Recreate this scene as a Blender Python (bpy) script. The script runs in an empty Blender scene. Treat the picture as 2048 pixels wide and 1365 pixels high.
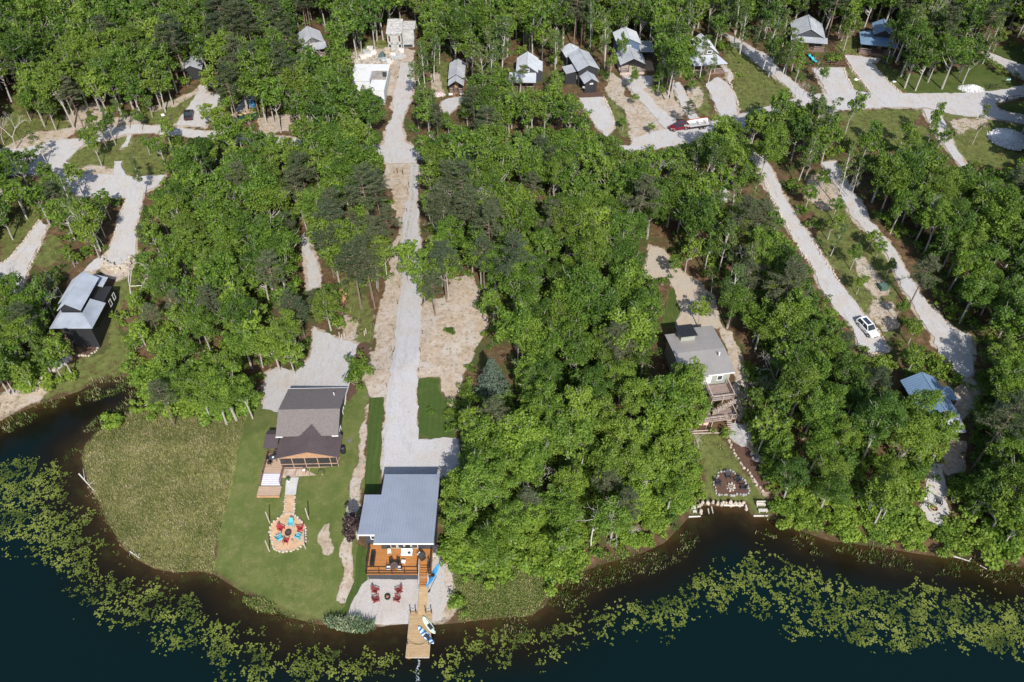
import bpy, bmesh, math, random
import numpy as np
from mathutils import Vector, Matrix
from mathutils.geometry import delaunay_2d_cdt
SC=bpy.context.scene
# ---------------- camera ----------------
cam_d=bpy.data.cameras.new("camera"); cam=bpy.data.objects.new("camera",cam_d); SC.collection.objects.link(cam)
cam.location=(0,0,105.0); cam.rotation_euler=(math.radians(45.0),0,0)
cam_d.sensor_width=36.0; cam_d.lens=36.0*1593.0/2048.0; cam_d.clip_start=1.0; cam_d.clip_end=6000
SC.camera=cam
# ---------------- sky, sun, exposure ----------------
SUN_EL=40.0; SUN_AZ=12.0      # azimuth of the sun east of straight behind the camera
wd=bpy.data.worlds.new("World"); SC.world=wd; wd.use_nodes=True
nt=wd.node_tree; nt.nodes.clear()
sky=nt.nodes.new("ShaderNodeTexSky"); sky.sky_type='NISHITA'; sky.sun_disc=False
sky.sun_elevation=math.radians(SUN_EL); sky.sun_rotation=math.radians(180.0-SUN_AZ)
bg=nt.nodes.new("ShaderNodeBackground"); bg.inputs[1].default_value=0.13
wo=nt.nodes.new("ShaderNodeOutputWorld"); nt.links.new(sky.outputs[0],bg.inputs[0]); nt.links.new(bg.outputs[0],wo.inputs[0])
sun_d=bpy.data.lights.new("sun",'SUN'); sun_d.energy=4.2; sun_d.angle=math.radians(0.5); sun_d.color=(1.0,0.955,0.89)
sun=bpy.data.objects.new("sun",sun_d); SC.collection.objects.link(sun)
_a=math.radians(SUN_AZ); _e=math.radians(SUN_EL)
_d=Vector((math.sin(_a)*math.cos(_e),-math.cos(_a)*math.cos(_e),math.sin(_e)))
sun.rotation_euler=_d.to_track_quat('Z','Y').to_euler(); sun.location=(60,-80,160)
SC.view_settings.view_transform='Standard'; SC.view_settings.look='None'; SC.view_settings.exposure=0.38; SC.view_settings.gamma=1.0
F_PX=1593.0; CH=105.0; C45=math.cos(math.radians(45.0))
def ray(px,py):
    x=(px-1024.0)/F_PX; v=(py-682.5)/F_PX
    return np.array([x, C45-v*C45, -C45-v*C45])
def PZ(px,py,z):
    d=ray(px,py); t=(CH-z)/(-d[2]); return np.array([d[0]*t, d[1]*t, z])
def proj(p):
    x,y,z=p[0],p[1],p[2]-CH
    dep=y*C45-z*C45; up=y*C45+z*C45
    return 1024+F_PX*x/dep, 682.5-F_PX*up/dep
SHORE_PX=[(-420,1010),(-120,905),(0,843),(32,828),(79,809),(119,796),(158,783),(185,767),(211,759),(240,752),(262,756),(285,772),(300,785),(316,796),
(290,806),(264,822),(224,841),(193,867),(169,891),(163,917),(169,941),(179,978),(198,1004),(211,1036),(228,1065),(245,1095),(275,1120),(310,1138),(350,1145),(400,1143),(430,1150),
(470,1175),(520,1205),(580,1235),(640,1250),(700,1253),(740,1256),(790,1250),(830,1246),(870,1250),(920,1245),(990,1237),(1060,1232),(1092,1210),(1110,1175),(1150,1150),(1200,1130),(1280,1108),
(1330,1085),(1362,1052),(1376,1036),(1397,1034),(1402,1012),(1440,1013),(1494,1014),(1498,1024),(1506,1034),(1540,1036),(1600,1062),(1660,1082),(1740,1092),(1850,1110),(1950,1120),(2048,1135),(2300,1165),(2800,1230)]
SH=np.array([PZ(a,b,0)[:2] for a,b in SHORE_PX])
LANDPOLY=np.vstack([SH,[[900,60],[900,1500],[-900,1500],[-900,40]]])
def inpoly(X,Y,poly):
    poly=np.asarray(poly,float); X=np.asarray(X,float); Y=np.asarray(Y,float)
    c=np.zeros(X.shape,bool); n=len(poly)
    for i in range(n):
        x1,y1=poly[i]; x2,y2=poly[(i+1)%n]
        if y1==y2: continue
        m=((y1>Y)!=(y2>Y)); xi=(x2-x1)*(Y-y1)/(y2-y1)+x1
        c^=(m&(X<xi))
    return c
def segdist(X,Y,pts,closed=False):
    X=np.asarray(X,float); Y=np.asarray(Y,float); pts=np.asarray(pts,float)
    d=np.full(X.shape,1e9); n=len(pts)
    for i in range(n if closed else n-1):
        x1,y1=pts[i]; x2,y2=pts[(i+1)%n]; dx,dy=x2-x1,y2-y1; L=dx*dx+dy*dy+1e-9
        t=np.clip(((X-x1)*dx+(Y-y1)*dy)/L,0,1)
        d=np.minimum(d,(X-x1-t*dx)**2+(Y-y1-t*dy)**2)
    return np.sqrt(d)
def sdist(X,Y):
    d=segdist(X,Y,SH); return np.where(inpoly(X,Y,LANDPOLY),d,-d)
def hfun(d):
    dp=np.maximum(d,0)
    up=0.45*(1-np.exp(-dp/0.8))+21.0*(1-np.exp(-np.maximum(dp-2,0)/130.0))
    return np.where(d>=0,up,np.maximum(d*0.35,-2.5))
def H(x,y):
    return float(hfun(sdist(np.array([x]),np.array([y])))[0])
def P(px,py,h=0.0):
    d=ray(px,py); z=0.0
    for _ in range(14):
        t=(CH-z-h)/(-d[2]); x=d[0]*t; y=d[1]*t; z=H(x,y)
    return np.array([x,y,z+h])
# ---------------- helpers ----------------
def link(o,parent=None):
    SC.collection.objects.link(o)
    if parent is not None: o.parent=parent
    return o
def tag(o,label=None,cat=None,group=None,kind=None):
    if label: o['label']=label
    if cat: o['category']=cat
    if group: o['group']=group
    if kind: o['kind']=kind
    return o
def thing(name,label,cat,loc=(0,0,0),rot=0.0,group=None):
    o=bpy.data.objects.new(name,None); o.empty_display_size=0.5
    o.location=loc; o.rotation_euler=(0,0,math.radians(rot)); SC.collection.objects.link(o)
    return tag(o,label,cat,group)
def copy_tree(o,parent=None):
    c=o.copy(); SC.collection.objects.link(c); c.parent=parent
    for k in ('label','category','group'):
        if parent is None and k in c and k=='label': pass
    for ch in list(o.children): copy_tree(ch,c)
    return c
class MB:
    def __init__(s): s.v=[]; s.f=[]
    def add(s,vs,fs):
        n=len(s.v); s.v+= [tuple(map(float,a)) for a in vs]; s.f+=[tuple(i+n for i in f) for f in fs]; return s
    def box(s,x0,x1,y0,y1,z0,z1):
        return s.add([(x0,y0,z0),(x1,y0,z0),(x1,y1,z0),(x0,y1,z0),(x0,y0,z1),(x1,y0,z1),(x1,y1,z1),(x0,y1,z1)],
          [(0,3,2,1),(4,5,6,7),(0,1,5,4),(1,2,6,5),(2,3,7,6),(3,0,4,7)])
    def obox(s,c,sz,a=0.0,tilt=0.0):
        m=Matrix.Translation(c)@Matrix.Rotation(math.radians(a),4,'Z')@Matrix.Rotation(math.radians(tilt),4,'X')
        hx,hy,hz=[q/2 for q in sz]
        vs=[m@Vector((i*hx,j*hy,k*hz)) for k in(-1,1) for (i,j) in((-1,-1),(1,-1),(1,1),(-1,1))]
        return s.add(vs,[(0,3,2,1),(4,5,6,7),(0,1,5,4),(1,2,6,5),(2,3,7,6),(3,0,4,7)])
    def bar(s,p,q,w,h=None):
        h=h or w; p=Vector(p); q=Vector(q); d=(q-p)
        if d.length<1e-6: return s
        d.normalize(); u=d.cross(Vector((0,0,1)))
        if u.length<1e-3: u=Vector((1,0,0))
        u.normalize(); t=u.cross(d)
        o=[(-1,-1),(1,-1),(1,1),(-1,1)]
        vs=[p+u*(a*w/2)+t*(b*h/2) for a,b in o]+[q+u*(a*w/2)+t*(b*h/2) for a,b in o]
        return s.add(vs,[(0,3,2,1),(4,5,6,7),(0,1,5,4),(1,2,6,5),(2,3,7,6),(3,0,4,7)])
    def cyl(s,p,q,r0,r1=None,n=8,caps=True):
        r1=r0 if r1 is None else r1; p=Vector(p); q=Vector(q); d=(q-p).normalized(); u=d.orthogonal().normalized(); t=d.cross(u)
        vs=[]
        for c,r in((p,r0),(q,r1)):
            for i in range(n):
                a=2*math.pi*i/n; vs.append(c+u*(math.cos(a)*r)+t*(math.sin(a)*r))
        fs=[(i,(i+1)%n,n+(i+1)%n,n+i) for i in range(n)]
        if caps: fs+= [tuple(range(n-1,-1,-1)),tuple(range(n,2*n))]
        return s.add(vs,fs)
    def tube(s,pts,r,n=6):
        for a,b in zip(pts,pts[1:]): s.cyl(a,b,r if not isinstance(r,(list,tuple)) else r[0],n=n)
        return s
    def ring(s,c,r0,r1,z0,z1,n=20):
        vs=[]
        for r,z in((r0,z0),(r1,z0),(r1,z1),(r0,z1)):
            for i in range(n):
                a=2*math.pi*i/n; vs.append((c[0]+math.cos(a)*r,c[1]+math.sin(a)*r,z))
        fs=[]
        for k in range(4):
            for i in range(n):
                j=(i+1)%n; k2=(k+1)%4
                fs.append((k*n+i,k*n+j,k2*n+j,k2*n+i))
        return s.add(vs,fs)
    def prism(s,pts,z0,z1):
        n=len(pts); vs=[(x,y,z0) for x,y in pts]+[(x,y,z1) for x,y in pts]
        return s.add(vs,[tuple(range(n-1,-1,-1)),tuple(range(n,2*n))]+[(i,(i+1)%n,n+(i+1)%n,n+i) for i in range(n)])
    def prism3(s,pts,off):
        n=len(pts); off=Vector(off); vs=[Vector(p) for p in pts]; vs=vs+[v+off for v in vs]
        return s.add(vs,[tuple(range(n-1,-1,-1)),tuple(range(n,2*n))]+[(i,(i+1)%n,n+(i+1)%n,n+i) for i in range(n)])
    def roof(s,a,b,c,d,t=0.12,rib=0.45,rw=0.05,rh=0.05):
        """a,b along the eave, c,d along the ridge (c above b)."""
        a,b,c,d=[Vector(p) for p in(a,b,c,d)]
        nrm=(b-a).cross(d-a)
        if nrm.length<1e-6: nrm=(b-a).cross(c-a)
        nrm.normalize()
        if nrm.z<0: nrm=-nrm
        s.prism3([a,b,c,d],-nrm*t)
        if rib:
            n=max(2,int((b-a).length/rib))
            for i in range(n+1):
                f=i/n; p=a.lerp(b,f); q=d.lerp(c,f)
                if (q-p).length<0.25: continue
                e=(b-a).normalized()*rw/2
                if i==0: p=p+e; q=q+e
                if i==n: p=p-e; q=q-e
                s.add([p-e,p+e,q+e,q-e,p-e+nrm*rh,p+e+nrm*rh,q+e+nrm*rh,q-e+nrm*rh],[(4,5,6,7),(0,1,5,4),(1,2,6,5),(2,3,7,6),(3,0,4,7)])
        return s
    def build(s,name,mat,parent=None,smooth=False,loc=None):
        me=bpy.data.meshes.new(name); me.from_pydata(s.v,[],s.f)
        bm=bmesh.new(); bm.from_mesh(me); bmesh.ops.recalc_face_normals(bm,faces=bm.faces); bm.to_mesh(me); bm.free()
        if smooth:
            for p in me.polygons: p.use_smooth=True
        if mat: me.materials.append(mat)
        o=bpy.data.objects.new(name,me); link(o,parent)
        if loc is not None: o.location=loc
        return o
def npmesh(name,V,Fq,mat,attrs=None,smooth=False,k=4):
    V=np.asarray(V,np.float32); Fq=np.asarray(Fq,np.int32)
    me=bpy.data.meshes.new(name); me.vertices.add(len(V)); me.vertices.foreach_set('co',V.ravel())
    n=len(Fq); me.loops.add(n*k); me.loops.foreach_set('vertex_index',Fq.ravel())
    me.polygons.add(n); me.polygons.foreach_set('loop_start',np.arange(0,n*k,k,dtype=np.int32))
    if smooth: me.polygons.foreach_set('use_smooth',np.ones(n,bool))
    else: me.polygons.foreach_set('use_smooth',np.zeros(n,bool))
    me.update(calc_edges=True)
    for an,arr in (attrs or {}).items():
        if arr.ndim==1: a=me.attributes.new(an,'FLOAT','POINT'); a.data.foreach_set('value',arr.astype(np.float32))
        else: a=me.attributes.new(an,'FLOAT_COLOR','POINT'); a.data.foreach_set('color',arr.astype(np.float32).ravel())
    if mat: me.materials.append(mat)
    return me
# ---------------- materials ----------------
MATS={}
class NT:
    def __init__(s,name):
        s.m=bpy.data.materials.new(name); s.m.use_nodes=True; s.t=s.m.node_tree; s.b=s.t.nodes['Principled BSDF']
    def n(s,typ,**kw):
        x=s.t.nodes.new(typ)
        for k,v in kw.items():
            if k.startswith('i_'): x.inputs[int(k[2:])].default_value=v
            else: setattr(x,k,v)
        return x
    def l(s,a,b): s.t.links.new(a,b)
    def noise(s,scale,detail=4,rough=0.6,vec=None,dist=0.0):
        x=s.n('ShaderNodeTexNoise'); x.inputs['Scale'].default_value=scale; x.inputs['Detail'].default_value=detail
        x.inputs['Roughness'].default_value=rough; x.inputs['Distortion'].default_value=dist
        if vec is not None: s.l(vec,x.inputs['Vector'])
        return x.outputs['Fac']
    def ramp(s,fac,stops):
        x=s.n('ShaderNodeValToRGB'); e=x.color_ramp.elements
        while len(e)<len(stops): e.new(0.5)
        for k,(p,c) in enumerate(stops):
            e[k].position=p; e[k].color=(c[0],c[1],c[2],1) if not isinstance(c,(int,float)) else (c,c,c,1)
        s.l(fac,x.inputs[0]); return x.outputs[0]
    def mix(s,f,a,b,mode='MIX'):
        x=s.n('ShaderNodeMix',data_type='RGBA',blend_type=mode)
        for i,v in((0,f),(6,a),(7,b)):
            if isinstance(v,(int,float)): x.inputs[i].default_value=v
            elif isinstance(v,tuple): x.inputs[i].default_value=(v[0],v[1],v[2],1)
            else: s.l(v,x.inputs[i])
        return x.outputs[2]
    def math(s,op,a,b=None,c=None,clamp=False):
        x=s.n('ShaderNodeMath',operation=op,use_clamp=clamp)
        for i,v in enumerate((a,b,c)):
            if v is None: continue
            if isinstance(v,(int,float)): x.inputs[i].default_value=v
            else: s.l(v,x.inputs[i])
        return x.outputs[0]
    def mapr(s,v,a,b,c=0.0,d=1.0):
        x=s.n('ShaderNodeMapRange'); x.clamp=True; s.l(v,x.inputs[0])
        for i,q in enumerate((a,b,c,d)): x.inputs[i+1].default_value=q
        return x.outputs[0]
    def attr(s,name): x=s.n('ShaderNodeAttribute',attribute_name=name); return x
    def pos(s): return s.n('ShaderNodeNewGeometry').outputs['Position']
    def obj(s): return s.n('ShaderNodeTexCoord').outputs['Object']
    def scalev(s,v,sc):
        x=s.n('ShaderNodeVectorMath',operation='MULTIPLY'); s.l(v,x.inputs[0]); x.inputs[1].default_value=sc; return x.outputs[0]
    def bump(s,h,strength=0.3,dist=0.05):
        x=s.n('ShaderNodeBump'); x.inputs['Strength'].default_value=strength; x.inputs['Distance'].default_value=dist
        s.l(h,x.inputs['Height']); s.l(x.outputs[0],s.b.inputs['Normal'])
    def out(s,col,rough=0.8,metal=0.0,spec=0.5):
        if isinstance(col,tuple): s.b.inputs['Base Color'].default_value=(*col,1)
        else: s.l(col,s.b.inputs['Base Color'])
        if isinstance(rough,(int,float)): s.b.inputs['Roughness'].default_value=rough
        else: s.l(rough,s.b.inputs['Roughness'])
        s.b.inputs['Metallic'].default_value=metal; s.b.inputs['Specular IOR Level'].default_value=spec
        return s.m
def M(name,col,rough=0.8,var=0.25,scale=2.0,metal=0.0,spec=0.4,stretch=None,bump=0.0):
    if name in MATS: return MATS[name]
    t=NT(name); v=t.pos()
    if stretch: v=t.scalev(v,stretch)
    f=t.noise(scale,5,0.65,v)
    lo=tuple(c*(1-var) for c in col); hi=tuple(min(1,c*(1+var)) for c in col)
    c=t.ramp(f,[(0.3,lo),(0.7,hi)])
    g=t.noise(scale*9,3,0.7,v); c=t.mix(t.mapr(g,0.35,0.65,0.0,var*0.6),c,tuple(q*0.55 for q in col))
    if bump: t.bump(g,bump,0.05)
    MATS[name]=t.out(c,rough,metal,spec); return MATS[name]
def planks(name,col,pitch,axis=1,rough=0.6,gap=0.35,grain=True):
    """boards laid side by side along an axis of the object, with dark joints"""
    t=NT(name); v=t.obj(); sep=t.n('ShaderNodeSeparateXYZ'); t.l(v,sep.inputs[0])
    q=t.math('DIVIDE',sep.outputs[axis],pitch); fr=t.math('FRACT',q); fl=t.math('FLOOR',q)
    wn=t.n('ShaderNodeTexWhiteNoise',noise_dimensions='1D'); t.l(fl,wn.inputs['W'])
    st=[3,3,3]; st[1-axis if axis<2 else 0]=0.6; f=t.noise(1.5,5,0.7,t.scalev(v,tuple(st)))
    base=t.ramp(f,[(0.25,tuple(c*0.72 for c in col)),(0.75,tuple(min(1,c*1.22) for c in col))])
    base=t.mix(t.mapr(wn.outputs[0],0,1,0,0.35),base,tuple(c*0.6 for c in col))
    j=t.math('LESS_THAN',fr,0.09); base=t.mix(t.math('MULTIPLY',j,gap*2),base,(col[0]*0.12,col[1]*0.12,col[2]*0.12))
    MATS[name]=t.out(base,rough,0,0.4); return MATS[name]
def metalroof(name,col,rough=0.35,metal=0.7,stain=0.25,seam=0):
    t=NT(name); v=t.pos(); f=t.noise(0.35,5,0.6,v); g=t.noise(5.0,4,0.7,v)
    c=t.ramp(f,[(0.3,tuple(q*(1-stain*0.6) for q in col)),(0.72,tuple(min(1,q*1.08) for q in col))])
    c=t.mix(t.mapr(g,0.5,0.8,0,stain*0.8),c,(0.25,0.22,0.2))
    if seam:
        sp=t.n('ShaderNodeSeparateXYZ'); t.l(t.obj(),sp.inputs[0]); q=t.math('FRACT',t.math('DIVIDE',sp.outputs[0],seam)); c=t.mix(t.mapr(q,0.6,0.75,0,0.14),c,tuple(x*0.7 for x in col))  # darker stripe along each rib: rib shading painted into the roof colour
    r=t.mapr(g,0.2,0.8,rough-0.08,rough+0.15); MATS[name]=t.out(c,r,metal,0.5); return MATS[name]
def HV(X,Y): return hfun(sdist(np.asarray(X,float),np.asarray(Y,float)))
def PV(pts,h=0.0):
    a=np.asarray(pts,float); x=(a[:,0]-1024)/F_PX; v=(a[:,1]-682.5)/F_PX
    dz=C45+v*C45; dy=C45-v*C45; z=np.zeros(len(a))
    for _ in range(12):
        t=(CH-z-h)/dz; X=x*t; Y=dy*t; z=HV(X,Y)
    return np.stack([X,Y,z+h],1)
# smooth value noise in numpy
_rg=np.random.RandomState(7); _NG=_rg.rand(256,256)
def vnoise(X,Y,s,off=0):
    x=np.asarray(X)*s+off*17.3+1000; y=np.asarray(Y)*s+off*31.7+1000
    xi=np.floor(x).astype(int); yi=np.floor(y).astype(int); fx=x-xi; fy=y-yi; fx=fx*fx*(3-2*fx); fy=fy*fy*(3-2*fy)
    g=lambda a,b:_NG[a%256,b%256]
    return (g(xi,yi)*(1-fx)+g(xi+1,yi)*fx)*(1-fy)+(g(xi,yi+1)*(1-fx)+g(xi+1,yi+1)*fx)*fy
# ---- regions seen in the photograph (pixel outlines, unprojected on the terrain). kind: G gravel, D bare soil, R rough grass, L lawn, S sand pad
REG=[
('R',[(0,205),(30,208),(62,235),(110,240),(130,228),(150,232),(140,262),(90,275),(60,292),(0,304)]),
('D',[(0,300),(20,288),(62,268),(112,260),(152,254),(150,270),(90,287),(30,300)]),
('G',[(-40,340),(-40,300),(45,298),(105,283),(168,278),(165,292),(140,318),(118,334),(95,352),(60,350),(0,348)]),
('G',[(97,338),(130,325),(172,350),(225,352),(240,335),(258,355),(332,352),(316,372),(290,385),(285,403),(280,427),(272,450),(272,472),(272,498),(266,519),(253,530),(235,534),(216,525),(214,509),(227,482),(237,440),(253,398),(225,395),(180,395),(140,385),(120,372),(100,352)]),
('G',[(206,512),(214,526),(185,548),(169,543),(190,522)]),
('D',[(200,532),(214,528),(236,536),(269,520),(275,535),(262,555),(237,560),(214,552),(200,545)]),
('G',[(-20,535),(16,522),(45,488),(79,443),(94,456),(82,488),(58,530),(42,577),(32,601),(-20,610)]),
('R',[(0,465),(30,430),(70,405),(82,438),(45,486),(16,520),(0,527)]),
('R',[(82,488),(100,460),(130,480),(120,520),(90,540),(60,532)]),
('R',[(276,535),(284,560),(262,592),(246,622),(243,652),(258,690),(262,716),(252,745),(240,752),(211,759),(185,767),(158,783),(119,796),(79,809),(32,828),(0,843),(-30,850),(-30,785),(20,780),(70,770),(110,742),(150,716),(205,705),(215,660),(226,600),(224,572),(245,556)]),
('D',[(0,838),(32,822),(79,803),(100,780),(70,765),(25,775),(0,790)]),
('G',[(127,709),(144,708),(137,725),(111,740),(105,733)]),
('D',[(130,232),(160,215),(190,203),(225,235),(270,232),(300,240),(268,252),(200,264),(150,262)]),
('R',[(262,238),(300,214),(340,203),(392,178),(405,184),(382,208),(353,247),(300,250)]),
('D',[(300,214),(345,202),(392,178),(398,184),(350,212),(305,224)]),
('G',[(393,190),(400,172),(416,172),(411,187),(448,190),(438,211),(422,232),(412,256),(352,250),(370,225)]),
('R',[(432,232),(450,192),(482,192),(472,222),(456,238),(432,240)]),
('G',[(462,236),(478,210),(503,184),(520,165),(518,196),(498,212),(475,233)]),
('G',[(192,269),(227,257),(277,249),(316,252),(406,263),(500,266),(600,280),(700,290),(773,292),(773,312),(700,308),(600,296),(500,284),(406,279),(343,270),(300,268),(264,268),(211,281),(170,292)]),
('G',[(253,272),(262,268),(257,295),(244,299)]),
('G',[(232,324),(243,324),(238,356),(226,356)]),
('R',[(118,338),(150,300),(215,284),(250,272),(330,275),(345,310),(330,352),(240,352),(175,350)]),
('D',[(140,345),(180,330),(225,338),(225,352),(172,352)]),
('G',[(802,127),(829,124),(828,169),(819,206),(808,232),(803,262),(811,285),(832,296),(832,328),(770,328),(765,303),(771,264),(787,230),(785,200),(792,174)]),
('D',[(700,110),(735,92),(775,92),(830,100),(830,124),(803,125),(792,174),(785,197),(774,190),(773,140),(745,128),(700,124)]),
('R',[(712,108),(720,82),(775,78),(778,98),(740,100)]),
('R',[(862,192),(860,130),(880,120),(900,124),(898,196),(880,200)]),
('D',[(864,185),(862,150),(880,140),(884,185)]),
('G',[(884,203),(900,196),(930,195),(925,205),(897,230),(880,225)]),
('D',[(512,235),(590,228),(592,262),(520,264)]),
('D',[(773,328),(838,328),(831,342),(820,352),(818,387),(805,440),(803,472),(795,440),(787,412),(780,380),(763,372)]),
('G',[(820,340),(826,326),(838,330),(834,380),(836,435),(842,500),(843,577),(843,604),(839,700),(834,800),(834,842),(837,880),(870,881),(912,878),(918,918),(918,952),(873,955),(764,953),(766,905),(772,800),(789,700),(797,604),(802,572),(801,500),(806,467),(805,440),(818,387)]),
('D',[(776,509),(787,478),(802,470),(801,520),(802,572),(797,604),(789,700),(772,796),(738,798),(724,762),(736,722),(740,690),(749,700),(752,630),(770,577),(780,540)]),
('D',[(844,604),(860,598),(889,598),(902,551),(945,551),(955,577),(971,617),(975,650),(955,700),(935,745),(915,790),(908,838),(880,778),(878,757),(836,757),(839,700)]),
('R',[(670,564),(718,540),(728,565),(737,604),(751,628),(748,700),(736,690),(715,688),(700,676),(681,670),(681,627),(690,600)]),
('D',[(681,627),(715,640),(712,676),(681,670)]),
('G',[(607,467),(623,498),(641,551),(639,577),(617,577),(612,525),(600,480)]),
('G',[(527,815),(533,745),(560,735),(595,745),(620,715),(628,655),(649,668),(716,688),(708,720),(702,764),(692,800),(690,812),(560,830)]),
('L',[(836,757),(878,757),(880,780),(908,832),(912,876),(868,881),(838,870)]),
('L',[(497,815),(545,812),(556,820),(690,812),(693,802),(714,781),(724,764),(738,798),(732,896),(729,920),(733,960),(717,1060),(717,1090),(734,1099),(731,1160),(715,1187),(687,1233),(640,1248),(580,1233),(520,1203),(470,1173),(428,1148),(430,1100),(443,1040),(455,1000),(475,900)]),
('D',[(726,811),(739,808),(732,896),(729,920),(722,985),(719,1010),(708,1060),(708,1090),(711,1124),(708,1164),(689,1210),(664,1213),(675,1170),(681,1147),(677,1112),(690,1050),(692,990),(705,950),(714,920),(721,881)]),
('D',[(642,1048),(662,1040),(666,1080),(668,1112),(645,1115),(638,1080)]),
('S',[(734,1160),(833,1158),(858,1150),(862,1124),(875,1116),(889,1126),(889,1171),(900,1189),(887,1223),(883,1243),(864,1246),(816,1250),(774,1250),(717,1248),(689,1238),(723,1170)]),
('D',[(889,1118),(908,1137),(913,1187),(905,1238),(885,1246),(885,1180)]),
('R',[(905,1130),(950,1120),(1050,1130),(1120,1135),(1100,1180),(1062,1232),(990,1238),(915,1244),(912,1187)]),
('R',[(873,1085),(905,1085),(900,1118),(872,1118)]),
('G',[(1158,195),(1206,194),(1219,219),(1229,243),(1228,254),(1214,276),(1198,258),(1172,227)]),
('R',[(1208,195),(1217,150),(1235,170),(1248,224),(1262,245),(1262,276),(1240,276),(1230,250)]),
('D',[(1209,182),(1219,142),(1243,163),(1251,195),(1272,196),(1307,227),(1330,262),(1264,276),(1256,240),(1248,219)]),
('G',[(1248,152),(1306,153),(1303,170),(1287,180),(1314,211),(1354,245),(1359,262),(1327,256),(1301,224),(1272,195),(1253,169)]),
('D',[(1288,180),(1340,180),(1367,227),(1366,238),(1346,240),(1314,211)]),
('G',[(1343,169),(1359,165),(1375,195),(1393,232),(1410,250),(1396,258),(1367,222)]),
('R',[(1364,169),(1400,158),(1414,182),(1425,215),(1420,240),(1395,230),(1380,200)]),
('D',[(1370,180),(1392,168),(1408,200),(1395,215)]),
('G',[(1412,169),(1435,156),(1457,169),(1472,195),(1474,230),(1445,240),(1420,187)]),
('G',[(1446,132),(1459,140),(1467,155),(1459,167),(1452,160),(1456,148),(1444,140)]),
('R',[(1446,105),(1472,92),(1500,116),(1536,148),(1568,169),(1592,196),(1560,205),(1500,225),(1476,215),(1470,190),(1459,168),(1466,150),(1455,134)]),
('G',[(1264,292),(1267,277),(1304,266),(1341,258),(1420,247),(1500,225),(1560,205),(1605,196),(1650,190),(1700,188),(1740,187),(1800,188),(1919,187),(2011,180),(2070,166),(2070,188),(1990,208),(1998,222),(2070,236),(2070,252),(1985,238),(1925,232),(1880,224),(1850,217),(1773,215),(1663,223),(1600,234),(1500,258),(1400,282),(1330,296),(1200,310),(1000,318),(834,318),(834,298),(1000,300),(1180,292)]),
('G',[(1448,66),(1488,87),(1536,113),(1562,142),(1610,185),(1640,190),(1600,205),(1568,169),(1536,146),(1499,116),(1468,92)]),
('G',[(1624,137),(1686,137),(1707,182),(1742,187),(1700,196),(1655,192),(1641,164)]),
('G',[(1689,111),(1758,118),(1744,129),(1773,161),(1806,190),(1742,188),(1707,142)]),
('R',[(1686,130),(1700,140),(1745,186),(1707,183)]),
('R',[(1660,95),(1700,70),(1722,75),(1728,112),(1690,110)]),
('R',[(1740,125),(1775,130),(1815,148),(1830,165),(1806,188),(1773,161),(1746,130)]),
('L',[(1800,150),(1850,146),(1905,138),(1965,130),(2010,150),(2046,172),(2030,178),(1960,183),(1915,187),(1820,188),(1800,175)]),
('G',[(1965,104),(1984,108),(2070,140),(2070,168),(2034,152),(1984,122)]),
('L',[(1975,98),(2060,85),(2060,136),(1990,108)]),
('L',[(2000,30),(2060,20),(2060,55),(2010,52)]),
('D',[(1998,50),(2060,54),(2060,60),(1998,57)]),
('R',[(1663,225),(1773,217),(1847,220),(1835,245),(1790,250),(1720,253),(1680,246)]),
('R',[(1640,262),(1690,246),(1760,252),(1835,245),(1870,262),(1850,290),(1780,300),(1700,290)]),
('R',[(1879,221),(1921,230),(1984,238),(2060,252),(2060,330),(1990,340),(1932,320),(1913,301),(1889,240)]),
('D',[(1897,243),(1971,235),(1974,253),(1930,262),(1913,272)]),
('G',[(1847,219),(1876,223),(1895,258),(1916,306),(1950,362),(1926,343),(1900,306),(1876,280),(1852,237)]),
('L',[(1992,209),(2060,203),(2060,233),(2032,230)]),
('G',[(1505,300),(1530,318),(1552,356),(1576,409),(1605,451),(1626,482),(1641,509),(1663,540),(1676,564),(1700,595),(1729,633),(1755,662),(1781,703),(1772,706),(1736,708),(1718,695),(1704,655),(1668,617),(1640,575),(1626,533),(1599,498),(1573,453),(1541,393),(1515,345),(1495,310)]),
('G',[(1640,325),(1670,322),(1705,382),(1726,409),(1738,440),(1760,464),(1781,488),(1800,519),(1816,551),(1839,583),(1866,620),(1905,657),(1945,678),(1944,700),(1948,745),(1938,757),(1912,745),(1874,700),(1863,670),(1831,625),(1816,593),(1800,572),(1789,540),(1768,504),(1747,480),(1707,440),(1684,395),(1655,350)]),
('R',[(1600,345),(1650,342),(1684,400),(1705,442),(1745,482),(1770,510),(1790,545),(1800,600),(1800,645),(1785,700),(1779,700),(1755,660),(1730,630),(1700,595),(1680,565),(1660,530),(1640,500),(1628,480),(1640,440),(1600,400)]),
('D',[(1620,350),(1650,345),(1672,385),(1680,410),(1650,420),(1612,395)]),
('D',[(1712,515),(1725,515),(1760,555),(1780,585),(1755,595),(1720,565)]),
('D',[(1745,600),(1790,610),(1795,650),(1770,665),(1745,635)]),
('G',[(1298,493),(1325,498),(1340,515),(1364,546),(1399,569),(1425,593),(1435,627),(1443,656),(1348,652),(1359,625),(1348,577),(1338,556),(1306,558),(1290,546)]),
('L',[(1348,577),(1359,620),(1348,652),(1322,654),(1332,610),(1338,580)]),
('D',[(1443,656),(1460,665),(1480,700),(1500,760),(1490,830),(1475,840),(1468,760),(1450,690),(1434,655)]),
('R',[(1384,867),(1440,866),(1457,882),(1473,904),(1494,943),(1513,967),(1530,985),(1560,1030),(1538,1036),(1506,1033),(1497,1022),(1494,1011),(1440,1010),(1402,1010),(1397,1032),(1376,1035),(1378,1010),(1387,990),(1404,950),(1396,925),(1386,904)]),
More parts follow.
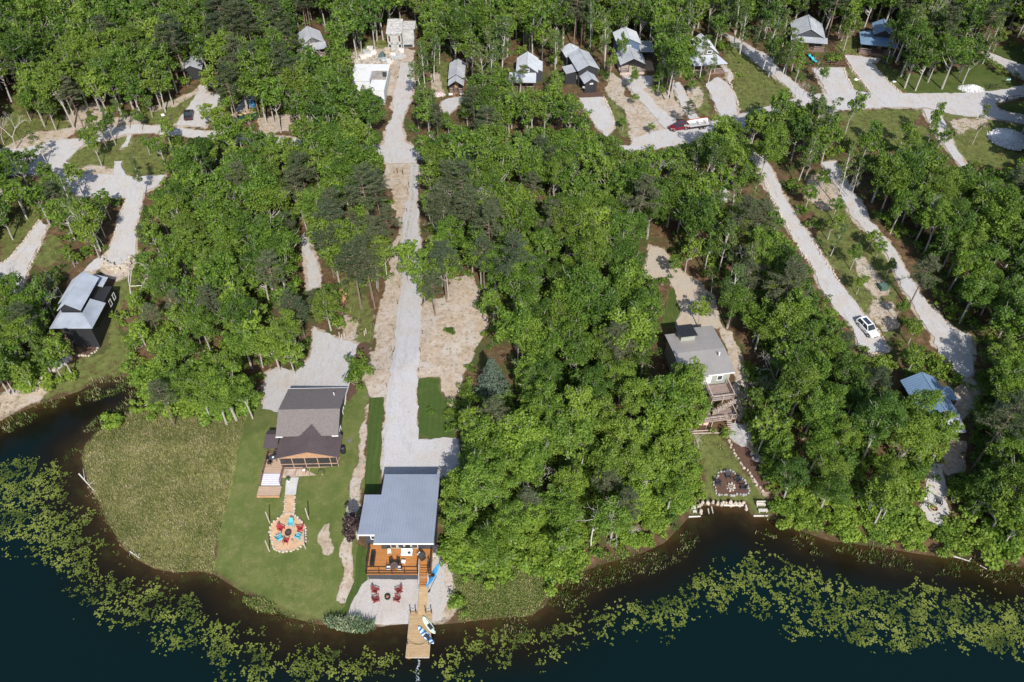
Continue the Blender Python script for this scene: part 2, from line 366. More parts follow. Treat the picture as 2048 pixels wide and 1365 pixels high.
('D',[(1907,778),(1928,754),(1945,762),(1978,770),(1975,786),(1954,812),(1940,835),(1925,850),(1912,833),(1901,805)]),
('D',[(1886,889),(1928,884),(1938,910),(1930,947),(1886,957)]),
('G',[(1867,928),(1886,928),(1886,997),(1899,1023),(1886,1042),(1867,1058),(1846,1055),(1830,1031),(1854,997),(1854,973)]),
('D',[(1130,455),(1143,458),(1140,490),(1130,488)]),('D',[(1175,575),(1195,585),(1190,610),(1172,600)]),
('G',[(1436,355),(1452,358),(1458,400),(1446,402)]),
('D',[(1458,850),(1502,850),(1506,890),(1525,930),(1545,985),(1530,987),(1497,937),(1473,900),(1457,877)]),
]
MEADOW=[(270,822),(300,812),(340,812),(420,822),(470,835),(497,818),(475,900),(455,1000),(443,1040),(430,1100),(428,1148),(400,1141),(350,1143),(310,1136),(277,1118),(247,1093),(230,1064),(213,1036),(200,1004),(181,978),(171,941),(166,917),(172,891),(196,867),(227,843)]
WREG=[(k,PV(p)[:,:2]) for k,p in REG]
MEADOW_W=PV(MEADOW)[:,:2]
def poly_dist_in(X,Y,poly):
    """signed distance, positive inside, limited to the bounding box"""
    out=np.full(X.shape,-9.0); x0,y0=poly.min(0)-4; x1,y1=poly.max(0)+4
    m=(X>x0)&(X<x1)&(Y>y0)&(Y<y1)
    if m.any():
        d=segdist(X[m],Y[m],poly,True); i=inpoly(X[m],Y[m],poly); out[m]=np.where(i,d,-d)
    return out
# ---- ground sheet ----
fx=np.arange(-176,176.01,0.6); fy=np.arange(30,262.01,0.6)
gx=np.concatenate([-np.array([900,640,460,340,270,225,200,186]),fx,np.array([186,200,225,270,340,460,640,900])])
gy=np.concatenate([fy,np.array([270,285,310,350,420,540,750,1100,1500])])
GX,GY=np.meshgrid(gx,gy); SD=sdist(GX,GY); GZ=hfun(SD)
far=np.maximum(0,np.hypot(GX,GY-150)-190); GZ=GZ+np.where(SD>0,(vnoise(GX,GY,0.008)-0.3)*np.minimum(far*0.12,22),0)
GZ=GZ+np.where(SD>1.0,(vnoise(GX,GY,0.35)-0.5)*0.05,0)
n1=(vnoise(GX,GY,0.5,1)-0.5)*1.6+(vnoise(GX,GY,1.6,2)-0.5)*0.7
wD=np.zeros(GX.shape); wG=np.zeros(GX.shape); wL=np.zeros(GX.shape)
for k,p in WREG:
    d=poly_dist_in(GX,GY,p)+n1*0.6; w=np.clip(d/0.9+0.5,0,1)
    if k=='D': wD=np.maximum(wD,w*0.95); wG*=1-w*0.8; wL*=1-w*0.8
    elif k=='R': wD=np.maximum(wD,w*0.48); wG=np.maximum(wG,w*0.62)
    elif k=='L': wG=np.maximum(wG,w); wL=np.maximum(wL,w); wD*=1-w
    elif k in 'GS':
        w2=np.clip((d+1.1)/1.2,0,1); wD=np.maximum(wD,w2*0.8)
dm=poly_dist_in(GX,GY,MEADOW_W)+n1*0.4; wM=np.clip(dm/0.8+0.5,0,1)
shore=np.clip(1-np.abs(SD-0.3)/0.8,0,1)
A=np.stack([wD,wG,wM,shore],-1).reshape(-1,4)
V=np.stack([GX,GY,GZ],-1).reshape(-1,3); ny,nx=GX.shape
I=np.arange(ny*nx).reshape(ny,nx); Fq=np.stack([I[:-1,:-1],I[:-1,1:],I[1:,1:],I[1:,:-1]],-1).reshape(-1,4)
def mat_ground():
    t=NT('forest_floor'); a=t.attr('cover').outputs['Color']; sep=t.n('ShaderNodeSeparateColor'); t.l(a,sep.inputs[0]); p=t.pos()
    n_big=t.noise(0.22,5,0.6,p); n_mid=t.noise(0.9,5,0.65,p); n_fin=t.noise(5.5,4,0.7,p)
    litter=t.ramp(n_mid,[(0.25,(0.055,0.034,0.019)),(0.5,(0.11,0.068,0.036)),(0.75,(0.2,0.13,0.075))])
    litter=t.mix(t.mapr(n_big,0.48,0.62,0,0.75),litter,t.ramp(n_fin,[(0.3,(0.028,0.05,0.012)),(0.7,(0.07,0.105,0.026))]))
    soil=t.ramp(n_mid,[(0.22,(0.26,0.19,0.13)),(0.5,(0.41,0.325,0.245)),(0.8,(0.53,0.455,0.37))])
    soil=t.mix(t.mapr(t.noise(0.35,6,0.7,p,0.6),0.45,0.62,0,0.7),soil,(0.46,0.42,0.38))
    soil=t.mix(t.mapr(n_fin,0.5,0.72,0,0.5),soil,(0.15,0.10,0.06))
    soil=t.mix(t.mapr(t.noise(1.7,5,0.7,p),0.54,0.66,0,0.7),soil,(0.085,0.095,0.03))
    grass=t.ramp(n_mid,[(0.25,(0.058,0.08,0.018)),(0.55,(0.11,0.135,0.034)),(0.8,(0.20,0.18,0.072))])
    grass=t.mix(t.mapr(n_fin,0.4,0.75,0,0.5),grass,(0.16,0.15,0.06))
    mw=t.noise(0.8,3,0.6,t.scalev(p,(3.0,0.3,1)))
    lawn=t.ramp(t.noise(0.3,5,0.6,p),[(0.3,(0.085,0.115,0.026)),(0.55,(0.120,0.150,0.038)),(0.75,(0.19,0.18,0.066))])
    lawn=t.mix(t.mapr(t.noise(0.16,6,0.7,p,0.8),0.47,0.62,0,0.6),lawn,(0.19,0.18,0.07)); lawn=t.mix(t.mapr(t.noise(0.7,6,0.8,p),0.52,0.66,0,0.6),lawn,(0.24,0.20,0.10)); lawn=t.mix(t.mapr(t.noise(0.35,4,0.7,p),0.5,0.35,0,0.5),lawn,(0.06,0.095,0.02)); lawn=t.mix(t.mapr(n_fin,0.35,0.7,0,0.6),lawn,(0.068,0.085,0.024)); lawn=t.mix(t.mapr(mw,0.45,0.6,0,0.4),lawn,(0.105,0.13,0.035))
    grass=t.mix(t.mapr(t.attr('mown').outputs['Fac'],0.3,0.7),grass,lawn)
    mead=t.ramp(n_fin,[(0.25,(0.11,0.125,0.036)),(0.5,(0.20,0.195,0.062)),(0.75,(0.33,0.27,0.14))])
    mead=t.mix(t.mapr(n_big,0.42,0.6,0,0.6),mead,(0.075,0.10,0.03)); mead=t.mix(t.mapr(t.noise(0.5,6,0.75,p,1.0),0.55,0.68,0,0.7),mead,(0.27,0.21,0.12))
    def edge(chan,off):   # noisy threshold of a cover weight
        nn=t.math('ADD',t.math('MULTIPLY',n_mid,0.55),t.math('MULTIPLY',n_fin,0.45))
        s=t.math('ADD',chan,t.math('MULTIPLY',t.math('SUBTRACT',nn,0.5),1.5))
        return t.mapr(s,0.42+off,0.58+off)
    c=t.mix(edge(sep.outputs[0],0.0),litter,soil)
    c=t.mix(edge(sep.outputs[1],0.03),c,grass)
    c=t.mix(edge(sep.outputs[2],0.0),c,mead)
    al=t.attr('cover').outputs['Alpha']
    c=t.mix(t.mapr(al,0.2,0.9,0,0.55),c,(0.055,0.035,0.02))
    t.bump(n_fin,0.5,0.08)
    return t.out(c,0.95,0,0.15)
gme=npmesh('ground',V,Fq,mat_ground(),{'cover':A,'mown':wL.ravel()},smooth=True)
tag(link(bpy.data.objects.new('ground',gme)),kind='structure')
# ---- water ----
wx=np.concatenate([[-1200,-700,-400,-260],np.arange(-200,200.1,1.25),[260,400,700,1200]])
wy=np.concatenate([[-1200,-600,-250,-80,-20,10],np.arange(24,118,1.25),[130,150]])
WX,WY=np.meshgrid(wx,wy); WS=-sdist(WX,WY)
I=np.arange(WX.size).reshape(WX.shape); Fw=np.stack([I[:-1,:-1],I[:-1,1:],I[1:,1:],I[1:,:-1]],-1).reshape(-1,4)
def mat_water():
    t=NT('lake_water'); d=t.attr('depth').outputs['Fac']; p=t.pos()
    n=t.noise(0.12,5,0.6,p); n2=t.noise(0.7,5,0.65,p)
    dd=t.math('ADD',d,t.math('MULTIPLY',t.math('SUBTRACT',n,0.5),5.0))
    dd=t.math('ADD',dd,t.math('MULTIPLY',t.math('SUBTRACT',n2,0.5),1.6))
    c=t.ramp(t.mapr(dd,0,12),[(0.0,(0.05,0.028,0.011)),(0.12,(0.022,0.015,0.006)),(0.38,(0.0085,0.0075,0.0045)),(0.72,(0.0028,0.009,0.009)),(1.0,(0.0020,0.0100,0.0108))])
    w=t.noise(0.45,4,0.7,p)   # water weed beds in the shallows
    weed=t.math('MULTIPLY',t.mapr(w,0.5,0.62),t.mapr(dd,0.3,3.4,0.75,0.0)); c=t.mix(weed,c,(0.034,0.036,0.009))
    nw=t.noise(1.8,3,0.6,p); t.bump(nw,0.06,0.02)
    t.b.inputs['IOR'].default_value=1.33
    return t.out(c,0.12,0,0.3)
wme=npmesh('water',np.stack([WX,WY,np.zeros(WX.shape)],-1).reshape(-1,3),Fw,mat_water(),{'depth':WS.ravel()},smooth=True)
tag(link(bpy.data.objects.new('lake_water',wme)),kind='structure')
# ---- draped sheets ----
def resample(poly,step=0.8,wob=0.0,seed=0):
    out=[]; n=len(poly)
    for i in range(n):
        a=np.array(poly[i]); b=np.array(poly[(i+1)%n]); L=np.hypot(*(b-a)); k=max(1,int(L/step))
        for j in range(k): out.append(a+(b-a)*j/k)
    out=np.array(out)
    if wob:
        out=out+np.stack([(vnoise(out[:,0],out[:,1],0.9,seed)-0.5)+0.5*(vnoise(out[:,0],out[:,1],2.3,seed+3)-0.5),(vnoise(out[:,0],out[:,1],0.9,seed+5)-0.5)+0.5*(vnoise(out[:,0],out[:,1],2.3,seed+8)-0.5)],1)*1.6*wob
    return out
def sheet(name,poly,off,mat,wob=0.0,res=1.2,kind='structure',step=0.8,zf=None):
    poly=np.asarray(poly,float); B=resample(poly,step,wob)
    x0,y0=B.min(0); x1,y1=B.max(0)
    X,Y=np.meshgrid(np.arange(x0+res/2,x1,res),np.arange(y0+res/2,y1,res)); X=X.ravel(); Y=Y.ravel()
    if len(X):
        ins=inpoly(X,Y,B)&(segdist(X,Y,B,True)>res*0.35); X=X[ins]; Y=Y[ins]
    pts=[Vector(p) for p in B]+[Vector((a,b)) for a,b in zip(X,Y)]
    nb=len(B); r=delaunay_2d_cdt(pts,[(i,(i+1)%nb) for i in range(nb)],[list(range(nb))],1,1e-4)
    v=np.array([(q.x,q.y) for q in r[0]]); z=(HV(v[:,0],v[:,1]) if zf is None else zf(v[:,0],v[:,1]))+off
    me=bpy.data.meshes.new(name); me.from_pydata([(a,b,c) for (a,b),c in zip(v,z)],[],[tuple(f) for f in r[2]])
    me.materials.append(mat)
    for p in me.polygons: p.use_smooth=True
    bm=bmesh.new(); bm.from_mesh(me); bmesh.ops.recalc_face_normals(bm,faces=bm.faces)
    if bm.faces and sum(f.normal.z for f in bm.faces)<0: bmesh.ops.reverse_faces(bm,faces=bm.faces)
    bm.to_mesh(me); bm.free()
    o=link(bpy.data.objects.new(name,me))
    if kind: o['kind']=kind
    return o
def mat_gravel(name,lo,hi,tan):
    t=NT(name); p=t.pos(); a=t.noise(0.3,5,0.6,p); b=t.noise(7,4,0.75,p); c0=t.noise(1.3,4,0.6,p)
    c=t.ramp(b,[(0.2,lo),(0.8,hi)]); c=t.mix(t.mapr(a,0.46,0.64,0,0.65),c,tan); c=t.mix(t.mapr(t.noise(0.9,6,0.75,t.scalev(p,(1.6,0.45,1))),0.52,0.68,0,0.45),c,tuple(q*0.62 for q in tan))
    c=t.mix(t.mapr(c0,0.62,0.75,0,0.4),c,tuple(q*0.6 for q in tan))
    v=t.n('ShaderNodeTexVoronoi'); v.inputs['Scale'].default_value=9; t.l(p,v.inputs['Vector'])
    c=t.mix(t.mapr(v.outputs['Distance'],0.3,0.7,0,0.3),c,tuple(q*0.45 for q in lo))
    t.bump(b,0.6,0.05); return t.out(c,0.95,0,0.2)
GRAV=mat_gravel('grey_gravel',(0.36,0.35,0.345),(0.64,0.62,0.61),(0.50,0.43,0.37))
GRAVC=mat_gravel('centre_road_gravel',(0.34,0.33,0.33),(0.62,0.605,0.60),(0.47,0.42,0.38))
_b=GRAVC.node_tree; _t=NT.__new__(NT); _t.m=GRAVC; _t.t=_b; _t.b=_b.nodes['Principled BSDF']
_l=_t.b.inputs['Base Color'].links[0].from_socket; _p=_t.pos(); _s=_t.n('ShaderNodeSeparateXYZ'); _t.l(_p,_s.inputs[0])
_x=_t.math('ADD',_s.outputs[0],_t.math('ADD',21.05,_t.math('MULTIPLY',_t.math('SUBTRACT',_t.noise(0.08,2,0.5,_p),0.5),1.2)))
_ax=_t.math('ABSOLUTE',_x); _n=_t.noise(1.6,5,0.7,_p)
_c=_t.mix(_t.math('MULTIPLY',_t.mapr(_ax,0.45,0.15),_t.mapr(_n,0.42,0.6,0,0.7)),_l,(0.22,0.20,0.12))
_c=_t.mix(_t.math('MULTIPLY',_t.math('MULTIPLY',_t.mapr(_ax,0.45,0.7),_t.mapr(_ax,1.25,0.95)),_t.mapr(_n,0.3,0.6,0.1,0.5)),_c,(0.36,0.33,0.31)); _t.l(_c,_t.b.inputs['Base Color'])
GRAV2=mat_gravel('tan_gravel',(0.34,0.29,0.23),(0.56,0.49,0.41),(0.46,0.37,0.27))
SAND=mat_gravel('pale_sand',(0.36,0.33,0.31),(0.54,0.51,0.48),(0.44,0.38,0.33))
def mat_lawn():
    t=NT('mown_grass'); p=t.pos(); a=t.noise(0.35,5,0.6,p); b=t.noise(6,4,0.7,p); d=t.noise(0.9,3,0.6,t.scalev(p,(3.0,0.35,1)))
    c=t.ramp(a,[(0.3,(0.050,0.074,0.016)),(0.55,(0.08,0.105,0.026)),(0.75,(0.14,0.135,0.05))])
    c=t.mix(t.mapr(b,0.3,0.75,0,0.55),c,(0.035,0.055,0.012)); c=t.mix(t.mapr(d,0.45,0.65,0,0.4),c,(0.095,0.13,0.03))
    s=t.noise(1.6,4,0.7,p); c=t.mix(t.mapr(s,0.64,0.74,0,0.5),c,(0.24,0.19,0.11))
    t.bump(b,0.5,0.06); return t.out(c,0.95,0,0.15)
LAWN=mat_lawn()
for i,(k,p) in enumerate(WREG):
    if REG[i][1][0]==(497,815) or k not in 'GSL': continue
    area=0.5*abs(np.dot(p[:,0],np.roll(p[:,1],1))-np.dot(p[:,1],np.roll(p[:,0],1)))
    cx_,cy_=p.mean(0)
    name={'S':'sand_pad','L':'lawn'}.get(k) or ('path' if area<30 else ('driveway' if area<700 else 'gravel_road'))
    m=LAWN if k=='L' else (SAND if k=='S' else (GRAV2 if 20<cx_<45 and cy_<125 else (GRAVC if REG[i][1][0]==(820,340) else GRAV)))
    sheet(name,p,{'G':0.10,'S':0.10,'L':0.05}[k]+0.004*(i%7),m,wob={'G':0.42,'S':0.25,'L':0.3}[k],res=1.6 if cy_>135 else 1.1,step=1.0 if cy_>135 else 0.6)
# dark sod strips beside the centre road
def mat_sod():
    t=NT('new_sod'); p=t.pos(); b=t.noise(6,4,0.7,p); a=t.noise(0.6,3,0.6,p)
    c=t.ramp(b,[(0.3,(0.034,0.062,0.013)),(0.7,(0.072,0.108,0.025))]); c=t.mix(t.mapr(a,0.5,0.7,0,0.3),c,(0.10,0.125,0.035)); sx=t.n('ShaderNodeSeparateXYZ'); t.l(p,sx.inputs[0]); c=t.mix(t.mapr(t.math('SINE',t.math('MULTIPLY',t.math('ADD',sx.outputs[0],t.math('MULTIPLY',a,0.8)),7.0)),-0.4,0.6,0,0.25),c,(0.035,0.055,0.013)); t.bump(b,0.4,0.05); return t.out(c,0.95,0,0.15)
SOD=mat_sod()
for pl in ([(739,797),(768,796),(764,860),(761,920),(757,985),(729,990),(732,930),(736,870)],
           [(717,1090),(734,1099),(733,1160),(716,1188),(688,1232),(675,1232),(689,1213),(708,1164),(713,1118)],
           [(836,759),(876,759),(878,782),(905,834),(908,874),(868,879),(839,868)]):
    sheet('sod_strip',PV(pl)[:,:2],0.085,SOD,wob=0.16)
# ---------------- materials for buildings ----------------
R_BLUE=metalroof('blue_grey_metal',(0.31,0.345,0.41),0.5,0.1,0.15,seam=0.41)
R_SILV=metalroof('galvanised_metal',(0.55,0.575,0.61),0.4,0.15)
R_SILV2=metalroof('dull_galvanised_metal',(0.44,0.46,0.49),0.45,0.12,0.4)
R_STEEL=metalroof('steel_blue_metal',(0.42,0.46,0.52),0.4,0.15,0.4)
R_SKY=metalroof('sky_blue_metal',(0.20,0.30,0.42),0.35,0.2)
R_BROWN=metalroof('brown_metal',(0.125,0.095,0.095),0.45,0.2)
R_TAN=metalroof('taupe_metal',(0.37,0.345,0.325),0.5,0.2,0.15)
R_BLACK=metalroof('black_metal',(0.035,0.037,0.042),0.4,0.2)
W_BLACK=planks('black_board_siding',(0.030,0.031,0.035),0.3,0)
W_CHAR=planks('charcoal_siding',(0.055,0.06,0.07),0.3,0)
W_BLUE=planks('blue_siding',(0.10,0.15,0.23),0.25,2)
W_OLIVE=planks('olive_siding',(0.15,0.145,0.115),0.25,2)
W_SAGE=planks('sage_siding',(0.36,0.38,0.33),0.2,2)
W_GREEN=planks('dark_green_siding',(0.035,0.055,0.05),0.25,2)
W_WHITE=M('white_paint',(0.78,0.78,0.77),0.55,0.06)
W_CONC=M('concrete_block',(0.42,0.42,0.41),0.95,0.25,1.2)
DECK_O=planks('stained_cedar_deck',(0.50,0.215,0.065),0.14,1)
DECK_T=planks('tan_timber_deck',(0.50,0.345,0.185),0.14,1)
DECK_P=planks('pale_timber',(0.52,0.37,0.26),0.14,1)
DECK_B=planks('brown_weathered_deck',(0.20,0.13,0.105),0.14,1)
DECK_G=planks('grey_brown_deck',(0.31,0.235,0.205),0.14,1)
POST_T=M('weathered_timber',(0.46,0.38,0.33),0.85,0.25,3)
WOOD=M('bare_timber',(0.42,0.24,0.13),0.8,0.25,3)
DARKM=M('black_steel',(0.025,0.024,0.026),0.45,0.2,3)
STONE=M('field_stone',(0.50,0.43,0.35),0.9,0.35,1.6)
STONE_G=M('grey_stone',(0.36,0.35,0.34),0.9,0.35,1.6)
FLAG=M('tan_flagstone',(0.50,0.33,0.20),0.9,0.22,0.8)
CONC=M('concrete',(0.46,0.45,0.43),0.9,0.15,0.8)
MULCH=M('brown_mulch',(0.10,0.055,0.038),0.95,0.4,4)
def mat_glass():
    t=NT('window_glass'); t.out((0.03,0.045,0.055),0.06,0,0.9); return t.m
GLASS=mat_glass()
RED=M('red_plastic',(0.42,0.035,0.045),0.5,0.12); DRED=M('dark_red_plastic',(0.24,0.045,0.04),0.55,0.15)
AQUA=M('aqua_plastic',(0.12,0.50,0.60),0.5,0.1); CHARC=M('charcoal_plastic',(0.04,0.045,0.055),0.5,0.2)
CLOTHW=M('white_fabric',(0.75,0.75,0.74),0.8,0.08); TANF=M('tan_wicker',(0.42,0.33,0.25),0.8,0.2)
PINKF=M('faded_pink_cloth',(0.62,0.38,0.34),0.85,0.1); TEALF=M('turquoise_plastic',(0.05,0.42,0.50),0.5,0.1)
# ---------------- building parts ----------------
def window(root,face,u,z,w,h,at,frame=None):
    """face s/n/e/w: u runs along the wall, at = wall plane"""
    f=MB(); g=MB(); t=0.06; d=0.05
    def bx(mb,u0,u1,z0,z1,p,q):
        if face=='s': mb.box(u0,u1,at-q,at-p,z0,z1)
        elif face=='n': mb.box(u0,u1,at+p,at+q,z0,z1)
        elif face=='e': mb.box(at+p,at+q,u0,u1,z0,z1)
        else: mb.box(at-q,at-p,u0,u1,z0,z1)
    t=0.11
    bx(f,u-w/2,u+w/2,z,z+t,-0.02,d); bx(f,u-w/2,u+w/2,z+h-t,z+h,-0.02,d)
    bx(f,u-w/2,u-w/2+t,z+t,z+h-t,-0.02,d); bx(f,u+w/2-t,u+w/2,z+t,z+h-t,-0.02,d)
    if w>1.3: bx(f,u-t/2,u+t/2,z+t,z+h-t,-0.02,d)
    bx(g,u-w/2+t,u+w/2-t,z+t,z+h-t,-0.03,0.015)
    fo=f.build('window',frame or W_WHITE,root); g.build('pane',GLASS,fo); return fo
def door(root,face,u,z,w,h,at,mat=None):
    m=MB(); k=MB()
    if face=='s': m.box(u-w/2,u+w/2,at-0.05,at+0.02,z,z+h); k.box(u+w/2-0.15,u+w/2-0.08,at-0.1,at-0.05,z+0.95,z+1.05)
    elif face=='e': m.box(at-0.02,at+0.05,u-w/2,u+w/2,z,z+h); k.box(at+0.05,at+0.1,u+w/2-0.15,u+w/2-0.08,z+0.95,z+1.05)
    else: m.box(at-0.05,at+0.02,u-w/2,u+w/2,z,z+h); k.box(at-0.1,at-0.05,u+w/2-0.15,u+w/2-0.08,z+0.95,z+1.05)
    o=m.build('door',mat or W_WHITE,root); k.build('handle',DARKM,o); return o
def gable_body(mb,x0,x1,y0,y1,z0,ze,zr,axis='y',xr=None):
    """walls with gable ends; ridge along axis"""
    if axis=='y':
        xr=(x0+x1)/2 if xr is None else xr
        s=[(x0,y0,z0),(x1,y0,z0),(x1,y0,ze),(xr,y0,zr),(x0,y0,ze)]; mb.prism3(s,(0,y1-y0,0))
    else:
        yr=(y0+y1)/2 if xr is None else xr
        s=[(x0,y0,z0),(x0,y0,ze),(x0,yr,zr),(x0,y1,ze),(x0,y1,z0)]; mb.prism3(s,(x1-x0,0,0))
def gable_roof(mb,x0,x1,y0,y1,ze,zr,axis='y',oh=0.35,r=None,rib=0.45,t=0.1):
    """roof over the same box, overhang oh, pitched so that it sits on the walls"""
    if axis=='y':
        xr=(x0+x1)/2 if r is None else r
        sl=(zr-ze)/max(0.1,(xr-x0)); sr=(zr-ze)/max(0.1,(x1-xr)); y0-=oh; y1+=oh
        mb.roof((x0-oh,y0,ze-sl*oh+t),(x0-oh,y1,ze-sl*oh+t),(xr,y1,zr+t),(xr,y0,zr+t),t,rib)
        mb.roof((x1+oh,y0,ze-sr*oh+t),(x1+oh,y1,ze-sr*oh+t),(xr,y1,zr+t),(xr,y0,zr+t),t,rib)
        mb.box(xr-0.09,xr+0.09,y0,y1,zr+t-0.03,zr+t+0.07)
    else:
        yr=(y0+y1)/2 if r is None else r
        sl=(zr-ze)/max(0.1,(yr-y0)); sr=(zr-ze)/max(0.1,(y1-yr)); x0-=oh; x1+=oh
        mb.roof((x0,y0-oh,ze-sl*oh+t),(x1,y0-oh,ze-sl*oh+t),(x1,yr,zr+t),(x0,yr,zr+t),t,rib)
        mb.roof((x0,y1+oh,ze-sr*oh+t),(x1,y1+oh,ze-sr*oh+t),(x1,yr,zr+t),(x0,yr,zr+t),t,rib)
        mb.box(x0,x1,yr-0.09,yr+0.09,zr+t-0.03,zr+t+0.07)
def railing(mb,pts,h=0.95,step=1.7,w=0.09,mid=True,bal=0):
    for a,b in zip(pts,pts[1:]):
        a=Vector(a); b=Vector(b); L=(b-a).length; n=max(1,round(L/step))
        for i in range(n+1):
            p=a.lerp(b,i/n); mb.bar(p,p+Vector((0,0,h)),w)
        mb.bar(a+Vector((0,0,h+0.03)),b+Vector((0,0,h+0.03)),w*1.5,0.05)
        if mid: mb.bar(a+Vector((0,0,h*0.5)),b+Vector((0,0,h*0.5)),0.05); mb.bar(a+Vector((0,0,0.12)),b+Vector((0,0,0.12)),0.05)
        if bal:
            n=int(L/bal)
            for i in range(1,n): p=a.lerp(b,i/n); mb.bar(p+Vector((0,0,0.12)),p+Vector((0,0,h)),0.035)
def steps(mb,x0,x1,ya,za,yb,zb,n):
    """treads from (ya,za) to (yb,zb) across x0..x1"""
    for i in range(n):
        f=(i+0.5)/n; y=ya+(yb-ya)*f; z=za+(zb-za)*f; d=abs(yb-ya)/n*0.5
        mb.box(x0,x1,y-d+0.015,y+d-0.015,z-0.06,z)
def stringers(mb,x0,x1,ya,za,yb,zb):
    for x in (x0,x1): mb.bar((x,ya,za-0.16),(x,yb,zb-0.16),0.06,0.24)
# =================== lakeside deck house (blue-grey metal roof) ===================
b=thing('lake_house','modern charcoal lake house with a large blue-grey standing seam roof beside the dock','house',(-14.8,60,1.2))
o=lambda x,y,z=0:(x+14.8,y-60,z-1.2)
def L0(x0,x1,y0,y1,z0,z1,mb): mb.box(x0+14.8,x1+14.8,y0-60,y1-60,z0-1.2,z1-1.2)
w=MB(); w.prism3([o(-18.7,59.8,0),o(-18.7,59.8,7.9),o(-18.7,69.5,6.75),o(-18.7,69.5,1)],(7.7,0,0)); 
w.prism3([o(-21.0,60.6,0),o(-21.0,60.6,7.75),o(-21.0,65.7,7.15),o(-21.0,65.7,1)],(2.3,0,0)); w.build('wall',W_CHAR,b)
r=MB(); r.roof(o(-18.98,57.5,8.35),o(-10.72,57.5,8.35),o(-10.72,69.95,6.95),o(-18.98,69.95,6.95),0.16,0.41,0.05,0.05)
r.roof(o(-21.35,58.95,8.19),o(-18.98,58.95,8.19),o(-18.98,66.05,7.38),o(-21.35,66.05,7.38),0.16,0.41,0.05,0.05); r.build('roof',R_BLUE,b)
r=MB(); L0(-18.98,-10.72,57.42,57.5,8.12,8.36,r); L0(-21.35,-18.98,58.87,58.95,7.96,8.2,r); L0(-21.43,-21.35,58.87,66.05,7.2,7.3,r); r.build('gutter',W_WHITE,b)
for u in (-16.9,-15.9,-14.9,-13.9): window(b,'s',u+14.8,3.15-1.2,0.94,2.1,-0.2,frame=M('pale_sash',(0.55,0.53,0.42),0.6))
window(b,'s',-19.85+14.8,4.2-1.2,0.7,1.0,0.6)
sk=MB(); L0(-20.3,-13.25,56.0,56.1,0.2,2.86,sk); L0(-20.3,-20.2,56.1,60.6,0.4,2.86,sk); L0(-11.65,-11.45,56.0,60.0,0.4,2.86,sk); L0(-20.2,-18.7,60.6,60.7,0.4,2.86,sk)
L0(-11.95,-11.66,56.0,56.1,0.2,2.86,sk); sk.build('skirting',W_CHAR,b)
# stained deck
d=thing('lake_deck','orange stained timber deck with dark railing in front of the lake house','deck',(-16,57,2.9))
q=lambda x,y,z:(x+16,y-57,z-2.9)
f=MB(); f.prism([(p[0]+16,p[1]-57) for p in [(-20.45,55.75),(-13.15,55.75),(-13.15,57.6),(-11.75,57.6),(-11.75,55.75),(-11.35,55.75),(-11.35,59.78),(-18.72,59.78),(-18.72,60.58),(-20.45,60.58)]],-0.04,0.1); f.build('floor',DECK_O,d)
f=MB(); railing(f,[q(-20.38,59.9,3),q(-20.38,55.85,3),q(-13.2,55.85,3)],0.95,1.75,0.1); railing(f,[q(-13.2,55.85,3),q(-13.2,57.6,3)],0.95,1.8,0.1); f.build('railing',M('dark_brown_stain',(0.05,0.03,0.022),0.6),d); f=MB(); railing(f,[q(-11.7,57.6,3),q(-11.7,55.85,3),q(-11.42,55.85,3),q(-11.42,59.6,3)],0.95,1.8,0.1); f.build('railing',M('dark_brown_stain',(0.05,0.03,0.022),0.6),d)
f=MB(); steps(f,-13.08+16,-11.82+16,57.6-57,3.0-2.9,54.8-57,1.3-2.9,10); f.build('step',DECK_O,d)
f=MB(); stringers(f,-13.1+16,-11.8+16,57.5-57,2.85-2.9,54.8-57,1.2-2.9); f.bar(q(-13.12,57.6,3.9),q(-13.12,54.7,2.1),0.07); f.bar(q(-11.8,57.6,3.9),q(-11.8,54.7,2.1),0.07)
for x in(-13.12,-11.8): f.bar(q(x,54.7,0.9),q(x,54.7,2.15),0.1); f.bar(q(x,56.2,1.6),q(x,56.2,3.0),0.08)
f.build('stair_railing',M('grey_metal_rail',(0.3,0.31,0.33),0.4,metal=0.6),d)
# dock
d=thing('dock','long pale timber dock with a narrow boardwalk running out over the lily pads','dock',(-12.5,50,0.6))
q=lambda x,y,z:(x+12.5,y-50,z-0.6)
f=MB(); f.add([q(-13.05,54.85,1.22),q(-11.85,54.85,1.22),q(-11.85,50.95,0.66),q(-13.05,50.95,0.66),q(-13.05,54.85,1.10),q(-11.85,54.85,1.10),q(-11.85,50.95,0.54),q(-13.05,50.95,0.54)],[(0,1,2,3),(7,6,5,4),(0,4,5,1),(1,5,6,2),(2,6,7,3),(3,7,4,0)]); f.build('boardwalk',DECK_T,d)
f=MB(); f.box(-1.6,1.48,-4.9,0.94,-0.12,0.0); f.build('platform',DECK_T,d)
f=MB(); 
for s in((-1.64,-1.6,-4.9,0.9),(1.48,1.52,-4.9,0.9)): f.box(s[0],s[1],s[2],s[3],-0.3,0.01)
f.box(-1.6,1.48,-4.95,-4.9,-0.3,0.01); f.box(-1.55,1.45,-4.6,-2.6,-0.55,-0.2); f.box(-1.55,1.45,-1.6,0.3,-0.55,-0.2); f.build('float_frame',POST_T,d)
for x in(-1.5,-0.75,0.6,1.4): MB().bar((x,1.25,-0.6),(x,1.25,0.95),0.11).box(x-0.09,x+0.09,1.16,1.34,0.94,1.02).build('post',DARKM,d)
for x in(-1.5,1.38): MB().bar((x,-3.2,-0.6),(x,-3.2,0.75),0.11).build('post',DARKM,d)
def rope(p0,p1,sag,name,par,r=0.025):
    pts=[]; 
    for i in range(13):
        t=i/12; a=Vector(p0).lerp(Vector(p1),t); a.z-=sag*4*t*(1-t); pts.append(a)
    MB().tube(pts,r,5).build(name,DARKM,par)
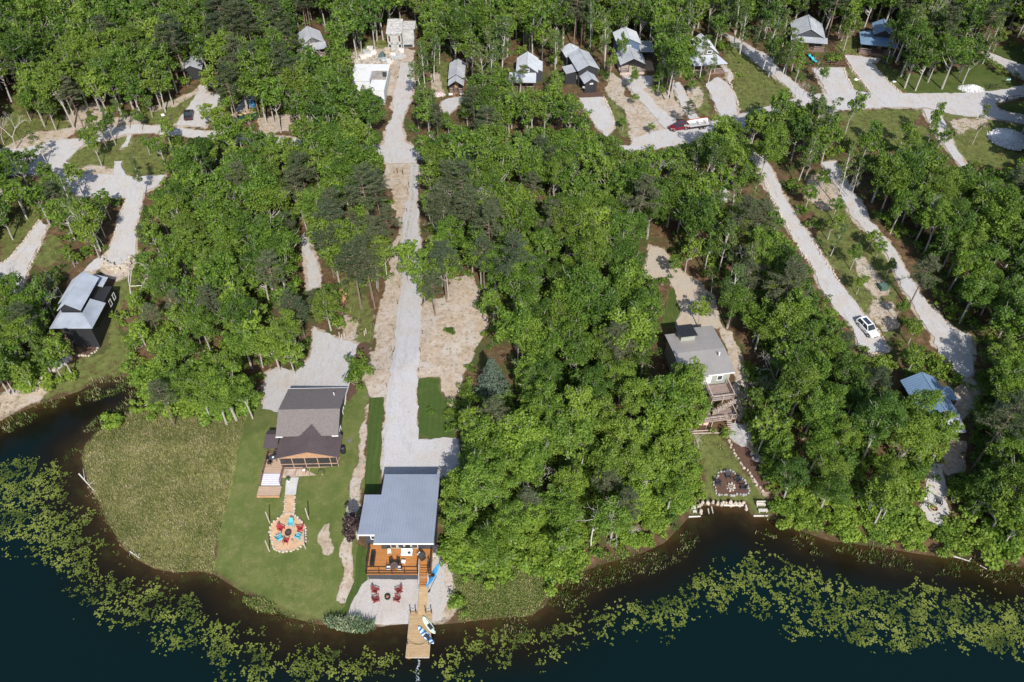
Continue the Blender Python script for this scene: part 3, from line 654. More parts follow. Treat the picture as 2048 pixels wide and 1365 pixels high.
rope((-1.5,1.25,0.85),(-0.75,1.25,0.85),0.35,'rope',d); rope((0.6,1.25,0.85),(1.4,1.25,0.85),0.35,'rope',d); rope((-1.5,-3.2,0.65),(1.38,-3.2,0.65),0.6,'rope',d)
MB().box(-1.6,-0.6,0.95,1.5,-0.1,-0.003).build('step_pad',DECK_T,d); MB().box(0.66,1.48,0.95,1.5,-0.1,-0.003).build('step_pad',DECK_T,d)
f=MB(); f.bar((-1.4,-4.88,-0.5),(-1.4,-4.88,0.25),0.05); f.bar((-1.0,-4.88,-0.5),(-1.0,-4.88,0.25),0.05)
for z in(-0.4,-0.2): f.bar((-1.4,-4.98,z),(-1.0,-4.98,z),0.05)
f.build('ladder',M('yellow_wet_timber',(0.42,0.24,0.03),0.5),d)
# foam of the bubbler at the dock end
fr=random.Random(4); f=MB()
for i in range(90):
    t=fr.random(); c=(-12.45+0.12*math.sin(t*9)+fr.gauss(0,0.05+0.09*t), 45.0-t*2.9, 0.03+fr.random()*0.05); s=0.025+0.045*fr.random()*(1.1-t*0.4)
    f.obox(c,(s,s*1.3,s*0.4),fr.random()*180)
tag(f.build('water_spray',M('white_foam',(0.55,0.62,0.68),0.3,0.05)),'white foaming water trail churned up off the lake end of the dock','water spray',kind='stuff')
# =================== shingle roof house ===================
b=thing('shingle_house','dark green house with a brown-grey shingle roof and a brown metal porch roof','house',(-31.8,76,3.2),1.5)
def mat_shingle():
    t=NT('asphalt_shingle'); p=t.pos(); n=t.noise(3.2,4,0.7,t.scalev(p,(1,2.2,2.2))); a=t.noise(0.4,4,0.6,p); c=t.ramp(n,[(0.25,(0.135,0.115,0.105)),(0.55,(0.19,0.165,0.155)),(0.8,(0.27,0.245,0.23))])
    sp=t.noise(11,2,0.5,p); c=t.mix(t.mapr(sp,0.6,0.72,0,0.5),c,(0.36,0.33,0.31)); t.bump(n,0.4,0.03); return t.out(c,0.95,0,0.2)
SHING=mat_shingle()
w=MB(); w.prism3([(-4.5,1.6,-1),(-4.5,1.6,3.75),(-4.5,5.2,5.2),(-4.5,11.3,2.95),(-4.5,11.3,-1)],(8.9,0,0)); w.build('wall',W_GREEN,b)
r=MB(); r.roof((-4.9,1.1,3.8),(4.8,1.1,3.8),(4.8,5.2,5.42),(-4.9,5.2,5.42),0.14,0); r.roof((-4.9,11.75,3.0),(4.8,11.75,3.0),(4.8,5.2,5.42),(-4.9,5.2,5.42),0.14,0); ro=r.build('roof',SHING,b)
v=MB(); v.cyl((3.1,9.4,3.7),(3.1,9.4,4.5),0.08,n=8); v.build('vent_pipe',W_WHITE,ro)
for g_ in((-4.9,4.8,11.75,11.81,2.86,3.02),(-4.9,-3.8,1.02,1.1,3.64,3.8),(3.8,4.8,1.02,1.1,3.64,3.8)): MB().box(*g_).build('gutter',W_WHITE,b)
r=MB(); r.roof((-4.55,-2.3,2.72),(-4.55,1.6,2.72),(0.55,3.6,4.55),(0.55,-2.3,4.2),0.1,0.26,0.04,0.05); r.roof((5.2,-2.3,2.72),(5.2,1.9,2.72),(0.55,3.6,4.55),(0.55,-2.3,4.2),0.1,0.26,0.04,0.05)
r.box(0.47,0.63,-2.3,1.2,4.2,4.28); r.build('porch_roof',R_BROWN,b)
r=MB(); r.roof((-6.9,-0.1,2.45),(-4.75,-0.1,2.45),(-4.75,2.4,2.75),(-6.9,2.4,2.75),0.08,0.25,0.04,0.04); r.roof((-6.9,3.6,2.3),(-4.75,3.6,2.3),(-4.75,2.4,2.76),(-6.9,2.4,2.76),0.08,0.25,0.04,0.04); r.build('side_roof',R_BROWN,b)
g=MB(); g.prism3([(-3.6,-2.12,2.62),(4.3,-2.12,2.62),(4.3,-2.12,2.95),(0.55,-2.12,4.05),(-3.6,-2.12,2.95)],(0,0.1,0)); g.build('gable_panel',WOOD,b)
s=MB()
for x in(-4.1,-2.15,-0.2,1.75,3.7,4.75): s.bar((x,-2.15,-0.2),(x,-2.15,2.7),0.1)
for z in(0.12,1.0,2.6): s.bar((-4.1,-2.15,z),(4.75,-2.15,z),0.08)
for y in(-0.8,0.6): s.bar((4.75,y,-0.2),(4.75,y,2.7),0.1); s.bar((-4.1,y,-0.2),(-4.1,y,2.7),0.1)
for z in(0.12,1.0,2.6): s.bar((4.75,-2.15,z),(4.75,1.4,z),0.08); s.bar((-4.1,-2.15,z),(-4.1,1.4,z),0.08)
s.build('screen_frame',M('tan_trim',(0.45,0.30,0.22),0.7),b)
s=MB(); s.box(-4.1,4.75,-2.13,1.55,-0.25,-0.02); s.build('porch_floor',DECK_B,b)
s=MB(); s.box(-4.02,4.67,-2.11,-2.09,0.16,2.56)
def mat_screen():
    t=NT('insect_screen'); t.out((0.05,0.045,0.045),0.7); t.b.inputs['Alpha'].default_value=0.55; return t.m
s.build('insect_screen',mat_screen(),b)
for x in(-2.6,-0.6,1.6,3.4): pass
window(b,'e',4,0.8,1.2,1.2,4.42); window(b,'e',8,0.8,1.2,1.2,4.42); window(b,'w',5,0.8,1.2,1.2,-4.52)
a_=MB(); a_.box(-3.9,-2.0,-3.55,-2.22,-0.55,-0.12); a_.box(-1.85,0.15,-3.5,-2.22,-0.55,-0.12); a_.box(0.3,2.1,-3.5,-2.22,-0.55,-0.12); a_.build('stone_apron',M('pink_flagstone',(0.46,0.37,0.30),0.9,0.4,1.5),b)
MB().box(2.2,4.9,-3.55,-2.22,-0.75,-0.05).build('front_step',DECK_P,b); MB().box(-1.98,-1.88,-3.6,-2.2,-0.5,0.02).build('divider_board',DECK_P,b); MB().box(0.17,0.27,-3.6,-2.2,-0.5,0.02).build('divider_board',DECK_P,b)
# side deck of the shingle house
d=thing('side_deck','pale timber side deck with a corrugated white panel and lower landing','deck',(-37,73,3.2))
f=MB(); f.box(-1.5,1.55,-0.3,3.6,-0.1,0.06); f.build('floor',DECK_P,d)
f=MB(); f.roof((-1.45,-2.35,-0.12),(1.5,-2.35,-0.12),(1.5,-0.35,0.16),(-1.45,-0.35,0.16),0.05,0)
for i in range(6): f.box(-1.45,1.5,-2.25+i*0.33,-2.12+i*0.33,0.0+i*0.045-0.08,0.06+i*0.045-0.07)
f.build('corrugated_panel',M('frosted_panel',(0.60,0.58,0.66),0.4,0.08),d)
f=MB(); f.box(-1.75,1.7,-4.15,-2.4,-0.42,-0.26); f.build('landing',DECK_P,d)
f=MB(); f.box(-1.75,1.7,-4.2,-4.15,-0.7,-0.2); f.build('fascia_board',WOOD,d)
f=MB(); railing(f,[(-1.5,-2.3,0.0),(-1.5,-0.3,0.06),(-1.5,3.5,0.06),(0.9,3.5,0.06)],0.95,1.5,0.08); f.build('railing',M('brown_rail',(0.20,0.11,0.08),0.7),d); f=MB(); railing(f,[(1.52,-2.3,0.0),(1.52,0.6,0.06)],0.95,1.5,0.08); f.build('railing',M('brown_rail',(0.20,0.11,0.08),0.7),d)
# =================== tan metal roof house ===================
b=thing('terrace_house','sage green house with a wide taupe metal roof and a black roof dormer','house',(31.5,88.6,3.1),9)
w=MB(); w.prism3([(-0.3,0.2,-0.5),(-0.3,0.2,5.55),(-0.3,4.8,6.0),(-0.3,10.4,5.4),(-0.3,10.4,0)],(5.1,0,0)); w.prism3([(-3.3,0.25,0),(-3.3,0.25,5.5),(-3.3,4.8,5.95),(-3.3,9.4,5.4),(-3.3,9.4,0)],(3.0,0,0)); w.build('wall',W_SAGE,b)
r=MB(); r.roof((-3.7,-0.35,5.6),(5.2,-0.35,5.6),(5.2,4.8,6.15),(-3.7,4.8,6.15),0.12,0.3,0.04,0.04); r.roof((-0.6,10.9,5.55),(5.2,10.9,5.55),(5.2,4.8,6.15),(-0.6,4.8,6.15),0.12,0.3,0.04,0.04); r.roof((-3.7,9.9,5.66),(-0.6,9.9,5.66),(-0.6,4.8,6.15),(-3.7,4.8,6.15),0.12,0.3,0.04,0.04); ro=r.build('roof',R_TAN,b)
f=MB(); f.box(-3.7,5.2,-0.42,-0.35,5.42,5.6); f.build('gutter',W_WHITE,b)
f=MB(); f.box(-1.6,0.9,7.7,10.3,5.2,6.75); f.build('dormer',W_SAGE,b); f=MB(); f.roof((-1.85,7.4,7.2),(1.15,7.4,7.2),(1.15,10.7,6.75),(-1.85,10.7,6.75),0.1,0.4); f.build('dormer_roof',R_BLACK,b)
f=MB(); f.cyl((3.6,3.2,6.2),(3.6,3.2,6.9),0.12,n=8); f.build('vent_pipe',W_WHITE,ro)
window(b,'s',3.1,3.4,1.0,1.2,0.2); door(b,'s',1.2,2.95,0.9,2.05,0.2,W_WHITE); window(b,'s',-1.8,3.6,1.4,1.2,0.25); window(b,'s',-1.8,0.6,1.2,1.3,0.25)
f=MB()
for u in (0.25,): f.box(u-0.45,u+0.3,0.1,0.16,2.95,5.0)
f.build('sliding_door',M('white_blind',(0.7,0.7,0.72),0.5),b)
d=thing('stair_deck','two-level brown deck with pale railings on the lake side of the taupe roof house','deck',(34.1,86.6,3.0),9)
f=MB(); f.box(-1.6,2.1,-1.2,2.15,2.85,3.0); f.build('upper_floor',DECK_G,d)
f=MB(); f.box(-4.6,2.1,-3.6,-1.2,0.5,0.65); f.build('lower_floor',DECK_G,d)
f=MB(); railing(f,[(-1.6,2.1,3),(-1.6,-1.2,3),(2.1,-1.2,3),(2.1,2.1,3)],1.0,1.8,0.11); railing(f,[(-4.6,-3.6,0.65),(-1.9,-3.6,0.65)],1.0,1.35,0.1,bal=0.3); railing(f,[(-1.9,-3.6,0.65),(0.4,-3.6,0.65)],1.0,1.2,0.1); railing(f,[(2.1,-1.2,0.65),(2.1,-3.6,0.65),(1.3,-3.6,0.65)],1.0,1.2,0.1); f.build('railing',POST_T,d)
for x in(-1.6,0.25,2.1):
    for y in(-1.2,2.0): MB().bar((x,y,-1.5),(x,y,2.9),0.13).build('post',POST_T,d)
for x in(-4.6,-1.9,2.1): MB().bar((x,-3.6,-2),(x,-3.6,0.55),0.13).build('post',POST_T,d)
f=MB(); steps(f,-1.4,0.4,-1.2,0.65,-1.9,0.6,2)
for k,(xa,xb) in enumerate(((-1.5,1.9),)): 
    for i in range(10): 
        t=i/9; x=xb+(xa-xb)*t; f.box(x-0.17,x+0.17,-2.3,-1.4,3.0-2.35*t-0.06,3.0-2.35*t)
steps(f,0.5,1.3,-3.6,0.6,-5.2,-0.9,7); f.build('step',POST_T,d)
f=MB(); railing(f,[(-1.5,-2.35,0.65),(1.9,-2.35,3.0)],1.0,1.1,0.09,bal=0.3); f.build('stair_railing',POST_T,d)
# =================== black house on the left bank ===================
b=thing('black_house','black two-storey house with silver metal roofs above the left bank','house',(-79,104,1.6))
w=MB(); gable_body(w,-1.9,1.7,0.9,9.0,-1,6.75,8.15,xr=-0.3); w.box(-1.2,3.9,-2.0,9.0,-1.2,4.9); w.box(-2.2,-1.2,1,9,-1,4.9); w.build('wall',W_BLACK,b)
r=MB(); r.roof((2.05,0.4,6.75),(2.05,9.3,6.75),(-0.3,9.3,8.3),(-0.3,0.4,8.3),0.1,0.22,0.09,0.07); r.roof((-2.3,0.4,6.65),(-2.3,3.0,6.65),(-0.3,3.0,8.3),(-0.3,0.4,8.3),0.1,0.22,0.05,0.04); r.roof((-3.3,2.9,6.1),(-3.3,9.3,6.1),(-0.3,9.3,8.36),(-0.3,2.9,8.36),0.1,0.22,0.05,0.04); r.build('roof',R_STEEL,b)
r=MB(); r.roof((-2.6,-2.4,4.95),(4.45,-2.4,4.95),(1.9,0.6,6.0),(-1.9,0.6,6.0),0.1,0.25,0.06,0.05); r.roof((4.45,-2.4,4.95),(4.45,4.3,4.95),(1.95,4.3,6.0),(1.95,0.6,6.0),0.1,0.22,0.09,0.06); r.roof((-3.2,-2.4,4.9),(-3.2,4.0,4.9),(-1.9,4.0,5.7),(-2.6,-2.4,4.95),0.1,0.3); r.build('porch_roof',R_STEEL,b)
r=MB(); r.roof((2.6,8.3,5.4),(2.6,11.0,5.4),(0.2,11.0,6.2),(0.2,8.3,6.2),0.1,0.22,0.05,0.05); r.build('side_roof',R_STEEL,b)
for y in(4.2,6.0): window(b,'e',y+2.2,2.4,0.9,1.4,3.9)
window(b,'s',-0.4,5.6,1.2,0.8,0.9,frame=DARKM)
s=thing('deck_stairs','wooden stairs with black rails climbing to the porch of the black house','stairs',(-80.2,101.6,2.6))
f=MB(); steps(f,-0.8,0.8,1.9,1.5,-1.7,-1.15,12); f.build('step',WOOD,s); f=MB(); stringers(f,-0.85,0.85,1.9,1.5,-1.7,-1.15)
for x in(-0.88,0.88):
    f.bar((x,1.9,2.5),(x,-1.7,-0.15),0.07)
    for i in range(6): t=i/5; f.bar((x,1.9-3.6*t,1.5-2.65*t-0.3),(x,1.9-3.6*t,2.5-2.65*t),0.06)
f.build('railing',DARKM,s)
# =================== generic cabins of the upper lane ===================
def cabin(name,label,x,y,rot,W,D,ze,zr,wall,roofm,porch=None,pm=None,wing=None,wins=(),z=None,axis='y',oh=0.35):
    z=min(H(x,y),H(x,y+D)) if z is None else z
    b=thing(name,label,'cabin',(x,y,z),rot)
    w=MB(); gable_body(w,-W/2,W/2,0,D,-1,ze,zr,axis)
    if wing: x0,x1,y0,y1,h,h2=wing; w.box(x0,x1,y0+0.2,y1-0.2,-1,min(h,h2)-0.12)
    w.build('wall',wall,b)
    r=MB(); gable_roof(r,-W/2,W/2,0,D,ze,zr,axis,oh); r.build('roof',roofm,b)
    if wing:
        r=MB(); s=1 if x0>=0 else -1; xa,xb=(x0,x1) if s>0 else (x1,x0)
        r.roof((xb,y0,h),(xb,y1,h),(xa,y1,h2),(xa,y0,h2),0.1,0.45); r.build('side_roof',roofm,b)
    if porch:
        px0,px1,dp,h0,h1,kind=porch; r=MB()
        if kind=='shed': r.roof((px0,-dp,h0),(px1,-dp,h0),(px1,0.05,h1),(px0,0.05,h1),0.1,0.45)
        elif kind=='wrap': r.roof((px0,-dp,h0),(px1,-dp,h0),(W/2+0.1,0.02,h1),(-W/2-0.1,0.02,h1),0.1,0.45); r.roof((px0,-dp,h0),(px0,D*0.6,h0),(-W/2-0.02,D*0.6,h1),(-W/2-0.1,0.02,h1),0.1,0.45)
        else: gable_roof(r,px0+0.3,px1-0.3,-dp+0.3,-0.3,h0,h1,'y',0.3)
        r.build('porch_roof',pm or roofm,b)
        f=MB(); f.box(px0+0.2,px1-0.2,-dp+0.15,0,-0.6,0.35); f.build('porch_floor',DECK_B if wall is not W_BLUE else POST_T,b)
        for k in range(4): xx=px0+0.3+(px1-px0-0.6)*k/3; MB().bar((xx,-dp+0.25,0.3),(xx,-dp+0.25,h0-0.1),0.14).build('post',DARKM if wall in(W_BLACK,W_BLUE,W_CHAR) else POST_T,b)
        for xa,xb in((px0+0.3,px0+0.3+(px1-px0-0.6)*0.34),(px1-0.3-(px1-px0-0.6)*0.34,px1-0.3)):
            f=MB(); railing(f,[(xa,-dp+0.25,0.35),(xb,-dp+0.25,0.35)],0.9,2,0.07); f.build('railing',POST_T if wall not in (W_BLUE,) else DARKM,b)
        door(b,'s',0,0.35,0.95,2.0,0.0,WOOD)
    for (face,u,zz,ww,hh) in wins: window(b,face,u,zz,ww,hh,{'s':0,'n':D,'e':W/2,'w':-W/2}[face])
    return b
c=cabin('small_cottage','narrow grey cottage with a long silver gable roof and a little gabled front porch',-13.4,180,0,3.3,7.4,2.9,3.9,W_CHAR,R_SILV2,porch=(-1.9,1.9,2.7,2.3,3.4,'gable'),wins=[('w',2,1,0.9,1.0)])
f=MB(); steps(f,-0.7,0.7,-2.6,0.3,-3.5,-0.3,4); f.build('step',WOOD,c); MB().box(-1.8,-0.85,-2.75,-2.6,-0.5,0.2).build('skirt_panel',W_WHITE,c); MB().box(0.85,1.8,-2.75,-2.6,-0.5,0.2).build('skirt_panel',W_WHITE,c)
cabin('grey_cabin','grey cabin half hidden by thin trees with a pale roof and a white-framed gable window',3.6,180.2,-2,4.6,6.6,3.7,5.2,W_CHAR,R_SILV,porch=(-4.2,2.2,3.2,2.4,3.3,'shed'),wing=(2.3,3.7,1.5,6.5,3.0,3.6),wins=[('s',-0.1,3.5,1.3,0.75)])
c=cabin('black_compound_cabin','tall black cabin with a ribbed grey roof between two smaller black sheds',18.2,180.3,13,4.8,8.2,4.3,5.4,W_BLACK,R_SILV2,wing=(-5.2,-2.4,1.0,4.6,3.2,3.6),wins=[('w',1.2,1.5,0.5,0.9)],z=12.2)
cabin('front_tower_cabin','small black gabled unit with a white satellite dish in front of the tall black cabin',18.75,176.8,13,3.0,3.3,2.9,3.8,W_BLACK,R_SILV2,wins=[('s',0.1,2.2,0.8,0.35)],z=12.15)
d=thing('satellite_dish','round white satellite dish at the left corner of the small black unit','satellite dish',(17.0,176.2,13.9)); MB().cyl((0,0,0),(0.05,0.1,0.05),0.36,0.3,n=16).build('dish',W_WHITE,d); MB().bar((0,0.1,0),(0.3,0.6,-0.5),0.05).build('arm',DARKM,d)
cabin('back_shed','black shed with a pale gable roof behind the tall black cabin',15.4,188.2,13,3.9,4.2,3.3,4.3,W_CHAR,R_SILV,z=12.8)
c=cabin('blue_cabin','blue two-storey cabin with bright silver roofs at the end of its gravel drive',28.9,191.2,4,5.4,6.0,4.9,6.1,W_BLUE,R_SILV,porch=(-3.0,3.4,6.4,2.5,3.9,'gable'),pm=R_SILV2,wins=[('s',-0.1,3.9,1.4,0.5)],z=13.0)
d=thing('carport','flat silver roof carport with a timber deck right of the blue cabin','carport',(33.5,190.6,13.0)); MB().roof((-1.7,0,3.0),(1.8,0,3.0),(1.8,5.6,3.2),(-1.7,5.6,3.2),0.12,0.5).build('roof',R_SILV2,d)
for x in(-1.5,1.6):
    for y in(0.2,5.3): MB().bar((x,y,-0.8),(x,y,3.0),0.13).build('post',DARKM,d)
MB().box(-1.6,1.7,-4.2,5.4,-0.5,0.15).build('floor',DECK_P,d); MB().box(-0.9,0.0,1.5,2.4,0.2,1.0).build('storage_bin',CHARC,d); MB().box(0.3,1.1,2.8,3.6,0.2,0.9).build('storage_bin',CHARC,d)
cabin('olive_cabin','olive cabin with a silver gable and wraparound porch roof behind slim trees',48.0,187.9,8,4.6,6.6,4.2,5.9,W_OLIVE,R_SILV,porch=(-4.3,4.3,3.2,2.6,3.6,'wrap'),wins=[('s',0.4,3.9,1.3,0.8)],z=12.8)
cabin('pale_roof_cabin','dark cabin with a broad pale grey roof next to the turquoise loungers',75.3,197.4,-10,7.4,8.0,3.0,5.0,W_CHAR,R_SILV2,porch=(-4.4,4.6,2.0,2.3,2.9,'shed'),z=13.8)
cabin('navy_cabin','dark navy cabin with a blue metal roof at the top right',93.2,195.6,-15,4.2,6.2,4.0,5.2,W_BLACK,R_SKY,porch=(-5.2,3.9,3.4,2.5,3.3,'wrap'),z=14.1)
cabin('hidden_cabin','pale silver roofed cabin behind the bare forked trees',-51.0,198.0,20,5.4,6.2,3.0,4.6,W_CHAR,R_SILV2,porch=(-3.2,3.2,2.6,2.3,3.0,'shed'))
cabin('edge_cabin','white and blue roofed cabin cut by the left edge of the view',-134.5,181,10,6.5,9,3.4,5.0,W_CHAR,R_SILV,porch=(-3.4,3.4,2.6,2.4,3.1,'shed'),pm=R_SKY)
cabin('far_left_cabin','small white-roofed cabin in the trees behind the left edge cabin',-122.5,189.5,10,4.2,5.0,3.0,4.1,W_BLACK,R_SILV)
cabin('wooded_cabin','small dark cabin hidden in trees beyond the black vehicle',-79,186,10,4.4,5.5,2.8,3.9,W_BLACK,R_SILV2)
cabin('treetop_cabin','bluish roof just visible among trees at the top edge',62,217,0,5,6,3.0,4.4,W_CHAR,R_SILV)
# right-hand hidden house
b=cabin('shaded_house','house with a ribbed blue-silver roof mostly under tree crowns on the right',67.8,80.8,6,5.4,7.4,4.3,5.8,W_BLACK,R_SKY,porch=(-2.0,3.2,2.9,3.1,4.1,'shed'),pm=R_SILV2,wing=(2.7,4.7,3.0,5.8,3.9,4.3),z=3.4)
# =================== unfinished block building ===================
b=thing('block_tower','unfinished grey concrete block building with a weathered sheet roof','building',(-30.2,199.3,12.3),2)
w=MB()
w.box(-1.8,1.8,0.2,7.2,-0.8,4.35); w.box(1.8,4.8,3.6,7.4,-0.8,3.9); w.build('wall',W_CONC,b)
w=MB(); 
for x in(-1.8,-0.75,0.75,1.8): w.box(x-(0.0 if x==-1.8 else 0.25),x+(0.25 if x<1.7 else 0.0)+0.0,-0.05,0.2,-0.8,4.35)
w.box(-1.8,1.8,-0.05,0.2,3.95,4.35); w.box(-1.8,1.8,-0.05,0.2,1.55,2.1)
w.build('front_wall',W_CONC,b)
for x in(-1.28,1.28): window(b,'s',x,2.2,0.6,1.6,0.16,frame=WOOD); window(b,'s',x,0.75,0.8,0.55,0.16,frame=DARKM)
r=MB(); r.roof((-2.0,-0.2,4.5),(2.0,-0.2,4.5),(2.0,7.4,5.1),(-2.0,7.4,5.1),0.1,0); r.roof((2.0,3.4,4.05),(5.2,3.4,4.05),(5.2,7.6,4.4),(2.0,7.6,4.4),0.1,0)
for i in range(6): r.box(-2.0,2.0,0.3+i*1.25,0.36+i*1.25,4.5+0.1*i,4.62+0.1*i)
r.build('roof',M('weathered_sheet',(0.50,0.49,0.48),0.8,0.45,1.4),b)
f=MB(); f.box(1.9,4.8,1.2,3.6,-0.5,1.5); f.build('low_room',W_CONC,b); window(b,'s',3.3,0.3,2.2,0.6,1.2,frame=DARKM)
def mat_membrane():
    t=NT('white_membrane'); p=t.pos(); c=t.mix(t.mapr(t.noise(0.45,5,0.7,p,1.5),0.58,0.68,0,0.6),(0.72,0.72,0.72),(0.34,0.26,0.20)); c=t.mix(t.mapr(t.noise(3,4,0.7,p),0.5,0.8,0,0.3),c,(0.5,0.5,0.5)); return t.out(c,0.6)
# =================== white flat-roofed building ===================
b=thing('white_flat_building','white flat-roofed L-shaped building under construction left of the upper road','building',(-34.3,178.8,10.7))
w=MB(); w.box(-4.2,0.0,0.0,8.0,-1,3.6); w.box(0.0,4.1,5.3,8.0,-1,3.6); w.box(0.8,4.1,-4.6,0.2,-1,3.5); w.box(3.9,4.1,0.2,5.3,-1,3.2); w.box(0.0,0.2,0.2,5.3,-1,3.3); w.build('wall',M('white_block',(0.60,0.61,0.62),0.85,0.12,0.8),b)
w=MB(); w.box(-4.4,0.15,-0.2,8.2,3.6,3.78); w.box(0.15,4.3,5.1,8.2,3.6,3.782); w.box(0.7,4.25,-4.8,0.3,3.5,3.68); w.build('roof',mat_membrane(),b)
w=MB(); w.box(0.22,3.88,0.25,5.05,-0.2,1.7); w.build('courtyard_floor',M('rough_slab',(0.33,0.29,0.26),0.9,0.3,1.5),b); MB().box(0.22,3.88,5.18,5.28,1.7,3.5).build('inner_wall',M('unpainted_block',(0.26,0.25,0.245),0.9,0.3,1.2),b); window(b,'s',3.1,2.0,1.0,1.2,5.18,frame=DARKM); window(b,'s',2.4,0.4,2.0,1.5,-4.6,frame=DARKM)
# ---------------- smaller objects ----------------
def G(px,py,h=0.0): return tuple(P(px,py,h))
def adirondack(name,mat,label,loc,rot,group,z=None):
    t=thing(name,label,'chair',loc,rot,group)
    m=MB(); 
    for i in range(5): m.obox((0,-0.05+0.12*i-0.2,0.36-0.035*i),(0.56,0.10,0.03),0,-14)
    m.build('seat',mat,t)
    m=MB()
    for i in range(5): x=-0.24+0.12*i; m.bar((x,0.27,0.22),(x*1.15,0.62,1.02-0.12*abs(i-2)*0.35),0.1,0.03)
    m.build('backrest',mat,t)
    for s in(-1,1):
        m=MB(); m.bar((s*0.36,-0.42,0.56),(s*0.36,0.42,0.54),0.14,0.03); m.bar((s*0.33,-0.34,0),(s*0.33,-0.34,0.55),0.07); m.build('armrest',mat,t)
    for s in(-1,1):
        m=MB(); m.bar((s*0.29,-0.34,0.34),(s*0.29,0.55,0.02),0.05,0.12); m.build('leg',mat,t)
    return t
def face_to(px,py,cx,cy):
    a=PV([(px,py)])[0]; c=PV([(cx,cy)])[0]; d=c-a
    return math.degrees(math.atan2(d[1],d[0]))+90
def fire_pit(label,loc,r,mat,group=None,logs=True):
    t=thing('fire_pit',label,'fire pit',loc,0,group)
    m=MB(); m.ring((0,0),r,r*0.78,0,0.3,18); m.build('rim',mat,t)
    m=MB(); m.cyl((0,0,0.01),(0,0,0.12),r*0.77,n=18); m.build('ash_bed',M('charred_ash',(0.035,0.03,0.028),0.95,0.4,6),t)
    if logs:
        m=MB()
        for i in range(5): a=i*1.25; m.cyl((math.cos(a)*r*0.6,math.sin(a)*r*0.6,0.16),(-math.cos(a+0.4)*r*0.25,-math.sin(a+0.4)*r*0.25,0.24),0.06,n=6)
        m.build('log',WOOD,t)
    return t
# lake house fire circle on the sand
fp=G(775.3,1195,0.1); fire_pit('round fire pit with split logs in the middle of the pale sand pad',fp,0.42,DARKM)
for (x,y,c,l) in((752,1184,RED,'rear left'),(797,1184,RED,'rear right'),(753.5,1201,DRED,'front left'),(794,1200,DRED,'front right')):
    adirondack('adirondack_chair',DRED,'dark red adirondack chair at the %s of the fire pit on the pale sand'%l,G(x,y,0.1),face_to(x,y,775.3,1195),'red chairs round the sand fire pit')
# fire circle of the shingle house
fc=G(577,1074)
def fpoly(pts): return PV(pts)[:,:2]
circ=[(545,1046),(560,1036),(568,1028),(585,1028),(597,1038),(611,1052),(612,1086),(605,1092),(592,1101),(570,1104),(550,1102),(545,1092),(541,1075),(540,1060)]
sheet('fire_circle',fpoly(circ),0.13,FLAG,wob=0.12,step=0.5)
sheet('stone_path',fpoly([(571,990),(590,990),(588,1032),(567,1032)]),0.12,FLAG,wob=0.06,step=0.5)
sheet('concrete_walk',fpoly([(573,956),(598,956),(594,975),(592,991),(570,991)]),0.14,CONC,step=0.5)
def stones(name,label,cat,path,size,hgt,mat,closed=False,jit=0.25,seed=1,group=None,rows=1,step=1.05):
    """a line of laid field stones as one thing"""
    r=random.Random(seed); pts=[np.array(q) for q in PV(path)[:,:2]]
    if closed: pts.append(pts[0])
    m=MB(); c0=pts[0]; z0=H(c0[0],c0[1])
    for a,b in zip(pts,pts[1:]):
        L=float(np.hypot(*(b-a))); n=max(1,int(L/(size*step))); ang=math.degrees(math.atan2(b[1]-a[1],b[0]-a[0]))
        for i in range(n):
            for k in range(rows):
                q=a+(b-a)*(i+0.5)/n; s=size*(0.75+0.5*r.random()); x=q[0]+r.gauss(0,jit*size); y=q[1]+r.gauss(0,jit*size)+k*0; z=H(q[0],q[1])
                w,d,h=s,s*(0.6+0.4*r.random()),hgt*(0.7+0.6*r.random())
                cz=z+hgt*0.75*k+h*0.35; an=math.radians(ang+r.gauss(0,18)); ca,sa=math.cos(an),math.sin(an)
                vs=[]
                for zz,f in((-h/2,1.0),(h*0.25,1.0),(h/2,0.7)):
                    for j in range(6):
                        t=j*math.pi/3+0.3; e=(1+0.2*(r.random()-0.5))*f; u=math.cos(t)*w/2*e; v=math.sin(t)*d/2*e
                        vs.append((x+u*ca-v*sa-c0[0],y+u*sa+v*ca-c0[1],cz+zz-z0))
                fs=[tuple(range(12,18))]+[(j+6*l,(j+1)%6+6*l,(j+1)%6+6*l+6,j+6*l+6) for l in(0,1) for j in range(6)]
                m.add(vs,fs)
    o=m.build(name,mat,None,loc=(float(c0[0]),float(c0[1]),z0)); return tag(o,label,cat,group)
stones('stone_border','ring of flat tan stones edging the round fire circle below the shingle house','stone border',circ,0.42,0.3,STONE,True,0.12,3)
stones('stone_border','flat stones along both sides of the path from the fire circle','stone border',[(570,991),(567,1032),(560,1036)],0.38,0.25,STONE,False,0.15,4)
stones('stone_edging','right hand row of flat stones on the fire circle path','stone border',[(590,991),(588,1030),(597,1038)],0.38,0.25,STONE,False,0.15,5)
stones('stone_edging','stone edging of the curved upper gravel drive left, on its grassy side','stone border',[(253,398),(237,440),(227,482),(214,509)],0.45,0.3,STONE,False,0.15,6)
stones('rock_embankment','tumbled tan rock embankment at the rounded end of the left gravel drive','rock wall',[(205,532),(220,538),(237,543),(255,536),(268,520)],0.75,0.5,STONE,False,0.5,7,rows=3,step=0.4)
stones('stone_edging','stone edging along the left edge gravel drive by the grass','stone border',[(0,527),(16,520),(45,487),(79,441)],0.45,0.3,STONE,False,0.15,8)
stones('stone_edging','stone edging on the lower right side of the left edge gravel drive','stone border',[(83,490),(60,531),(44,577)],0.5,0.35,STONE,False,0.25,9)
stones('stone_edging','stone edging on the left side of the long right gravel drive','stone border',[(1522,345),(1541,393),(1573,453),(1599,500),(1626,536)],0.5,0.35,STONE,False,0.25,10)
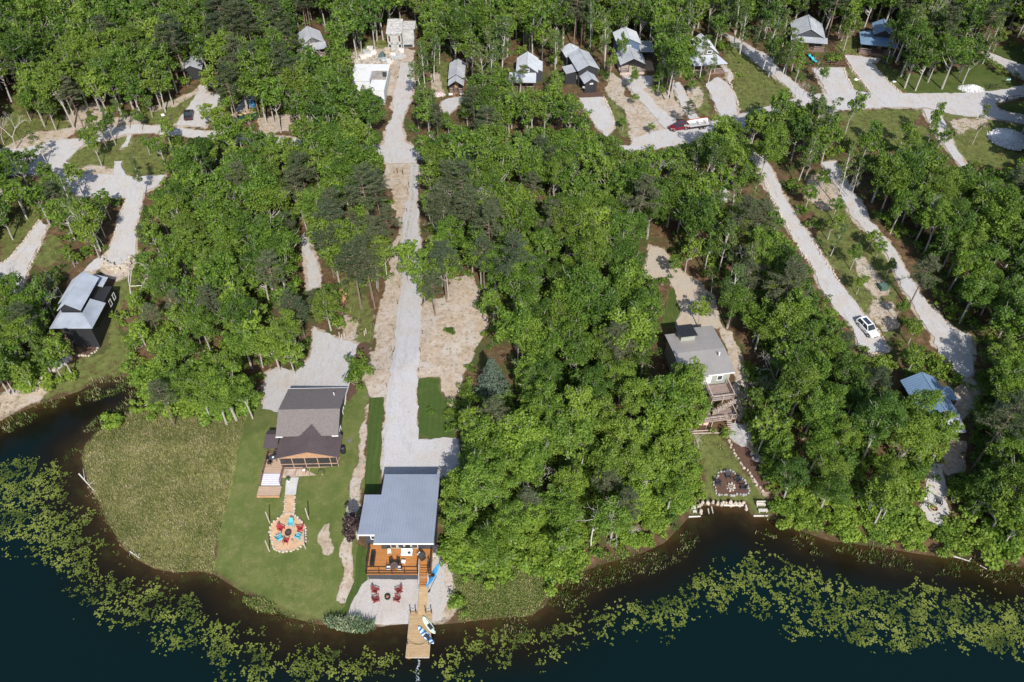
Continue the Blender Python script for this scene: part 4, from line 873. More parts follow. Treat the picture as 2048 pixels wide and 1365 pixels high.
stones('stone_edging','stone edging on the right side of the gravel drive above the white car','stone border',[(1626,482),(1641,509),(1663,540),(1676,564)],0.5,0.35,STONE,False,0.25,11)
stones('stone_edging','stone edging curving past the right side of the white car','stone border',[(1729,633),(1755,662),(1781,703),(1736,709)],0.5,0.35,STONE,False,0.2,12)
stones('stone_edging','stone edging at the left of the drive below the navy cabin','stone border',[(1689,111),(1707,142),(1742,187)],0.5,0.35,STONE,False,0.2,13)
stones('stone_edging','stone edging at the right of the drive below the navy cabin','stone border',[(1744,129),(1773,161),(1803,188)],0.5,0.35,STONE,False,0.2,14)
stones('stone_edging','stone edging at the right of the parking bay below the pale roofed cabin','stone border',[(1686,137),(1695,158),(1707,182)],0.5,0.35,STONE,False,0.2,15)
stones('stone_edging','stone edging round the drive bay of the olive cabin','stone border',[(1457,140),(1466,155),(1459,167),(1472,195),(1476,212)],0.5,0.35,STONE,False,0.2,16)
stones('stone_edging','stone edging down the right side of the gravel bay below the black cabins','stone border',[(1206,194),(1219,219),(1229,245)],0.5,0.35,STONE,False,0.2,17)
stones('stone_edging','stone edging of the far right grass island','stone border',[(1990,210),(2000,222),(2030,230),(2048,233)],0.5,0.35,STONE,False,0.2,18)
stones('retaining_wall','low pale stone retaining wall round the dark cove by the benches','retaining wall',[(1402,1031),(1397,1012),(1410,1008),(1440,1010),(1490,1012),(1495,1024)],0.55,0.55,STONE,False,0.2,19,rows=2)
stones('stone_edging','curved stone edging between the bank lawn and the mulch path on the right','stone border',[(1457,878),(1473,915),(1482,930),(1497,944),(1513,968),(1528,985)],0.45,0.3,STONE,False,0.2,20)
stones('stone_pile','tumbled pale rocks beside the mulch path under the right trees','rock pile',[(1508,914),(1520,925),(1530,945),(1538,962)],0.6,0.5,STONE_G,False,0.6,21,rows=2,step=0.6)
stones('bed_edging','stone and soil edging of the planted bed in front of the black house','stone border',[(155,712),(175,713),(192,704),(198,694)],0.4,0.3,STONE,False,0.2,22)
stones('rock_pile','tan rocks under the trees on the left bank by the path','rock pile',[(62,775),(75,772),(88,760),(98,745),(108,735)],0.7,0.5,STONE,False,0.5,23,rows=2,step=0.7)
chs=[(582,1050,AQUA,'aqua','behind the fire bowl nearest the path',10),(563,1060,RED,'red','at the upper left of the fire bowl',0),(600,1060,RED,'red','at the upper right of the fire bowl',0),
(560,1078,AQUA,'aqua','at the lower left of the fire bowl',0),(597,1075,AQUA,'aqua','at the lower right of the fire bowl',0),(573,1084,RED,'red','at the lake side of the fire bowl',0)]
for x,y,m_,cn,l,_ in chs:
    adirondack('adirondack_chair',m_,'%s adirondack chair %s, stone circle'%(cn,l),G(x,y,0.13),face_to(x,y,577,1068),'coloured chairs in the stone fire circle')
t=thing('fire_bowl','dark metal fire bowl in the middle of the coloured chairs','fire pit',G(577,1068,0.12)); m=MB(); m.ring((0,0),0.48,0.42,0.2,0.42,16); m.build('rim',DARKM,t); m=MB(); m.cyl((0,0,0.05),(0,0,0.3),0.25,0.44,n=16); m.build('bowl',M('rusty_bowl',(0.10,0.055,0.045),0.8,0.3,4),t)
for x,y,l in((584.5,1084,'beside the lower red chair'),(591.5,1054,'left of the upper right red chair'),(561,1066,'beside the left red chair')):
    t=thing('stool','small tan stump stool %s in the fire circle'%l,'stool',G(x,y,0.13),0,'stools in the fire circle'); MB().cyl((0,0,0),(0,0,0.38),0.2,0.18,n=10).build('seat',TANF,t)
for x,y,l in((539.5,1046,'left of the path, upper one'),(617.5,1039,'right of the path'),(539,1103,'left of the fire circle'),(611,1097,'right of the fire circle')):
    t=MB().cyl((0,0,-0.2),(0,0,2.9),0.1,0.085,n=8).build('lawn_post',POST_T,None,loc=G(x,y)); tag(t,'tall bare timber post standing on the mown lawn %s'%l,'post','timber posts round the fire circle')
# furniture on the lake deck
z=3.0
def on(x,y,zz=z): return (x,y,zz)
t=thing('dining_table','round brown slatted table against the lake deck railing','table',on(-16.55,56.75)); MB().cyl((0,0,0.68),(0,0,0.73),0.55,n=20).build('tabletop',M('brown_table',(0.13,0.09,0.08),0.6,0.2),t); MB().bar((0,0,0),(0,0,0.68),0.1).build('leg',DARKM,t)
def chair(label,loc,rot,seat,frame,group=None,cat='chair'):
    t=thing('patio_chair',label,cat,loc,rot,group); m=MB(); m.box(-0.27,0.27,-0.27,0.27,0.4,0.48); m.build('seat',seat,t)
    m=MB(); m.obox((0,0.27,0.7),(0.54,0.06,0.5),0,12); m.build('backrest',frame,t)
    m=MB()
    for a in(-0.24,0.24):
        for b_ in(-0.24,0.24): m.bar((a,b_,0),(a,b_,0.42),0.04)
        m.bar((a*1.15,-0.25,0.62),(a*1.15,0.27,0.62),0.05)
    m.build('frame',frame,t); return t
chair('dark chair with a white cushion left of the round brown table on the lake deck',on(-17.35,56.55),90,CLOTHW,DARKM); chair('dark chair with a white cushion right of the round brown table on the lake deck',on(-15.75,56.55),-90,CLOTHW,DARKM)
chair('dark chair behind the left of the round brown table on the lake deck',on(-17.0,57.35),20,DARKM,DARKM); chair('dark chair behind the right of the round brown table on the lake deck',on(-16.1,57.35),-20,DARKM,DARKM)
chair('tan wicker armchair with a white cushion near the left house wall on the lake deck',on(-17.5,59.1),10,CLOTHW,TANF,cat='armchair'); chair('white cushioned armchair angled by the dark cabinet on the lake deck',on(-13.15,58.7),-35,CLOTHW,DARKM,cat='armchair')
t=thing('grill_cabinet','square dark grill box turned at an angle at the right of the lake deck','grill',on(-12.75,58.3),35); MB().box(-0.38,0.38,-0.38,0.38,0,0.7).build('body',DARKM,t); MB().box(-0.4,0.4,-0.4,0.4,0.7,0.76).build('lid',M('dark_grey_lid',(0.07,0.07,0.075),0.4),t)
t=thing('storage_bench','black storage bench with grey lids along the left deck railing','bench',on(-19.75,58.0)); MB().box(-0.3,0.3,-1.1,1.1,0,0.55).build('body',DARKM,t); m=MB(); m.cyl((0,-0.6,0.6),(0,0.2,0.6),0.16,n=10); m.build('cover',M('black_gloss',(0.02,0.02,0.025),0.15),t)
t=thing('sofa','white two-seat sofa against the glass doors on the lake deck','sofa',on(-15.0,59.0)); MB().box(-0.8,0.8,-0.42,0.4,0.15,0.42).build('seat',CLOTHW,t); m=MB(); m.box(-0.8,0.8,0.26,0.4,0.43,0.85); m.build('backrest',CLOTHW,t); MB().obox((0.35,-0.1,0.47),(0.4,0.3,0.1),10).build('cushion',CHARC,t)
t=thing('side_table','small white table in the open middle of the lake deck','table',on(-15.35,57.55),-8); MB().box(-0.3,0.3,-0.26,0.26,0.38,0.43).build('tabletop',W_WHITE,t); m=MB(); [m.bar((a,b_,0),(a,b_,0.38),0.04) for a in(-0.26,0.26) for b_ in(-0.22,0.22)]; m.build('leg',W_WHITE,t)
t=thing('air_conditioner','grey outdoor air conditioner on a concrete pad right of the lake deck','air conditioner',G(873,1104,0.0)); MB().box(-0.6,0.6,-0.75,0.75,-0.3,0.12).build('pad',CONC,t); MB().box(-0.42,0.42,-0.2,0.6,0.12,0.85).build('case',M('grey_case',(0.30,0.30,0.30),0.5),t); MB().ring((0,0.2),0.32,0.22,0.85,0.88,16).build('fan_grille',DARKM,t)
# boards and kayak
def hull(mb,L,W,T,n=16,rocker=0.12,point=1.6):
    rings=[]
    for i in range(n+1):
        u=-1+2*i/n; w=W/2*(max(0.0,1-abs(u)**point))**0.55+0.004; zz=rocker*abs(u)**2.5
        rings.append([(u*L/2,-w,zz+T*0.5),(u*L/2,-w*0.7,zz),(u*L/2,w*0.7,zz),(u*L/2,w,zz+T*0.5),(u*L/2,w*0.75,zz+T),(u*L/2,-w*0.75,zz+T)])
    vs=[p for r_ in rings for p in r_]; fs=[(i*6+j,i*6+(j+1)%6,(i+1)*6+(j+1)%6,(i+1)*6+j) for i in range(n) for j in range(6)]
    fs+=[(5,4,3,2,1,0),tuple(n*6+j for j in range(6))]
    return mb.add(vs,fs)
def mat_board(name,base,c2,c3,ph):
    t=NT(name); v=t.obj(); w=t.n('ShaderNodeTexWave',wave_type='BANDS'); w.inputs['Scale'].default_value=0.5; w.inputs['Distortion'].default_value=6; w.inputs['Detail'].default_value=1; w.inputs['Phase Offset'].default_value=ph; t.l(v,w.inputs['Vector'])
    c=t.ramp(w.outputs['Fac'],[(0.42,base),(0.5,c2),(0.72,c2),(0.8,c3)]); return t.out(c,0.35,0,0.5)
for nm_,lab,px,py,pa,pb,mt in(('paddle_board','white and lime paddle board lying on the dock near its shore end',858,1250,(845.7,1233.3),(870.5,1267.6),mat_board('lime_board',(0.72,0.76,0.70),(0.30,0.58,0.16),(0.70,0.75,0.68),1.0)),
                        ('paddle_board','blue patterned paddle board lying diagonally on the dock near its lake end',852,1270,(836.2,1253.3),(867.6,1287.6),mat_board('blue_board',(0.66,0.72,0.80),(0.10,0.30,0.55),(0.05,0.16,0.36),2.5))):
    a=PZ(*pa,0.8); c=PZ(*pb,0.8); mid=(a+c)/2; ang=math.degrees(math.atan2(c[1]-a[1],c[0]-a[0])); L=float(np.hypot(*(c-a)[:2]))
    t=thing(nm_,lab,'paddle board',(mid[0],mid[1],0.62),ang,'paddle boards on the dock'); hull(MB(),L,0.8,0.12,rocker=0.1,point=2.4).build('board',mt,t,smooth=False)
    MB().box(-0.2,0.75,-0.24,0.24,0.121,0.135).build('deck_pad',CHARC,t)
    p=MB(); p.cyl((-0.9,0.16,0.18),(1.0,0.24,0.18),0.018,n=6); p.obox((1.15,0.25,0.18),(0.4,0.17,0.02),3); p.build('paddle',DARKM,t)
a=G(855,1172,0.25); c=G(876,1131,0.25); ang=math.degrees(math.atan2(c[1]-a[1],c[0]-a[0]))
t=thing('kayak','long blue kayak lying on the sand right of the lake deck stairs','kayak',((a[0]+c[0])/2,(a[1]+c[1])/2,H(a[0],a[1])+0.25),ang)
def mat_kayak():
    t_=NT('blue_plastic_hull'); n=t_.noise(1.2,3,0.6,t_.obj()); c_=t_.ramp(n,[(0.3,(0.02,0.20,0.50)),(0.7,(0.09,0.42,0.72))]); return t_.out(c_,0.35,0,0.5)
hull(MB(),3.9,0.78,0.34,rocker=0.14,point=1.9).build('hull',mat_kayak(),t); m=MB(); m.ring((0,0),0.3,0.25,0.34,0.38,14); m.build('cockpit_rim',DARKM,t); MB().cyl((0,0,0.335),(0,0,0.35),0.25,n=14).build('cockpit',DARKM,t)
m=MB(); m.cyl((-2.0,-0.55,-0.15),(0.2,-0.5,0.2),0.025,n=6); m.obox((-2.15,-0.56,-0.16),(0.45,0.2,0.03),2); m.build('paddle',DARKM,t)
# side deck furniture of the shingle house
t=thing('patio_table','dark glass patio table with a white tray on the timber side deck','table',(-37.3,75.3,3.25),8); MB().box(-0.75,0.45,-0.4,0.4,0.68,0.73).build('tabletop',M('smoked_glass',(0.06,0.07,0.08),0.15),t); m=MB(); [m.bar((a_,b_,0),(a_,b_,0.68),0.05) for a_ in(-0.65,0.35) for b_ in(-0.32,0.32)]; m.build('leg',DARKM,t); MB().box(-0.25,0.05,-0.15,0.15,0.73,0.77).build('tray',W_WHITE,t)
for i,(x,y,r_,l) in enumerate(((-38.2,75.4,90,'left of the glass patio table'),(-37.8,74.5,170,'in front of the glass patio table'),(-36.4,75.5,-80,'right of the glass patio table'),(-37.3,76.2,0,'behind the glass patio table'))):
    chair('black metal chair %s on the side deck'%l,(x,y,3.25),r_,DARKM,DARKM,'patio chairs on the side deck')
t=thing('potted_plant','small leafy potted plant at the corner of the side deck walk','plant',G(577,962,0.15)); MB().cyl((0,0,0),(0,0,0.35),0.17,0.22,n=10).build('pot',W_WHITE,t)
m=MB(); r_=random.Random(3)
for i in range(60): a_=r_.random()*6.28; e=r_.random()*0.4; m.obox((math.cos(a_)*e,math.sin(a_)*e,0.4+r_.random()*0.4),(0.16,0.1,0.01),r_.random()*360,r_.gauss(0,40))
FOLI=M('garden_leaf',(0.05,0.10,0.03),0.7,0.4,5); m.build('foliage',FOLI,t)
t=thing('rain_barrel','large black round lidded barrel beside the right porch post of the shingle house','barrel',G(687,905)); MB().cyl((0,0,0),(0,0,1.1),0.42,0.38,n=14).build('body',DARKM,t); MB().cyl((0,0,1.1),(0,0,1.22),0.3,0.15,n=14).build('lid',CHARC,t)
t=MB().cyl((0,0,-0.1),(0,0,0.12),0.35,n=14).build('manhole_cover',M('grey_lid',(0.16,0.16,0.155),0.8),None,loc=G(700,882)); tag(t,'round grey septic lid set in the lawn right of the shingle house','manhole cover')
t=thing('crate_table','tan crate with a white top on the stone apron of the shingle house','crate',G(608.5,944,0.4)); MB().box(-0.3,0.3,-0.3,0.3,0,0.45).build('box',WOOD,t); MB().box(-0.2,0.2,-0.2,0.2,0.45,0.5).build('lid',W_WHITE,t)
t=thing('lounge_frame','curved black metal lounger frame on the stone apron','lounger',G(641,948,0.4)); m=MB(); m.tube([(-0.5,-0.2,0.1),(-0.3,0.25,0.35),(0.2,0.3,0.4),(0.6,0.0,0.3),(0.6,-0.3,0.0)],0.03); m.tube([(-0.5,0.1,0.1),(-0.2,0.5,0.35),(0.3,0.5,0.4),(0.7,0.2,0.1)],0.03); m.build('frame',DARKM,t)
# gravel yard edge timbers and mulch bed
sheet('mulch_bed',fpoly([(718,688),(738,690),(736,720),(724,757),(714,781),(693,803),(693,790),(702,764),(708,720)]),0.13,MULCH,wob=0.15)
sheet('mulch_bed',fpoly([(165,690),(195,690),(192,705),(168,712)]),0.10,MULCH,wob=0.15)
sheet('mulch_bed',fpoly([(1439,945),(1463,942),(1487,960),(1500,985),(1495,991),(1434,991),(1428,967)]),0.12,MULCH,wob=0.1)
sheet('mulch_path',fpoly([(1466,886),(1496,898),(1521,931),(1546,985),(1530,986),(1513,965),(1497,941),(1480,925)]),0.12,MULCH,wob=0.2)
sheet('rock_slab',fpoly([(1457,850),(1480,848),(1498,858),(1503,880),(1494,896),(1473,888),(1457,876)]),0.14,STONE_G,wob=0.3)
sheet('mulch_bed',fpoly([(1160,188),(1200,186),(1207,195),(1158,197)]),0.16,MULCH,wob=0.1)
stones('stone_border','stone ring of the mulched fire area on the right bank lawn','stone border',[(1439,945),(1463,942),(1487,960),(1500,985),(1495,991),(1434,991),(1428,967)],0.42,0.35,STONE_G,True,0.15,30,rows=1)
stones('planter_edging','stone ring round the right bank fire pit','fire pit border',[(1452,975),(1458,967),(1466,968),(1470,976),(1464,983),(1455,983)],0.35,0.35,STONE,True,0.1,31)
fire_pit('small stone fire pit between four charcoal chairs on the right bank',G(1461,975,0.12),0.45,STONE_G)
for x,y,l in((1456,955,'behind the stone fire pit'),(1475,963,'at the upper right of the stone fire pit'),(1485,977,'at the lower right of the stone fire pit'),(1437,968,'left of the stone fire pit')):
    adirondack('adirondack_chair',CHARC,'charcoal adirondack chair %s on the right bank'%l,G(x,y,0.13),face_to(x,y,1461,975),'charcoal chairs on the right bank')
def bench(label,loc,rot,L,mat,back=True):
    t=thing('bench',label,'bench',loc,rot); MB().box(-L/2,L/2,-0.25,0.25,0.4,0.46).build('seat',mat,t)
    if back: m=MB(); m.obox((0,0.3,0.7),(L,0.06,0.45),0,10); m.build('backrest',mat,t)
    for s in(-1,1): m=MB(); m.box(s*(L/2-0.12)-0.05,s*(L/2-0.12)+0.05,-0.22,0.25,0,0.4); m.build('leg',mat,t)
    return t
PALEW=M('pale_weathered_wood',(0.56,0.52,0.47),0.85,0.15,3)
bench('pale weathered bench with a plank table at the right corner of the cove',G(1521,1012),0,1.4,PALEW); t=thing('plank_table','pale plank table in front of the right cove bench','table',G(1525,1024)); MB().box(-0.7,0.7,-0.25,0.25,0.4,0.47).build('tabletop',PALEW,t); m=MB(); m.box(-0.6,-0.5,-0.2,0.2,0,0.4); m.box(0.5,0.6,-0.2,0.2,0,0.4); m.build('leg',PALEW,t)
bench('small pale chair bench on the left corner of the cove',G(1386,1018),0,0.7,PALEW); t=thing('footstool','small pale footstool in front of the left cove chair','stool',G(1389,1025)); MB().box(-0.3,0.3,-0.2,0.2,0.25,0.32).build('seat',PALEW,t); m=MB(); m.box(-0.27,-0.2,-0.17,0.17,0,0.25); m.box(0.2,0.27,-0.17,0.17,0,0.25); m.build('leg',PALEW,t)
def log(label,a,b,r=0.12,mat=None,h=0.1,cat='log'):
    a=np.array(G(*a,h)); b=np.array(G(*b,h)); d=b-a
    o=MB().cyl((0,0,0),tuple(d),r,r*0.8,n=8).build('log',mat or PALEW,None,loc=tuple(a)); return tag(o,label,cat)
def zlog(label,a,b,r,z0=0.05,br=(),mat=None,name='driftwood'):
    a=PZ(*a,z0); b=PZ(*b,z0); m=MB(); m.cyl((0,0,0),tuple(b-a),r,r*0.6,n=7)
    for (c,d) in br: c=PZ(*c,z0)-a; d=PZ(*d,z0+0.3)-a; m.cyl(tuple(c),tuple(d),r*0.5,r*0.25,n=5)
    return tag(m.build(name,mat or PALEW,None,loc=tuple(a)),label,'log')
log('pale timber edging beam left of the cove mouth',(1377,1034),(1401,1033),0.14); log('pale timber edging beam right of the cove mouth',(1507,1032),(1536,1032),0.14); log('pale timber beam along the head of the cove',(1447,1011),(1486,1011),0.15,h=0.35)
zlog('short grey plank standing in the left of the cove water',(1416,1018),(1418,1028),0.11,0.1); zlog('second short grey plank in the cove water, nearer the middle',(1423,1014),(1426,1027),0.11,0.1)
zlog('bleached fallen branch at the left edge of the meadow peninsula',(158,948),(190,984),0.12,0.15,[((170,962),(166,938)),((178,970),(188,962))])
zlog('thin bleached pole lying over the inlet by the tall trees',(260,825),(322,797),0.09,0.35)
zlog('forked bleached branch on the lower meadow shore',(260,1103),(280,1117),0.1,0.25,[((262,1104),(258,1112)),((276,1112),(280,1107)),((268,1104),(266,1098))])
zlog('long bleached log at the far right shoreline',(1898,1110),(1940,1123),0.13,0.15,[((1938,1122),(1943,1116))]); zlog('short bleached log end beyond the long one, far right',(1960,1131),(1974,1139),0.08,0.08); zlog('slim white log on the right bank under the trees',(1802,1088),(1823,1090),0.09,0.2)
log('grey boards stacked at the foot of the brown stair deck, left',(1380,863),(1432,860),0.1,POST_T,0.3,'timber'); log('lower grey board at the foot of the brown stair deck',(1384,867),(1446,866),0.1,POST_T,0.15,'timber')
t=thing('canopy_cloth','faded pink and white striped cloth canopy below the brown stair deck','canopy',G(1398,846,0.9)); m=MB(); m.add([(-1.3,-0.5,0),(1.3,-0.5,0),(1.7,0,0.45),(1.3,0.5,0),(-1.3,0.5,0),(-1.3,0,0.45)],[(0,1,2,5),(5,2,3,4),(1,3,2)]); m.build('cloth',PINKF,t); m=MB(); [m.bar((x,y,-0.9),(x,y,0),0.05) for x in(-1.2,1.2) for y in(-0.45,0.45)]; m.build('pole',POST_T,t)
# fire pit by the far right house
fire_pit('round sandstone fire pit at the end of the shaded right hand path',G(1866,1018,0.1),0.75,STONE)
adirondack('adirondack_chair',CHARC,'black adirondack chair right of the sandstone fire pit',G(1877,1008,0.12),-20,None); adirondack('adirondack_chair',PALEW,'white adirondack chair left of the sandstone fire pit',G(1853,1006,0.12),30,None)
# ---------------- vehicles ----------------
def wheel(t,x,y,r=0.36):
    w=MB().cyl((x,y-0.11,r),(x,y+0.11,r),r,n=14).build('wheel',M('tyre_rubber',(0.02,0.02,0.022),0.9,0.2),t); MB().cyl((x,y-0.125,r),(x,y+0.125,r),r*0.6,n=12).build('rim',M('alloy',(0.5,0.5,0.52),0.35,0.1,metal=0.8),w)
def car(name,label,cat,loc,rot,L,W,Hh,paint,suv=True,group=None):
    """front along +x"""
    t=thing(name,label,cat,loc,rot,group)
    def loft(secs):  # secs: x, half width, z0, z1
        m=MB(); n=len(secs); vs=[]
        for x,hw,z0,z1 in secs: vs+=[(x,-hw,z0),(x,hw,z0),(x,hw*1.0,(z0+z1)/2+0.05),(x,hw*0.93,z1),(x,-hw*0.93,z1),(x,-hw,(z0+z1)/2+0.05)]
        fs=[(i*6+j,i*6+(j+1)%6,i*6+6+(j+1)%6,i*6+6+j) for i in range(n-1) for j in range(6)]+[(0,1,2,3,4,5),tuple((n-1)*6+j for j in range(5,-1,-1))]
        return m.add(vs,fs)
    h=L/2; w=W/2; bz=Hh*0.56
    body=loft([(-h,w*0.86,0.45,bz*0.95),(-h+0.15,w*0.96,0.3,bz),(-h*0.5,w,0.25,bz*1.02),(h*0.25,w,0.25,bz*1.0),(h*0.62,w*0.98,0.25,bz*0.95),(h*0.9,w*0.92,0.3,bz*0.84),(h,w*0.78,0.42,bz*0.66)])
    for p in (1,): bo=body.build('body',paint,t,smooth=False)
    mod=bo.modifiers.new('bevel','BEVEL'); mod.width=0.06; mod.segments=2; mod.limit_method='ANGLE'
    r0=-h*0.93 if suv else -h*0.55
    cab=MB(); b=[(r0,w*0.88),(h*0.42,w*0.88)]; tp=[(r0+0.3,w*0.72),(h*0.12,w*0.72)]
    cab.add([(b[0][0],-b[0][1],bz),(b[1][0],-b[1][1],bz),(b[1][0],b[1][1],bz),(b[0][0],b[0][1],bz),(tp[0][0],-tp[0][1],Hh-0.04),(tp[1][0],-tp[1][1],Hh-0.04),(tp[1][0],tp[1][1],Hh-0.04),(tp[0][0],tp[0][1],Hh-0.04)],[(0,1,5,4),(1,2,6,5),(2,3,7,6),(3,0,4,7),(4,5,6,7)])
    cab.build('window',GLASS,t)
    rf=MB(); rf.box(tp[0][0]-0.02,tp[1][0]+0.05,-tp[0][1]-0.02,tp[0][1]+0.02,Hh-0.05,Hh+0.01)
    for s in(-1,1):
        rf.bar((b[1][0],s*b[1][1],bz),(tp[1][0],s*tp[1][1],Hh-0.03),0.09); rf.bar((b[0][0],s*b[0][1],bz),(tp[0][0],s*tp[0][1],Hh-0.03),0.16)
        xm=(b[0][0]+b[1][0])/2; rf.bar((xm,s*b[0][1]*1.0,bz),(xm,s*tp[0][1]*1.02,Hh-0.03),0.08)
    ro=rf.build('roof',paint,t)
    if suv: MB().box(tp[0][0]+0.35,tp[1][0]-0.15,-w*0.45,w*0.45,Hh+0.011,Hh+0.02).build('sunroof',GLASS,ro)
    for s in(-1,1):
        MB().obox((h-0.16,s*w*0.66,bz*0.72),(0.2,0.32,0.12),s*-18).build('headlight',M('lamp_glass',(0.55,0.57,0.6),0.1),t)
        MB().obox((-h+0.04,s*w*0.72,bz*0.8),(0.1,0.24,0.22)).build('tail_light',M('red_lamp',(0.3,0.01,0.01),0.2),t)
        MB().obox((h*0.38,s*(w+0.08),bz+0.05),(0.14,0.18,0.12)).build('mirror',paint,t)
    MB().box(h-0.06,h+0.02,-w*0.5,w*0.5,0.42,0.6).build('grille',DARKM,t)
    for x in(-h*0.6,h*0.62):
        for s in(-1,1): wheel(t,x,s*(w-0.07),0.37)
    return t
def slope_z(x,y): return H(x,y)+0.12
p=G(1733,662); car('parked_car','white car with a black glass roof parked on a stone-edged gravel drive','car',(p[0],p[1],slope_z(p[0],p[1])),-71,4.7,1.9,1.65,M('white_car_paint',(0.80,0.80,0.80),0.25,0.03,spec=0.6))
p=G(379,235); t=car('parked_car','black open-backed vehicle parked on the upper left gravel drive','car',(p[0],p[1],slope_z(p[0],p[1])),100,4.3,1.9,1.7,M('black_car_paint',(0.025,0.025,0.03),0.3,0.1,spec=0.6),suv=False)
p=G(1357,259); car('parked_car','dark red car towing the white boat on the upper lane','car',(p[0],p[1],slope_z(p[0],p[1])),195,4.6,1.9,1.6,M('dark_red_paint',(0.17,0.015,0.03),0.25,0.1,spec=0.6))
p=G(1392,256); t=thing('boat_trailer','white boat with a red side stripe on a tandem-axle trailer behind the dark red car','boat trailer',(p[0],p[1],slope_z(p[0],p[1])),15)
m=MB(); secs=[(-3.2,0.5),(-2.2,0.95),(0,1.15),(2.2,1.15),(3.0,1.1)]
vs=[];
for x,w_ in secs: vs+=[(x,-w_*0.35,0.55),(x,w_*0.35,0.55),(x,w_,1.45),(x,-w_,1.45)]
m.add(vs,[(i*4+j,i*4+(j+1)%4,i*4+4+(j+1)%4,i*4+4+j) for i in range(4) for j in range(4) if j!=2]+[(0,1,2,3),(19,18,17,16)]); m.build('hull',W_WHITE,t)
m=MB(); vs=[]
for x,w_ in secs: vs+=[(x,w_+0.01,1.2),(x,w_+0.06,1.5),(x,w_-0.12,1.5)]
m.add(vs,[(i*3+j,i*3+(j+1)%3,i*3+3+(j+1)%3,i*3+3+j) for i in range(4) for j in range(3)]); m.build('red_stripe',M('red_gelcoat',(0.5,0.02,0.03),0.3),t)
MB().box(-2.0,2.9,-0.95,0.95,0.8,0.9).build('cockpit_floor',M('grey_floor',(0.42,0.42,0.42),0.7),t); m=MB(); m.box(0.2,0.8,-0.7,-0.1,0.9,1.35); m.box(0.2,0.8,0.1,0.7,0.9,1.35); m.box(1.9,2.6,-0.8,0.8,0.9,1.3); m.build('seat',M('cream_seat',(0.6,0.58,0.55),0.7),t)
m=MB(); m.bar((-4.6,0,0.5),(-2.6,0,0.5),0.12); 
for s in(-1,1): m.bar((-2.6,s*0.9,0.5),(2.8,s*0.9,0.5),0.1)
m.build('frame',DARKM,t)
for x in(0.6,1.5):
    for s in(-1,1): wheel(t,x,s*1.12,0.33)
# dumpster, toilet and building materials
p=G(492,238); t=thing('dumpster','dark green dumpster heaped with scrap beside the second left drive','dumpster',p,27); m=MB(); m.box(-2.6,2.6,-1.15,-1.05,0,1.5); m.box(-2.6,2.6,1.05,1.15,0,1.5); m.box(-2.6,-2.5,-1.05,1.05,0,1.5); m.box(2.5,2.6,-1.05,1.05,0,1.5); m.box(-2.5,2.5,-1.05,1.05,0,0.1); [m.box(x,x+0.12,-1.22,-1.15,0,1.45) for x in(-2.4,-1.4,-0.4,0.6,1.6,2.3)]; m.build('container',M('dark_green_steel',(0.015,0.06,0.055),0.5,0.2),t)
r_=random.Random(8); m=MB(); [m.obox((r_.uniform(-2.3,2.3),r_.uniform(-0.9,0.9),1.2+r_.random()*0.5),(r_.uniform(0.2,1.2),r_.uniform(0.1,0.5),r_.uniform(0.05,0.3)),r_.random()*180,r_.gauss(0,20)) for i in range(60)]; m.build('scrap',M('mixed_scrap',(0.42,0.30,0.2),0.9,0.7,2.0),t)
p=G(506,214); t=thing('portable_toilet','blue portable toilet with a pale roof next to the dumpster','portable toilet',p,20); MB().box(-0.6,0.6,-0.6,0.6,0,2.1).build('body',M('blue_cabin_plastic',(0.03,0.15,0.30),0.5),t); MB().box(-0.65,0.65,-0.65,0.65,2.1,2.25).build('roof',W_WHITE,t); MB().box(-0.4,0.4,-0.63,-0.6,0.1,1.95).build('door',M('lighter_blue',(0.06,0.25,0.42),0.5),t)
def pile(name,label,cat,px,py,rx,ry,h,mat,seed=1,n=900,s=0.22):
    c=G(px,py); r=random.Random(seed); m=MB(); 
    N=18; vs=[(0,0,h)]; fs=[]
    for k,(f,zz) in enumerate(((0.35,0.8),(0.7,0.35),(1.0,-0.15))):
        for i in range(N): a=2*math.pi*i/N; e=f*(1+0.1*(r.random()-0.5)); vs.append((math.cos(a)*rx*e,math.sin(a)*ry*e,h*zz if zz>0 else -0.1))
    fs=[(0,1+i,1+(i+1)%N) for i in range(N)]+[(1+k*N+i,1+k*N+N+i,1+k*N+N+(i+1)%N,1+k*N+(i+1)%N) for k in range(2) for i in range(N)]
    m.add(vs,fs)
    for i in range(n):
        a=r.random()*6.28; e=math.sqrt(r.random())*1.08; zz=h*max(0,1-e)**1.0; q=s*(0.5+r.random()); m.obox((math.cos(a)*rx*e,math.sin(a)*ry*e,zz+0.02),(q,q*0.8,q*0.7),r.random()*90,r.gauss(0,30))
    return tag(m.build(name,mat,None,loc=c),label,cat)
PGR=M('white_crushed_rock',(0.60,0.60,0.60),0.95,0.3,3)
pile('gravel_heap','heap of pale crushed rock on the verge of the right upper road','gravel heap',1942,178,2.9,1.7,1.0,PGR,1,500)
pile('gravel_heap','large white crushed rock heap at the far right below the road','gravel heap',2018,278,4.2,4.4,1.6,PGR,2,900,0.3)
pile('brush_pile','pile of cut brown branches on the clearing left of the centre road','brush pile',678,594,1.4,1.8,0.7,WOOD,3,260,0.3)
PAL=M('stacked_pallet_goods',(0.66,0.64,0.60),0.8,0.25,1.5)
